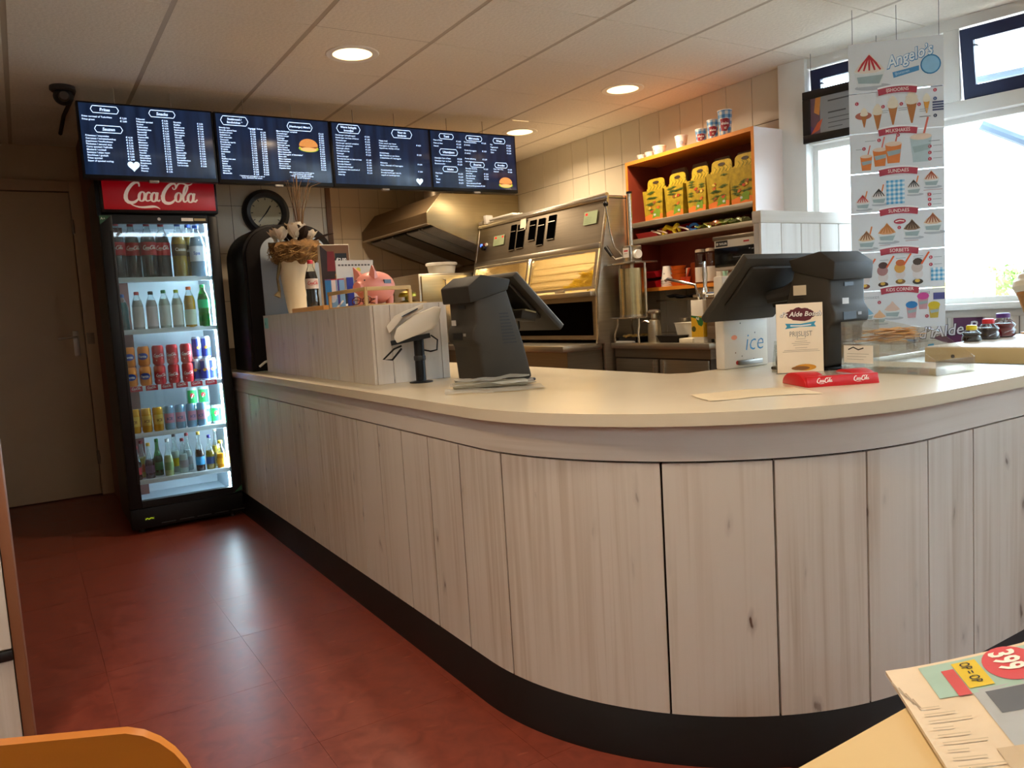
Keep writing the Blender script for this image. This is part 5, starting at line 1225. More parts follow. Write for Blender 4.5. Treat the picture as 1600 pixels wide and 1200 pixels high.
# hand-cranked press on the work counter
pr_ = thing('sausage_press', 'hand-cranked steel press with tall rack and cylinder on work counter', 'press', (3.585, 4.03, .90))
CRM = mat('#c9c4b8', .2, .9, .05, 9, name='polished_steel')
for x, y in ((-.06, .16), (-.06, -.06), (.07, .16), (.07, -.06)): MB().tube([(x * 1.2, y * 1.15, 0), (x * 1.25, y * 1.1, .06), (x, y, .12), (x, y, .165)], .008, 8).build('leg', CRM, pr_)
MB().box((-.10, -.09, .165), (.10, .19, .175), bevel=.003).build('base_plate', CRM, pr_)
MB().lathe([(.098, .19), (.098, .505)], (0, .05, 0), 28).build('cylinder', steel('#c6b98e', .22), pr_)
MB().lathe([(.102, .176), (.102, .192)], (0, .05, 0), 28).build('cylinder_ring', CRM, pr_)
for y in (-.075, .175): MB().cyl((.0, y, .17), (.0, y, .545), .008, .008, 8).build('column', CRM, pr_)
MB().box((-.10, -.095, .535), (.10, .195, .547), bevel=.002).build('top_plate', CRM, pr_)
gb = MB().box((-.05, .0, .547), (.05, .095, .66), bevel=.008).build('gear_box', CRM, pr_)
pp = Print((-.051, .09, .56), (0, -1, 0), (0, 0, 1)); pp.rect(.01, .02, .07, .085, flat('#d9d4cc')); pp.up().rect(.02, .06, .06, .07, flat('#c02a2a')); pp.rect(.02, .045, .055, .048, flat('#6a6a6a')); pp.build('maker_plate', gb)
MB().cyl((.0, .05, .44), (.0, .05, 1.01), .016, .016, 10).build('rack_rod', CRM, pr_)
MB().lathe([(.02, .0), (.02, .015)], (0, .05, 1.01), 12).build('rod_cap', M_blk, pr_)
MB().lathe([(.03, -.02), (.03, .0)], (.0, -.003, .6), 14, axis=1).build('gear_hub', M_white, pr_)
cr = MB().tube([(-.04, .10, .60), (-.10, .11, .66), (-.11, .13, .75), (-.12, .155, .94)], .0075, 8).build('crank_arm', CRM, pr_)
MB().ball((-.12, .157, .955), .019, 12, 8).build('knob', M_blk, cr)
c2_ = MB().tube([(-.04, .09, .585), (-.09, .12, .575), (-.10, .14, .60)], .007, 8).build('crank_arm', CRM, pr_)
MB().cyl((-.10, .14, .60), (-.115, .185, .665), .013, .015, 10).build('grip', M_blk, c2_)
# trays, dispenser and boxes on the worktop
def pan(label, loc, w, d, h, m, rz=0, name='metal_tray', cat='tray', fill=None):
    t = thing(name, label, cat, loc, rz)
    def rc(sx, sy, z): return [(-w / 2 * sx, -d / 2 * sy, z), (w / 2 * sx, -d / 2 * sy, z), (w / 2 * sx, d / 2 * sy, z), (-w / 2 * sx, d / 2 * sy, z)]
    MB().loft([rc(.8, .8, 0), rc(1, 1, h), rc(.95, .95, h), rc(.76, .76, .004)]).build('body', m, t)
    MB().loft([rc(1, 1, h), rc(1.06, 1.06, h), rc(1.06, 1.06, h + .004), rc(.98, .98, h + .004)]).build('rim', m, t)
    if fill: fill(t)
    return t
M_pan = mat('#14100c', .4, .2, .2, 9, name='black_enamel')
def filling(t):
    rr_ = random.Random(2); mb = MB()
    for k in range(40): mb.ball((rr_.uniform(-.1, .1), rr_.uniform(-.05, .05), .035 + rr_.uniform(0, .014)), (.018, .012, .008), 7, 5)
    mb.build('breaded_filling', mat('#a5884a', .8, 0, .25, 40, bump=.4, name='breadcrumb'), t, kind='stuff')
pan('black tray of breaded snacks under the hand-cranked press', (3.62, 4.10, .9), .20, .20, .035, M_pan, 0, fill=filling)
pan('empty black tray beside the steel pump bottle', (3.60, 3.72, .9), .12, .20, .042, M_pan)
tag(MB().box((0, 0, 0), (.05, .19, .012), bevel=.004).build('plastic_scraper', M_white, None, (3.515, 4.03, .90)), 'white plastic scraper at the edge of the work counter', 'utensil')
t = thing('pump_bottle', 'steel pump bottle with flat cap on the work counter', 'dispenser', (3.60, 3.90, .90))
MB().lathe([(0, 0), (.045, 0), (.048, .01), (.044, .12), (.042, .145), (.022, .16), (.021, .19), (0, .19)], seg=20).build('body', steel('#c9c0a8', .3), t)
MB().lathe([(.021, .19), (.044, .197), (.046, .208), (.03, .218), (0, .219)], seg=20).build('cap', ST_B, t)
MB().tube([(-.03, .0, .13), (-.055, .03, .145), (-.065, .05, .14)], .006, 6).build('spout', ST_B, t)
pan('white plastic tub behind the black tray', (3.70, 3.64, .9), .16, .18, .12, mat('#e8e2d0', .5, 0, .03, 6, name='white_tub_plastic'), name='white_tub', cat='tub')
tag(MB().box((0, 0, 0), (.08, .12, .028), bevel=.004).build('paper_stack', mat('#e3dac2', .7, 0, .04, 9, name='napkin_paper'), None, (3.545, 3.50, .90)), 'stack of pale napkins in front of the yellow carton', 'napkins')
t = thing('food_carton', 'yellow and green food carton with white top beside the steel box', 'carton', (3.56, 3.42, .90))
b = MB().box((0, 0, 0), (.09, .10, .265), bevel=.002).build('carton', mat('#e6e0d0', .5, 0, .03, 6, name='carton_white'), t)
pp = Print((0, .10, 0), (0, -1, 0), (0, 0, 1)); pp.rect(0, .035, .10, .165, flat('#d8a81a')); pp.up().poly([(0, .17), (.05, .165), (.10, .15), (.10, .115), (.085, .10), (.06, .11), (.04, .15), (0, .16)], flat('#1f6a2a')); pp.up().disc(.02, .085, .018, flat('#4a4a12')); pp.text('NS', .04, .145, .022, F_white, bold=.03, rot=-.2); pp.build('carton_print', b)
pp = Print((0, 0, 0), (1, 0, 0), (0, 0, 1)); pp.rect(0, .035, .09, .165, flat('#d8a81a')); pp.build('side_print', b)
t = thing('steel_drawer_box', 'dull steel box on small feet at the end of the work counter', 'appliance', (3.57, 3.235, .90))
MB().box((0, 0, .022), (.30, .165, .275), bevel=.003).build('body', steel('#8a7c6c', .45), t)
MB().box((-.004, .004, .026), (.0, .161, .10), bevel=.001).build('drawer', steel('#8a7c6c', .45), t)
for x, y in ((.02, .02), (.02, .14), (.28, .02), (.28, .14)): MB().cyl((x, y, 0), (x, y, .022), .009, .009, 8).build('foot', M_blk, t)
MB().box((-.006, -.002, .275), (.30, .167, .281), bevel=.001).build('lid', ST_B, t)
t = thing('mixer_tap', 'chrome mixer tap with long bent spout before the shelf rack', 'tap', (3.63, 3.545, 0.90))
MB().tube([(0, -.03, 0), (0, -.03, .28), (-.03, -.03, .36), (-.06, .06, .385), (-.07, .17, .41), (-.072, .19, .40)], .010, 10).build('spout', M_chrome, t)
MB().lathe([(.03, 0), (.03, .02), (.018, .03), (.018, .30), (.026, .31), (.02, .33), (.012, .35), (.018, .42), (.012, .50)], (0, -.085, 0), 14).build('column', M_chrome, t)
MB().cyl((0, -.085, .30), (.0, -.17, .30), .012, .012, 8).build('lever', M_chrome, t)
for i, (y, z, w, h) in enumerate(((.21, 1.185, .22, .02), (.22, 1.21, .16, .05))):
    tag(MB().box((0, 0, 0), (.16, w, h), bevel=.006).build('folded_cloth', mat('#b3a384', .8, 0, .06, 20, bump=.3, name='cloth_beige'), None, (3.72, 3.38 + y - .15, 1.182 + i * .021)), ('lower beige folded cloth', 'upper beige folded cloth')[i] + ' on the ledge under the shelf rack', 'cloth')
tag(MB().box((0, 0, 0), (.24, .80, .012)).build('wall_ledge', ST_D, None, (3.755, 3.24, 1.168)), 'narrow steel ledge on the wall under the orange shelf rack', 'ledge')
o = tag(sheet('dark_cloth', .18, .30, mat('#2e3640', .9, 0, .3, 40, bump=.5, name='dark_wipe'), None, .0, .012, 4, nx=10, ny=12), 'dark blue-grey wiping cloth crumpled under the shelf rack', 'cloth'); o.location = (3.84, 3.78, 1.185)
tag(MB().lathe([(0, 0), (.05, 0), (.06, .06), (.03, .1), (.035, .15), (0, .15)], seg=18).build('steel_jug', ST, None, (3.78, 3.80, .90)), 'small steel jug behind the white tub', 'jug')

# ================================================================== ORANGE SHELF RACK
sr = thing('shelf_rack', 'orange-edged wall shelf rack with metal-fronted shelves', 'shelf', (3.70, 3.11, 0))
M_or = mat('#c9772c', .5, 0, .12, 6, name='orange_beech', stretch=(1, .15, 1)); M_in2 = mat('#7d2f1a', .6, 0, .1, 5, name='red_brown_laminate'); M_side = mat('#d9c3b8', .3, 0, .04, 3, name='pale_glossy_side')
SL, SD = 1.13, .295
MB().box((.004, 0, 1.245), (SD, .018, 2.147)).build('side_board', M_side, sr)
MB().box((.004, SL - .018, 1.245), (SD, SL, 2.147)).build('side_board', M_in2, sr)
MB().box((.004, .018, 2.127), (SD, SL - .018, 2.147)).build('top_board', M_or, sr)
MB().box((SD - .008, .018, 1.265), (SD, SL - .018, 2.127)).build('back_board', M_in2, sr)
MB().box((.004, .018, 1.245), (SD, SL - .018, 1.265)).build('bottom_board', M_or, sr)
e = MB(); e.box((0, 0, 1.243), (.004, .02, 2.149)); e.box((0, SL - .02, 1.243), (.004, SL, 2.149)); e.box((0, .02, 2.125), (.004, SL - .02, 2.149)); e.box((0, .02, 1.243), (.004, SL - .02, 1.267))
e.build('orange_edging', mat('#e08a2c', .45, 0, .06, 6, name='orange_edge'), sr)
for z in (1.69, 1.578): MB().box((-.002, .02, z), (SD - .008, SL - .02, z + .034), bevel=.002).build('shelf', steel('#b5aa96', .4), sr)
SX = 3.70
# yellow lunch boxes
def lunch_box(label, y, x=3.735, rz=0.0, sc=1.0):
    t = thing('lunch_box', label, 'box', (x, y, 1.725), rz, 'yellow jungle-print meal boxes')
    w, d, h = .175 * sc, .11 * sc, .20 * sc
    def rc(a, b_, z): return [(-.0 + d * (1 - b_) / 2, -w / 2 * a, z), (-.0 + d * (1 - b_) / 2, w / 2 * a, z), (d - d * (1 - b_) / 2, w / 2 * a, z), (d - d * (1 - b_) / 2, -w / 2 * a, z)]
    b = MB().loft([rc(.86, .9, 0), rc(1, 1, h)]).build('carton', mat('#a68c1a', .5, 0, .25, 30, name='lunch_yellow'), t)
    hp_ = []
    for k in range(13):
        a = PI * k / 12; hp_.append((-w * .43 * math.copysign(abs(math.cos(a)) ** .45, math.cos(a)), h + .02 + .062 * math.sin(a) ** .45))
    MB().prism([(-w * .48, h - .002), (w * .48, h - .002), (w * .48, h + .02)] + hp_[::-1] + [(-w * .48, h + .02)], .04, .044, axis=0).build('handle_flap', mat('#b2951e', .5, 0, .25, 30, name='lunch_yellow_flap'), t)
    pp = Print((.0385, 0, 0), (0, -1, 0), (0, 0, 1)); pp.disc(0, h + .055, .028, flat('#3a2a14'), .010)
    for k in range(5): pp.line([(-.06 + k * .028, h + .005), (-.04 + k * .03, h + .03), (-.055 + k * .03, h + .045)], .004, flat('#5a6a14'))
    pp.build('flap_print', t)
    rg = random.Random(int(y * 1000)); dx0 = .0055
    def fn(u, v, hh): q = v / h; return Vector((dx0 * (1 - q) - hh - .0006, -u * (.86 + .14 * q), v))
    pp = Print((0, 0, 0), (1, 0, 0), (0, 0, 1), fn=fn)
    H2 = w / 2
    pp.poly([(-H2, 0), (H2, 0), (H2, .035), (.04, .045), (.01, .03), (-.03, .042), (-H2, .03)], flat('#d8732a')); pp.up()
    pp.poly([(-H2 * .2, .01), (.03, .02), (.06, .015), (.065, .06), (.03, .075), (0, .055)], flat('#6f8f22')); pp.up()
    for k in range(11):
        cx, cy = rg.uniform(-.07, .07), rg.uniform(.05, .19)
        for j in range(6):
            a = PI * (.1 + .8 * j / 5); pp.line([(cx, cy), (cx + .018 * math.cos(a), cy + .014 * math.sin(a)), (cx + .034 * math.cos(a), cy + .004)], [.005, .004, .001], flat('#465a14'))
    pp.up()
    for k in range(4):
        cx, cy = rg.uniform(-.06, .06), rg.uniform(.05, .15); pp.disc(cx, cy, .014, flat(('#b8431f', '#8a5a20', '#d8b84a', '#c46a26')[k]), .008, rot=rg.uniform(-.6, .6), n=12); pp.disc(cx + .012, cy + .006, .006, flat('#b8431f'), n=8)
    pp.disc(rg.uniform(-.05, .05), .035, .012, flat('#b9c0bc'), .008, n=10)
    pp.build('jungle_print', b)
    return t
lb = ['leftmost', 'second from left', 'middle', 'second from right', 'rightmost']
for k, y in enumerate((4.00, 3.80, 3.60, 3.415, 3.232)):
    lunch_box(f'yellow jungle-print meal box on the rack, {lb[k]} of five', y, 3.725, rz=(.12, .0, -.05, .05, .0)[k], sc=(1, 1.0, 1.02, 1.06, 1.08)[k])
for k, y in enumerate((3.885, 3.69, 3.50, 3.31)):
    t = thing('folded_carton', f'flat brown folded meal carton behind the yellow boxes, {ORD[k]} of four', 'carton', (3.86, y, 1.725), 0, 'folded cartons behind the meal boxes')
    MB().prism([(-.08, 0), (.08, 0), (.08, .28), (.06, .33), (-.06, .33), (-.08, .28)], 0, .02, axis=0, bevel=.002).build('card', mat('#7d6a58', .7, 0, .06, 9, name='brown_card'), t)
# cups on top of the rack
def cup(label, y, r, h, checked, group, x=3.79):
    t = thing('paper_cup', label, 'cup', (x, y, 2.148), 0, group)
    b = MB().lathe([(0, .004), (r * .72, 0), (r, h), (r * 1.05, h), (r * 1.05, h + .005), (r * .97, h + .004), (r * .68, .008), (0, .008)], seg=22).build('cup_body', mat('#ece8e0', .5, 0, .03, 9, name='cup_white'), t)
    def fn(u, v, hh): R_ = r * (.72 + .28 * v / h) + hh + .0004; a = PI + .74 + u / r; return Vector((R_ * math.cos(a), R_ * math.sin(a), v))
    pp = Print((0, 0, 0), (1, 0, 0), (0, 0, 1), fn=fn, sw=r * .3)
    if checked:
        nn = 14; s_ = 2 * PI * r / nn; rows = int(h / s_)
        for i in range(nn):
            for j in range(rows + 1):
                z1 = min((j + .5) * s_, h)
                if i % 2 == 0 and j * s_ < h: pp.rect((i - nn / 2) * s_, j * s_, (i - nn / 2 + 1) * s_, min((j + 1) * s_, h), flat('#8fb4d6') if j % 2 else flat('#3f7fb8'))
                elif j % 2 == 0 and j * s_ < h: pp.rect((i - nn / 2) * s_, j * s_, (i - nn / 2 + 1) * s_, min((j + 1) * s_, h), flat('#8fb4d6'))
        pp.up(); pp.poly([(-r * .8, h * .25), (r * .2, h * .22), (r * .8, h * .42), (r * .8, h * .66), (r * .2, h * .70), (-r * .8, h * .68)], flat('#9c2430')); pp.up(); pp.text('shake', -r * .62, h * .47, r * .52, F_white, bold=.03); pp.text('it!', -r * .2, h * .30, r * .5, F_white, bold=.03)
    else:
        pp.disc(0, h * .5, r * .35, flat('#a9b4c4'), h * .16); pp.disc(-r * .9, h * .6, r * .14, flat('#9a8fa0')); pp.disc(r * .8, h * .4, r * .14, flat('#a8b4a8'))
    pp.build('cup_print', b)
gr_ = 'paper cups on top of the shelf rack'
cup('blue checked paper cup on the rack, smallest of three', 3.60, .036, .092, True, gr_); cup('blue checked paper cup on the rack, middle of three', 3.50, .036, .125, True, gr_); cup('blue checked paper cup on the rack, tallest of three', 3.40, .043, .160, True, gr_)
cup('white paper cup standing alone on the rack beside the checked cups', 3.775, .042, .088, False, gr_)
for k, (y, r, h) in enumerate(((4.085, .030, .045), (4.17, .028, .042), (3.985, .046, .065))): cup(('small white paper tub on the rack, middle of three', 'small white paper tub at the far left end of the rack', 'larger white paper tub on the rack, right of two small ones')[k], y, r, h, False, gr_)
# toys and bins on the second shelf
def bin_(label, y, z, w, d, h, c, x=3.74):
    t = thing('plastic_bin', label, 'bin', (x, y, z)); m = mat(c, .4, 0, .05, 6)
    b = MB(); b.box((0, -w / 2, 0), (d, w / 2, .004)); b.prism([(0, 0), (.004, 0), (-.016, h * .7), (-.02, h * .7)], -w / 2, w / 2, axis=1); b.box((d - .004, -w / 2, 0), (d, w / 2, h))
    for s_ in (-1, 1): b.prism([(0, 0), (d, 0), (d, h), (d * .4, h), (-.02, h * .7)], s_ * w / 2, s_ * (w / 2 - .004), axis=1)
    b.build('bin_body', m, t)
    MB().box((-.022, -w / 2, h * .66), (-.014, w / 2, h * .74)).build('bin_lip', m, t); return t
bin_('red plastic bin at left of the toy shelf', 4.08, 1.613, .20, .17, .05, '#a3121c')
bin_('large red plastic bin behind the toys', 3.87, 1.613, .20, .17, .07, '#a3121c', 3.77)
t = thing('toy_figure', 'yellow bent plastic toy on the shelf between red bin and blue toy', 'toy', (3.74, 3.83, 1.613))
mt = mat('#d8b80e', .4, 0, .05, 6)
MB().tube([(0, .09, 0), (-.005, .085, .035), (0, .06, .052), (0, .03, .04), (0, 0, .03), (0, -.03, .05), (0, -.045, .058)], [.014, .014, .016, .014, .014, .016, .012], 8).build('body', mt, t); MB().tube([(0, 0, .03), (0, -.02, .0)], .013, 8).build('leg', mt, t); MB().tube([(0, -.035, .05), (0, -.06, .01)], .010, 8).build('leg', mt, t)
t = thing('toy_ring', 'bright blue plastic toy on the shelf right of the yellow toy', 'toy', (3.735, 3.64, 1.613))
mt = mat('#1463b8', .4, 0, .05, 6); MB().tube([(0, .035 * math.cos(a), .022 + .018 * math.sin(a)) for a in [2 * PI * k / 14 for k in range(14)]], .009, 8, closed=True).build('ring', mt, t); MB().tube([(0, .03, .01), (0, .06, .035)], .007, 6).build('handle', mt, t)
for k, (y, c, nm) in enumerate(((3.55, '#b8c46a', 'lime green'), (3.46, '#d8875a', 'peach'), (3.37, '#a8c060', 'light green'), (3.29, '#cdd29a', 'pale green'))):
    o = tag(sheet('toy_bag', .10, .14, glass(f'film_{c[1:]}', c, .12, .15, opacity=.55), None, .004, .016, 20 + k, nx=9, ny=9), f'{nm} crinkled toy bag on the shelf', 'bag', 'crinkled toy bags'); o.location = (3.76, y, 1.613)
for k, (y, z, c) in enumerate(((3.98, .006, '#d8cfc4'), (3.92, .004, '#cfae98'), (3.72, .004, '#c8b8b0'))):
    o = tag(MB().tube([(0, -.045, 0), (0, .0, .018), (0, .045, .03)], .006, 8).build('party_whistle', mat(c, .5), None, (3.725, y, 1.617 + z)), f'small pale plastic stick toy, {ORD[k]} of three', 'toy', 'stick toys')
# third shelf: bins, cup stack, orange trays, syrup bottles
bin_('red bin on the bottom shelf, left end, upper one', 4.10, 1.336, .17, .17, .055, '#a8101e'); bin_('red bin on the bottom shelf, left end, lower one', 4.10, 1.266, .17, .17, .06, '#a8101e')
def lids(label, y, z, n, c, r, group, m2=None):
    for k in range(n):
        t = thing('cup_lid', f'{label}, {("lowest", "second", "third", "fourth", "fifth", "topmost")[k if k < n - 1 else 5]} of the stack', 'lid', (3.77, y, z + k * .0125), 0, group)
        MB().lathe([(0, 0), (r, 0), (r * 1.03, .004), (r * 1.03, .009), (r * .9, .011), (0, .011)], seg=18).build('lid', mat(c, .45), t)
lids('white cup lid on the bottom shelf', 3.935, 1.266, 4, '#e8e4dc', .044, 'white cup lids')
cup('blue printed paper cup turned over on white lids', 3.935, .040, .085, False, 'cups on the bottom shelf', 3.77); _c = [o for o in COL.objects if o.get('label') == 'blue printed paper cup turned over on white lids'][0]
_c.location.z = 1.266 + 4 * .0125 + .0905; _c.rotation_euler = (PI, 0, 0)
for k in range(5):
    t = thing('snack_tray', f'orange plastic snack dish in the nested pile, {("lowest", "second", "third", "fourth", "topmost")[k]} one', 'dish', (3.76, 3.82, 1.266 + k * .027), .2, 'orange snack dishes')
    MB().lathe([(0, 0), (.04, 0), (.05, .02), (.053, .0255), (.046, .0255), (.036, .006), (0, .006)], seg=18).build('dish', mat('#d8701e', .45, 0, .05, 6, name='orange_plastic'), t)
tag(MB().box((0, -.07, 0), (.10, .07, .15), bevel=.01).build('orange_carton', mat('#c4561e', .5, 0, .06, 6, name='orange_card'), None, (3.84, 3.72, 1.266)), 'plain orange carton behind the snack dishes', 'carton')
t = thing('spoon_cup', 'orange cup with long plastic spoons on the bottom shelf', 'cup', (3.735, 3.73, 1.266))
MB().lathe([(0, 0), (.026, 0), (.034, .055), (.031, .055), (.024, .004), (0, .004)], seg=16).build('cup', mat('#d84a1e', .45), t)
for k in range(3): MB().tube([(0, (k - 1) * .01, .01), (-.005, -.02 - k * .012, .11)], [.004, .006], 6).build('spoon', mat(('#e8d8c8', '#d87a4a', '#c8452a')[k], .45), t)
SYR = [(.92, 0), (1, .02), (1, .88), (.86, .93), (.80, .94), (.80, 1)]
for k, (y, c) in enumerate(((3.615, '#5a2a16'), (3.525, '#6a3418'), (3.435, '#c89a4a'))):
    o = bottle(SYR, .215, LQ(c), glass('syrup_glass', '#e6d6c6', .07), .02, mat('#c9b49a', .5), mat('#d8cfc0', .5), (.06, .50), .037, fill=.9, name='sauce_bottle')
    o.location = (3.76, y, 1.266); o.rotation_euler = (0, 0, 0); tag(o, ('dark brown sauce bottle on the bottom shelf, left of two', 'dark brown sauce bottle on the bottom shelf, right of two', 'caramel sauce bottle on the bottom shelf beside dark ones')[k], 'bottle', 'sauce bottles')
lids('white lid on the bottom shelf right end', 3.31, 1.266, 5, '#e6ddd2', .040, 'white lids at the right end')
tag(MB().box((0, -.04, 0), (.1, .04, .06), bevel=.004).build('red_carton', mat('#a82a1e', .5), None, (3.80, 3.215, 1.266)), 'small red carton at right end of the bottom shelf', 'carton')
tag(MB().lathe([(0, 0), (.014, 0), (.016, .07), (.013, .09), (0, .09)], seg=12).build('mint_bottle', mat('#9fd0b8', .4), None, (3.715, 3.37, 1.266 + .0)), 'thin mint green bottle beside the tap', 'bottle')

# ================================================================== SOFT-SERVE MACHINE, ICE BOX, PARTITION
t = thing('soft_serve_machine', 'soft-serve machine with black control panel left of the white partition', 'ice cream machine', (3.0, 2.50, .03))
MB().box((.08, .02, .10), (.62, .285, 1.27), bevel=.008).build('body', mat('#d8cdb8', .4, .2, .04, 5, name='machine_cream'), t)
hd_ = MB().box((0, 0.012, 1.275), (.64, .29, 1.43), bevel=.006).build('head', mat('#cfc5b4', .4, .2, .04, 5, name='machine_head'), t)
MB().box((-.004, .02, 1.292), (.002, .285, 1.387), bevel=.002).build('control_glass', mat('#0a0a0c', .15, 0, .1, 9, name='black_glass_panel'), hd_)
MB().box((-.006, .012, 1.425), (.65, .295, 1.445), bevel=.004).build('hopper_lid', ST_D, t)
pp = Print((-.0005, .285, 1.275), (0, -1, 0), (0, 0, 1)); pp.rect(.008, .118, .085, .146, F_black); pp.up(); pp.disc(.018, .132, .007, flat('#c9bfae')); pp.text('TAYLOR', .029, .126, .015, F_white, bold=.02, sx=.9); pp.rect(.185, .128, .22, .136, flat('#b82a26')); pp.build('maker_badge', hd_)
pp = Print((-.004, .285, 1.275), (0, -1, 0), (0, 0, 1)); pp.text('Softserve Control', .12, .058, .010, flat('#8a8c90'), sx=1.0); pp.rect(.22, .092, .228, .097, flat('#9a9ca0')); pp.rect(.236, .090, .25, .094, flat('#9a9ca0')); pp.build('panel_marks', hd_)
MB().cyl((.03, .14, 1.275), (.03, .14, 1.20), .022, .016, 12).build('dispensing_head', ST_B, t)
t = thing('ice_dispenser', 'white ice dispenser box with colourful dots and blue ice lettering', 'dispenser', (2.205, 2.018, .90), 0)
b = MB().box((0, 0, 0), (.245, .045, .35), bevel=.008).build('housing', mat('#ddd3c2', .4, 0, .03, 5, name='dispenser_cream'), t)
MB().lathe([(.014, -.018), (.018, -.014), (.018, 0)], (.045, 0, .305), 14, axis=1).build('knob', M_chrome, t)
MB().box((.07, -.012, .012), (.20, .0, .03), bevel=.003).build('drip_edge', steel('#8f8a82', .35), t)
pp = Print((0, 0, 0), (1, 0, 0), (0, 0, 1)); pp.text('ice', .11, .065, .095, flat('#2a7fb0'), shear=.2, bold=-.012)
pp.disc(.028, .195, .015, flat('#7aa83a'), .010, rot=.3); pp.disc(.055, .118, .016, flat('#e07a3a'), .009); pp.disc(.07, .022, .010, flat('#b83a34'), .008)
for x, y, c in ((.09, .17, '#55604a'), (.06, .06, '#8a6a4a'), (.095, .045, '#7a6a52'), (.17, .13, '#6a6a6a'), (.16, .03, '#a05a4a'), (.05, .25, '#8a8478')): pp.disc(x, y, .003, flat(c), n=8)
pp.build('dots_and_lettering', b)
t = thing('plank_partition', 'white planked partition standing behind the till with the ice dispenser', 'partition', (2.945, 2.45, 0))
MB().box((0, .012, 0), (1.17, .04, 1.55)).build('core', mat('#b9b3ac', .5, 0, .05, 6, name='partition_edge'), t)
for k in range(8): MB().box((k * .146 + .0015, 0, .02), (k * .146 + .1445, .012, 1.505), bevel=.0015, seg=1).build('board', M_plank, t)
MB().box((-.004, -.006, 1.505), (1.174, .046, 1.562), bevel=.003).build('cap_rail', M_plank_h, t)
# ================================================================== HANGING ICE CREAM POSTER
bw_, bh0, bh = .43, .238, .193
UX, UY = .737, -.676
bn = thing('ice_cream_poster', 'long ice cream menu poster of seven linked panels hanging before the window', 'poster', (3.547, 2.391, 0), math.atan2(UY, UX))
M_pap = mat('#e0e5ea', .45, 0, .03, 6, name='poster_card')
C = lambda h: flat(h)
TEAL, GREY, ORG, CREAM, BROWN, DKB, RIB, BLU = C('#9fb4b8'), C('#b4bcc4'), C('#e0803a'), C('#e6dcc8'), C('#8a5a3a'), C('#3a2c2a'), C('#b23a4c'), C('#4a8fc4')
def icup(p, x, y, s, top, stripe=None, straw=None):
    p.disc(x + s * .1, y - s * .03, s * .55, GREY, s * .10); p.up()
    p.poly([(x - s * .36, y), (x + s * .36, y), (x + s * .48, y + s * .5), (x - s * .48, y + s * .5)], C('#d9dfe0')); p.up()
    p.poly([(x - s * .34, y + s * .12), (x + s * .3, y + s * .06), (x + s * .42, y + s * .34), (x - s * .38, y + s * .32)], TEAL)
    p.disc(x, y + s * .5, s * .48, C('#e3e6e6'), s * .10); p.up()
    if straw: p.line([(x + s * .12, y + s * .5), (x + s * .30, y + s * 1.25)], s * .08, ORG)
    p.up(); p.poly([(x - s * .46, y + s * .5), (x - s * .2, y + s * .42), (x + s * .2, y + s * .42), (x + s * .46, y + s * .5), (x + s * .34, y + s * .66), (x + s * .22, y + s * .78), (x + s * .06, y + s * .98), (x, y + s * 1.05), (x - s * .12, y + s * .85), (x - s * .3, y + s * .72)], top); p.up()
    if stripe:
        for k in range(-2, 3): p.line([(x, y + s * .98), (x + k * s * .10, y + s * .72), (x + k * s * .17, y + s * .50)], [s * .03, s * .07, s * .05], stripe)
def icone(p, x, y, s, cone='#b5743a'):
    p.poly([(x - s * .03, y), (x + s * .03, y), (x + s * .2, y + s * .8), (x - s * .2, y + s * .8)], C(cone)); p.up()
    for k, (r, h) in enumerate(((.25, .84), (.22, .98), (.16, 1.1), (.08, 1.2))): p.disc(x, y + s * h, s * r, CREAM, s * r * .55, n=14); p.up()
def ishake(p, x, y, s, c, straw=True):
    if straw: p.line([(x + s * .05, y + s * .7), (x + s * .22, y + s * 1.4)], s * .06, C('#d86a5a'))
    p.up(); p.poly([(x - s * .24, y), (x + s * .24, y), (x + s * .33, y + s * .8), (x - s * .33, y + s * .8)], C(c)); p.up(); p.disc(x, y + s * .8, s * .33, C('#e6cdb8'), s * .10, n=14)
    p.poly([(x - s * .2, y + s * .3), (x + s * .26, y + s * .38), (x + s * .3, y + s * .56), (x - s * .26, y + s * .5)], TEAL)
def isundae(p, x, y, s, cols):
    p.disc(x, y + s * .05, s * .26, C(cols[0]), s * .14, n=14); p.up(); p.disc(x - s * .02, y + s * .1, s * .13, C('#d8b04a'), s * .09, n=10); p.up()
    p.disc(x, y + s * .45, s * .26, C('#dcd6d6'), s * .28, n=14); p.up(); p.disc(x - s * .03, y + s * .8, s * .28, C(cols[1]), s * .28, n=14); p.up(); p.disc(x, y + s * 1.08, s * .24, C(cols[2]), s * .18, n=12); p.up()
    p.line([(x + s * .18, y + s * .95), (x + s * .55, y + s * 1.55)], s * .09, C('#e0602a'))
def price(p, x, y, c='#b83a52', r=.0085): p.disc(x, y, r, C(c), n=14); p.k += 1; p.text('2\u2075' if False else '2', x - .003, y - .003, .009, F_white, bold=.02); p.k -= 1
def ribbon(p, txt, h):
    def arc(x, dy): return h + dy - .10 * (x - .215) ** 2 * 12
    xs = [.130 + .18 * k / 12 for k in range(13)]
    p.poly([(x - (.0 if 0 < i < 12 else 0), arc(x, .020)) for i, x in enumerate(xs)] + [(x, arc(x, -.004)) for x in xs[::-1]], C('#f4f6f8')); p.up()
    p.poly([(x, arc(x, .012)) for x in xs] + [(x + (.006 if x < .2 else -.006) * abs(x - .22) * 8, arc(x, -.018)) for x in xs[::-1]], RIB); p.up(2)
    p.text(txt, .220, h - .012, .0235, C('#f2e6e0'), 'CENTER', bold=.005, sx=.85 if len(txt) > 8 else .95)
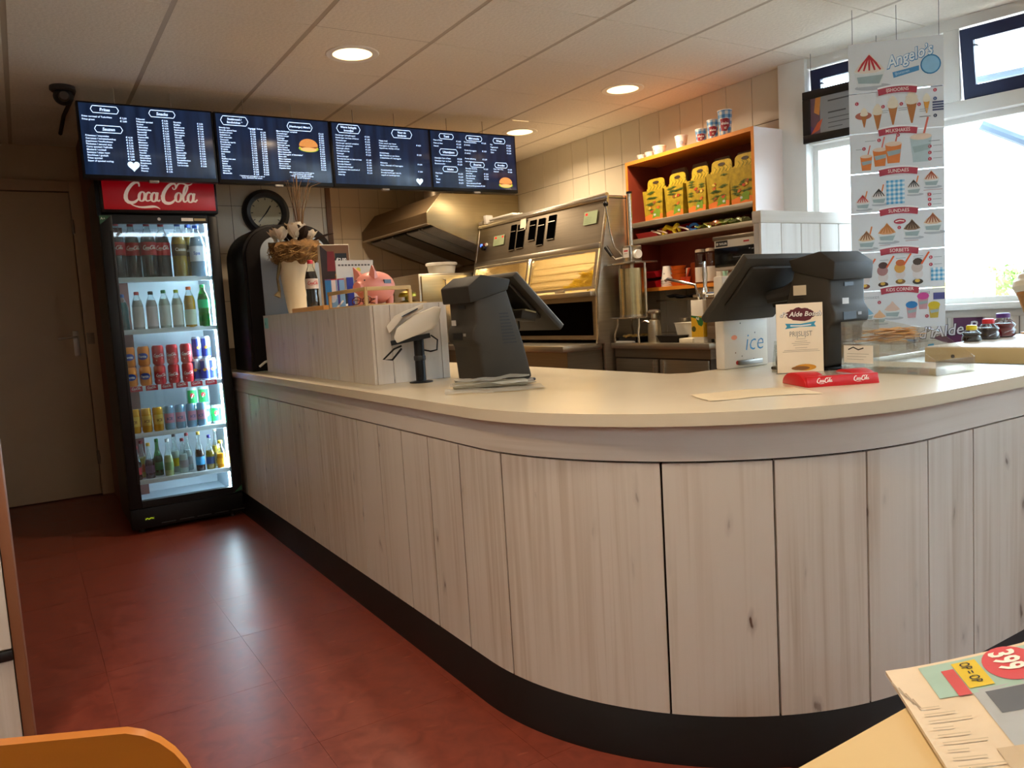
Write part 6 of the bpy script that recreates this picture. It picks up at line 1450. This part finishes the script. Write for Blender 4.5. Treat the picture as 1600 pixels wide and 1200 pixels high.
def checks(p, x0, y0, nx, ny, s):
    for i in range(nx):
        for j in range(ny): p.rect(x0 + i * s, y0 + j * s, x0 + (i + 1) * s, y0 + (j + 1) * s, C('#4a9fd0') if i % 2 == 0 and j % 2 == 0 else (C('#9fcbe4') if (i + j) % 2 else C('#e6eef2')))
def marks(p, x, y, n, w, c='#9aa4ac'):
    for k in range(n): p.line([(x, y - k * .009), (x + w * (1 - .15 * (k % 2)), y - k * .009)], .0025, C(c))
def d0(p):
    icup(p, .095, .03, .15, C('#e6d8cc'), C('#c02a34'))
    for ox_, oy_, m_, b_ in ((0, 0, BLU, .06), (-.001, .001, C('#e8f2f8'), .018)): p.up(2); p.text('Angelo\u2019s', .180 + ox_, .105 + oy_, .076, m_, bold=b_, shear=.3, rot=.24, sx=.80)
    p.poly([(.20, .085), (.32, .105), (.32, .082), (.205, .058)], BLU); p.up().text('IJsseizoen', .212, .070, .018, C('#bfe0f0'), rot=.16, sx=.95); p.up()
    p.disc(.372, .105, .046, C('#2f7fb8')); p.up().disc(.372, .105, .040, C('#8fc4e4'))
def d1(p):
    p.disc(.065, .085, .038, C('#b86a5a'), .018); p.up(); icone(p, .068, .03, .075); icone(p, .130, .012, .10); icone(p, .200, .03, .11); icone(p, .285, .03, .125); icone(p, .352, .07, .075, '#d8983a')
    for x, y in ((.035, .145), (.155, .12), (.238, .125), (.318, .115), (.39, .175)): price(p, x, y)
    price(p, .39, .135, '#3a5a8a'); price(p, .39, .055, '#3a4a6a')
    for k in range(4): p.rect(.378, .078 + k * .012, .428, .086 + k * .012, C('#4a5278'))
    marks(p, .15, .10, 2, .03); marks(p, .225, .105, 2, .045); marks(p, .32, .09, 2, .04); marks(p, .32, .055, 1, .05, '#5a6068')
def d2(p):
    ishake(p, .075, .015, .085, '#e0803a'); ishake(p, .138, .03, .10, '#e0803a'); ishake(p, .200, .04, .115, '#e0803a'); ishake(p, .325, .035, .15, '#b4c8cc')
    for x, y in ((.065, .12), (.135, .155), (.222, .172)): price(p, x, y)
    for k in range(3): price(p, .365, .105 - k * .03); marks(p, .38, .107 - k * .03, 1, .04)
    marks(p, .028, .118, 1, .03); marks(p, .07, .155, 1, .05); marks(p, .36, .13, 1, .05, '#6a7078')
def d3(p):
    icup(p, .055, .02, .07, C('#e0c8c0'), C('#c02a34'), True); icup(p, .130, .04, .075, C('#d8d4d0'), C('#2a2424'), True); checks(p, .165, .035, 8, 11, .0105); icup(p, .290, .075, .07, C('#d8d4d0'), C('#26262a'), True); icup(p, .370, .105, .075, C('#e0c8b4'), C('#a84a2a'))
    for k in range(3): price(p, .362, .068 - k * .024); marks(p, .376, .068 - k * .024, 1, .04)
    marks(p, .335, .09, 1, .085, '#b08a8a')
def d4(p):
    icup(p, .070, .02, .085, C('#d8bc98'), C('#8a5a3a'), True); icup(p, .165, .045, .09, C('#d89a6a'), C('#c07a3a')); icup(p, .280, .060, .085, C('#8a7058'), C('#4a3424')); icup(p, .375, .080, .09, C('#d8b89a'), C('#a05a3a'))
    p.disc(.225, .142, .028, RIB, .013); p.up().line([(.205, .142), (.225, .146), (.245, .142)], .005, F_white); price(p, .222, .112); marks(p, .035, .012, 1, .06, '#b08a8a'); marks(p, .13, .03, 1, .05, '#b08a8a'); marks(p, .25, .045, 1, .06, '#b08a8a')
def d5(p):
    isundae(p, .06, .02, .09, ('#7a4a3a', '#b84a4a', '#7a2a30')); isundae(p, .145, .025, .092, ('#4a3428', '#a87a7a', '#4a3030')); isundae(p, .225, .035, .09, ('#8a6a3a', '#d8a04a', '#c86a3a')); isundae(p, .305, .03, .095, ('#3a3028', '#c8b8b0', '#4a3a30'))
    price(p, .365, .15); price(p, .365, .115); marks(p, .38, .15, 1, .035); marks(p, .38, .115, 1, .035); checks(p, .365, .035, 6, 6, .0105); marks(p, .13, .15, 1, .04); marks(p, .205, .155, 1, .045); marks(p, .285, .16, 2, .045)
def d6(p):
    p.text('COOLKIDS', .05, .155, .017, C('#7a8490'), sx=.9); p.text('SHAKE', .315, .165, .017, C('#7a8490'), sx=.9)
    icup(p, .07, .05, .06, C('#7fb8d8')); icup(p, .125, .03, .065, C('#e0b48a')); icup(p, .185, .055, .08, C('#e0c4b4')); ishake(p, .275, .05, .075, '#c89aa0', False); ishake(p, .328, .09, .075, '#c89aa0', False); ishake(p, .378, .045, .075, '#c8b04a', False); p.up()
    for x, y, c in ((.275, .115, '#2a7fc0'), (.328, .155, '#d04a9a'), (.378, .108, '#d8c020')): p.disc(x, y, .028, C(c), .018, n=12)
    price(p, .125, .135); price(p, .345, .055); p.rect(.375, .135, .428, .168, C('#4a4a8a'))
z = 2.36
names = [None, 'IJSHOORNS', 'MILKSHAKES', 'SUNDAES', 'SUNDAES', 'SORBETS', 'KIDS CORNER']
for k, dr_ in enumerate((d0, d1, d2, d3, d4, d5, d6)):
    h = bh0 if k == 0 else bh; z -= h
    pn = MB().box((0, 0, z + .002), (bw_, .003, z + h - .002)).build('poster_panel', M_pap, bn)
    p = Print((0, 0, z), (1, 0, 0), (0, 0, 1), lift=.0004, step=.00008); dr_(p); p.k = 60
    if names[k]: ribbon(p, names[k], h + .006)
    p.build('panel_print', pn)
for x in (.02, .22, .41): MB().cyl((x, .0015, 2.358), (x, .0015, 2.52), .0012, .0012, 5).build('hanging_thread', C('#3a3a3a'), bn)

# framed certificate hanging in the window
cf = thing('framed_certificate', 'black framed certificate hanging in the upper window beside the poster', 'picture frame', tuple(WMAT @ Vector((.14, -.10, 2.025))), WR)
f = MB(); f.box((0, 0, 0), (.46, .02, .045), bevel=.003); f.box((0, 0, .245), (.46, .02, .29), bevel=.003); f.box((0, 0, .045), (.045, .02, .245), bevel=.003); f.box((.415, 0, .045), (.46, .02, .245), bevel=.003)
f.build('frame', mat('#120f0e', .35, 0, .1, 9, name='frame_black'), cf)
ce = MB().box((.04, .008, .04), (.42, .014, .25)).build('certificate', mat('#8f8d8c', .5, .2, .04, 6, name='silver_print'), cf)
p = Print((.045, .008, .045), (1, 0, 0), (0, 0, 1)); p.rect(.0, .0, .055, .20, C('#6a4a52')); p.up().poly([(0, 0), (.05, .02), (.07, .08), (.04, .06), (.02, .03)], C('#c0522a')); p.poly([(.02, .12), (.05, .10), (.06, .20), (.03, .20)], C('#c8803a')); p.poly([(0, .0), (.02, .03), (0, .05)], C('#5a3a6a')); p.up()
for y, w in ((.165, .16), (.10, .10), (.07, .15), (.045, .12), (.02, .08)): p.rect(.10, y, .10 + w, y + (.008 if y > .15 or y == .10 else .004), C('#4a4846'))
p.build('certificate_print', ce)
for x in (.05, .41): MB().cyl((x, .01, .288), (x, .01, .495), .0012, .0012, 5).build('hanging_thread', C('#3a3a3a'), cf)

# purple splash and name on the planks below the window
p = Print((0, -.0125, 0), (1, 0, 0), (0, 0, 1)); rr = random.Random(6)
pts = [(.895, 1.035), (.915, 1.045)] + [(.93 + .011 * k, 1.045 - .012 * max(0, k - 3) ** 1.05 * .9 + rr.uniform(-.006, .006)) for k in range(11)] + [(1.05, .93), (1.02, .88), (.97, .855), (.90, .85), (.86, .862), (.83, .875), (.80, .885), (.825, .90), (.895, .905)]
PUR = C('#5a2148'); p.poly([(.895, .86), (1.03, .87), (1.045, .96), (.895, .97)], PUR); p.up(); p.poly([(.895, .96)] + [(.895, 1.035), (.93, 1.05), (.965, 1.045), (1.00, 1.025), (1.03, 1.0), (1.04, .96)], PUR)
p.poly([(.79, .885), (.84, .865), (.90, .85), (.96, .855), (1.03, .87), (.895, .91), (.83, .90)], PUR)
for k in range(46):
    x = .895 + .155 * rr.random(); y = 1.045 - max(0, x - .94) ** 1.3 * 1.6 + rr.uniform(-.008, .008); p.poly([(x, y - .02), (x + .012, y - .015), (x + .008, y + .012)], PUR)
p.up(3)
p.text('d\u2019r', .722, .880, .085, C('#2a1c24'), bold=.045, shear=.25, rot=.10, sx=.95); p.text('Alde Bosch', .795, .885, .085, C('#2a1c24'), bold=.045, shear=.25, rot=.13, sx=.95); p.up(2)
p.text('d\u2019r', .722, .881, .085, C('#dcd4d4'), bold=.008, shear=.25, rot=.10, sx=.95); p.text('Alde Bosch', .795, .886, .085, C('#dcd4d4'), bold=.008, shear=.25, rot=.13, sx=.95)
p.poly([(.77, .850), (.80, .856), (.80, .842), (.77, .838)], C('#3a9ac0'))
p.build('wall_lettering', ww)

# ================================================================== ICE CREAM FREEZER AND WHAT STANDS ON IT
t = thing('ice_cream_freezer', 'steel-topped ice cream freezer at the right end of the counter', 'freezer', (2.70, 1.02, 0))
MB().box((0.01, .01, .05), (1.1, 1.0, .80), bevel=.006).build('cabinet', mat('#cfcac2', .5, 0, .03, 5, name='freezer_white'), t)
rim = MB(); rim.box((0, 0, .80), (1.12, .09, .883), bevel=.004); rim.box((0, .91, .80), (1.12, 1.02, .883), bevel=.004); rim.box((0, .09, .80), (.09, .91, .883), bevel=.004); rim.box((1.03, .09, .80), (1.12, .91, .883), bevel=.004)
rim.build('steel_rim', steel('#c4c4c2', .25), t)
MB().box((.09, .09, .85), (1.03, .91, .856)).build('glass_top', glass('freezer_glass', '#dfe8ee', .15, opacity=.35), t)
t = thing('serving_board', 'thick cream-edged white board lying on the ice cream freezer', 'board', (2.85, 1.03, .884))
MB().box((0, 0, .0), (.95, .59, .060), bevel=.004).build('board', mat('#e9e4da', .35, 0, .03, 5, name='board_white'), t)
MB().box((-.006, -.004, .002), (.0, .594, .056), bevel=.002).build('edge_band', mat('#cdb583', .5, 0, .06, 6, name='board_edge'), t)
MB().lathe([(0, -.001), (.007, -.001), (.007, .001), (0, .001)], (-.006, .49, .024), 12, axis=0).build('grip_hole', F_black, t)
ZB = .944
def jar(label, loc, h, r, liq, cap, squat=False):
    pf = [(.75, 0), (1, .06), (1, .30), (.86, .42), (1, .55), (.95, .62), (.55, .82), (.5, 1)]
    o = bottle(pf, h, LQ(liq), G_pet, .01, mat(cap, .4), None, None, r, fill=.68); o.location = loc; tag(o, label, 'bottle', 'little round drink bottles on the freezer')
jar('little round bottle with yellow cap and dark contents', (3.10, 1.585, ZB), .056, .034, '#2a1a12', '#e0c81a'); jar('little round bottle with red cap between yellow and purple caps', (3.225, 1.585, ZB), .074, .039, '#3a3034', '#d82a34'); jar('little round bottle with purple cap and red drink', (3.35, 1.59, ZB), .090, .045, '#7a1420', '#5a2a7a')
t = thing('giant_cone', 'giant soft ice cream cone display figure at the right edge', 'display figure', (3.58, 1.575, ZB))
MB().lathe([(0, 0), (.05, 0), (.05, .006), (.018, .012), (.02, .03), (.062, .16), (.068, .165), (.066, .18), (.05, .185), (0, .185)], seg=28).build('wafer_cone', mat('#b5762c', .6, 0, .2, 30, bump=.5, name='wafer'), t)
mb = MB(); pts = []; rs = []
for k in range(64):
    q = k / 63; a = q * 2 * PI * 3.6; R_ = .052 * (1 - q) ** .8; pts.append((R_ * math.cos(a), R_ * math.sin(a), .19 + .105 * q)); rs.append(.032 * (1 - q) ** .6 + .004)
mb.tube(pts, rs, 10); mb.ball((0, 0, .20), (.045, .045, .04)); mb.build('soft_ice_swirl', mat('#e9dcc0', .5, 0, .04, 8, name='cream_plastic'), t)
tag(MB().box((0, 0, 0), (.06, .16, .012), bevel=.004).build('white_scraper', mat('#d9d4d4', .4), None, (3.02, 1.20, ZB)), 'flat white scraper on the freezer board at the right edge', 'utensil')

# ================================================================== FOREGROUND
t = thing('dining_table', 'cream-topped dining table at the lower right', 'table', (.42, -.40, 0))
MB().box((0, 0, .722), (.95, .832, .75), bevel=.006).build('table_top', mat('#d9bd88', .4, 0, .04, 4, name='cream_table_top'), t)
for x, y in ((.06, .06), (.89, .06), (.06, .77), (.89, .77)): MB().cyl((x, y, 0), (x, y, .722), .02, .02, 10).build('leg', mat('#2a2826', .4, .6, .1, 9, name='table_leg_metal'), t)
ap = MB(); ap.box((.05, .05, .68), (.90, .075, .722)); ap.box((.05, .757, .68), (.90, .782, .722)); ap.build('apron', mat('#2a2826', .4, .6, .1, 9, name='table_leg_metal'), t)
A_ = Vector((.754, .477, 0)); Ud = Vector((.737, -.676, 0)); Ed = Vector((-.676, -.737, 0))
def npz(d, e): return .757 + .035 * (max(d, 0) / .136) ** 1.2 * max(.35, 1 - e * 1.2) + .012 * math.exp(-((e / .03) ** 2)) * 0
def nfn(x, y, h): return A_ + Ed * x + Ud * y + Vector((0, 0, npz(y, x) + h))   # x runs along the left edge, y along the top edge
np0 = MB(); nx, ny = 16, 14; vs = []
for s_ in (0, 1):
    for j in range(ny + 1):
        for i in range(nx + 1): vs.append(nfn(.40 * i / nx, .30 * j / ny, -.004 * s_))
def q_(i, j, s_): return s_ * (nx + 1) * (ny + 1) + j * (nx + 1) + i
fs = [(q_(i, j, 0), q_(i + 1, j, 0), q_(i + 1, j + 1, 0), q_(i, j + 1, 0)) for j in range(ny) for i in range(nx)] + [(q_(i, j, 1), q_(i, j + 1, 1), q_(i + 1, j + 1, 1), q_(i + 1, j, 1)) for j in range(ny) for i in range(nx)]
fs += [(q_(i, 0, 0), q_(i, 0, 1), q_(i + 1, 0, 1), q_(i + 1, 0, 0)) for i in range(nx)] + [(q_(0, j, 0), q_(0, j + 1, 0), q_(0, j + 1, 1), q_(0, j, 1)) for j in range(ny)]
np0.add(vs, fs)
nw = tag(np0.build('newspaper', mat('#dccbb0', .7, 0, .05, 20, name='newsprint')), 'folded advertising newspaper lying on the cream table', 'newspaper')
p = Print((0, 0, 0), (1, 0, 0), (0, 1, 0), fn=lambda x, y, h: nfn(x, y - .014, h), lift=.0007, step=.0004)
def cells(x0, y0, x1, y1, m, n=5):
    for i in range(n):
        for j in range(n): p.rect(x0 + (x1 - x0) * i / n, y0 + (y1 - y0) * j / n, x0 + (x1 - x0) * (i + 1) / n, y0 + (y1 - y0) * (j + 1) / n, m)
cells(.006, .045, .07, .28, C('#9fc0b4'), 6); cells(.065, .075, .16, .28, C('#a9b0b4'), 5); p.up(); cells(.072, .085, .11, .135, C('#5a5f66')); cells(.118, .10, .155, .17, C('#8a8f96'), 4); cells(.072, .145, .11, .20, C('#c9a8a0'), 3); cells(.16, .06, .30, .25, C('#c4b090'), 4); p.up()
cells(.012, .075, .062, .098, C('#dcc02a'), 3); cells(.022, .062, .072, .074, C('#c84a4a'), 3); p.disc(.032, .124, .032, C('#cf4a52'), .024, n=26); p.disc(.125, .135, .014, C('#c8505a'), .010, n=16); p.up(2)
p.text('OP = OP', .015, .081, .014, F_black, bold=.01, sx=.75); p.text('399', .008, .112, .032, F_white, bold=.03, sx=.8)
for k in range(4): p.line([(.03 + .012 * k, .012 + .003 * k), (.05 + .012 * k, .014 + .003 * k)], .0015, C('#a89478'))
for k in range(14):
    w_ = .035 + .02 * ((k * 7) % 3); p.line([(.085 + .012 * k, .022), (.085 + .012 * k, .022 + w_ * .5)], .0018, C('#c2b296'))
pts = []
for k in range(16): a = 2 * PI * k / 16; r_ = .010 if k % 2 else .017; pts.append((.20 + r_ * math.cos(a), .03 + r_ * .7 * math.sin(a)))
p.poly(pts, C('#3f9a94')); p.disc(.222, .025, .010, C('#c84a3a'), .008); p.build('newsprint_pages', nw)
# chair at the lower left
t = thing('dining_chair', 'orange plywood dining chair with rounded back at the lower left', 'chair', (-.10, .85, 0), -.22)
M_ply = mat('#c2711e', .35, 0, .15, 5, name='orange_plywood', stretch=(.4, 1, 4))
def plate(w, z0, z1, r, yb, th, n=14, m=6):
    mb = MB(); out = []
    pts = []
    for k in range(m + 1): a = PI / 2 * k / m; pts.append((w / 2 - r + r * math.sin(a), z1 - r + r * math.cos(a)))
    for k in range(m + 1): a = PI / 2 * k / m; pts.append((w / 2 - r + r * math.cos(a), z0 + r - r * math.sin(a)))
    full = [(0, z1)] + pts + [(0, z0)] + [(-x, z) for x, z in pts[::-1]]
    bow = lambda x: yb - .9 * x * x
    top = lambda x, z: z + (.02 * (1 - (x / (w / 2)) ** 2) if z > (z0 + z1) / 2 else 0)
    L1 = [(x, bow(x), top(x, z)) for x, z in full]; L2 = [(x, bow(x) + th, top(x, z)) for x, z in full]
    mb.loft([L1, L2]); return mb
plate(.42, .56, .775, .06, .02, .014).build('backrest', M_ply, t, smooth=.5)
MB().box((-.20, -.42, .44), (.20, -.02, .456), bevel=.006).build('seat', M_ply, t)
for x in (-.17, .17):
    MB().tube([(x, -.38, 0), (x, -.36, .44)], .011, 8).build('leg', M_chrome, t); MB().tube([(x, .03, 0), (x, -.03, .44), (x, .012, .70)], .011, 8).build('leg', M_chrome, t)
    MB().tube([(x, -.36, .432), (x, -.03, .432)], .009, 8).build('seat_rail', M_chrome, t)
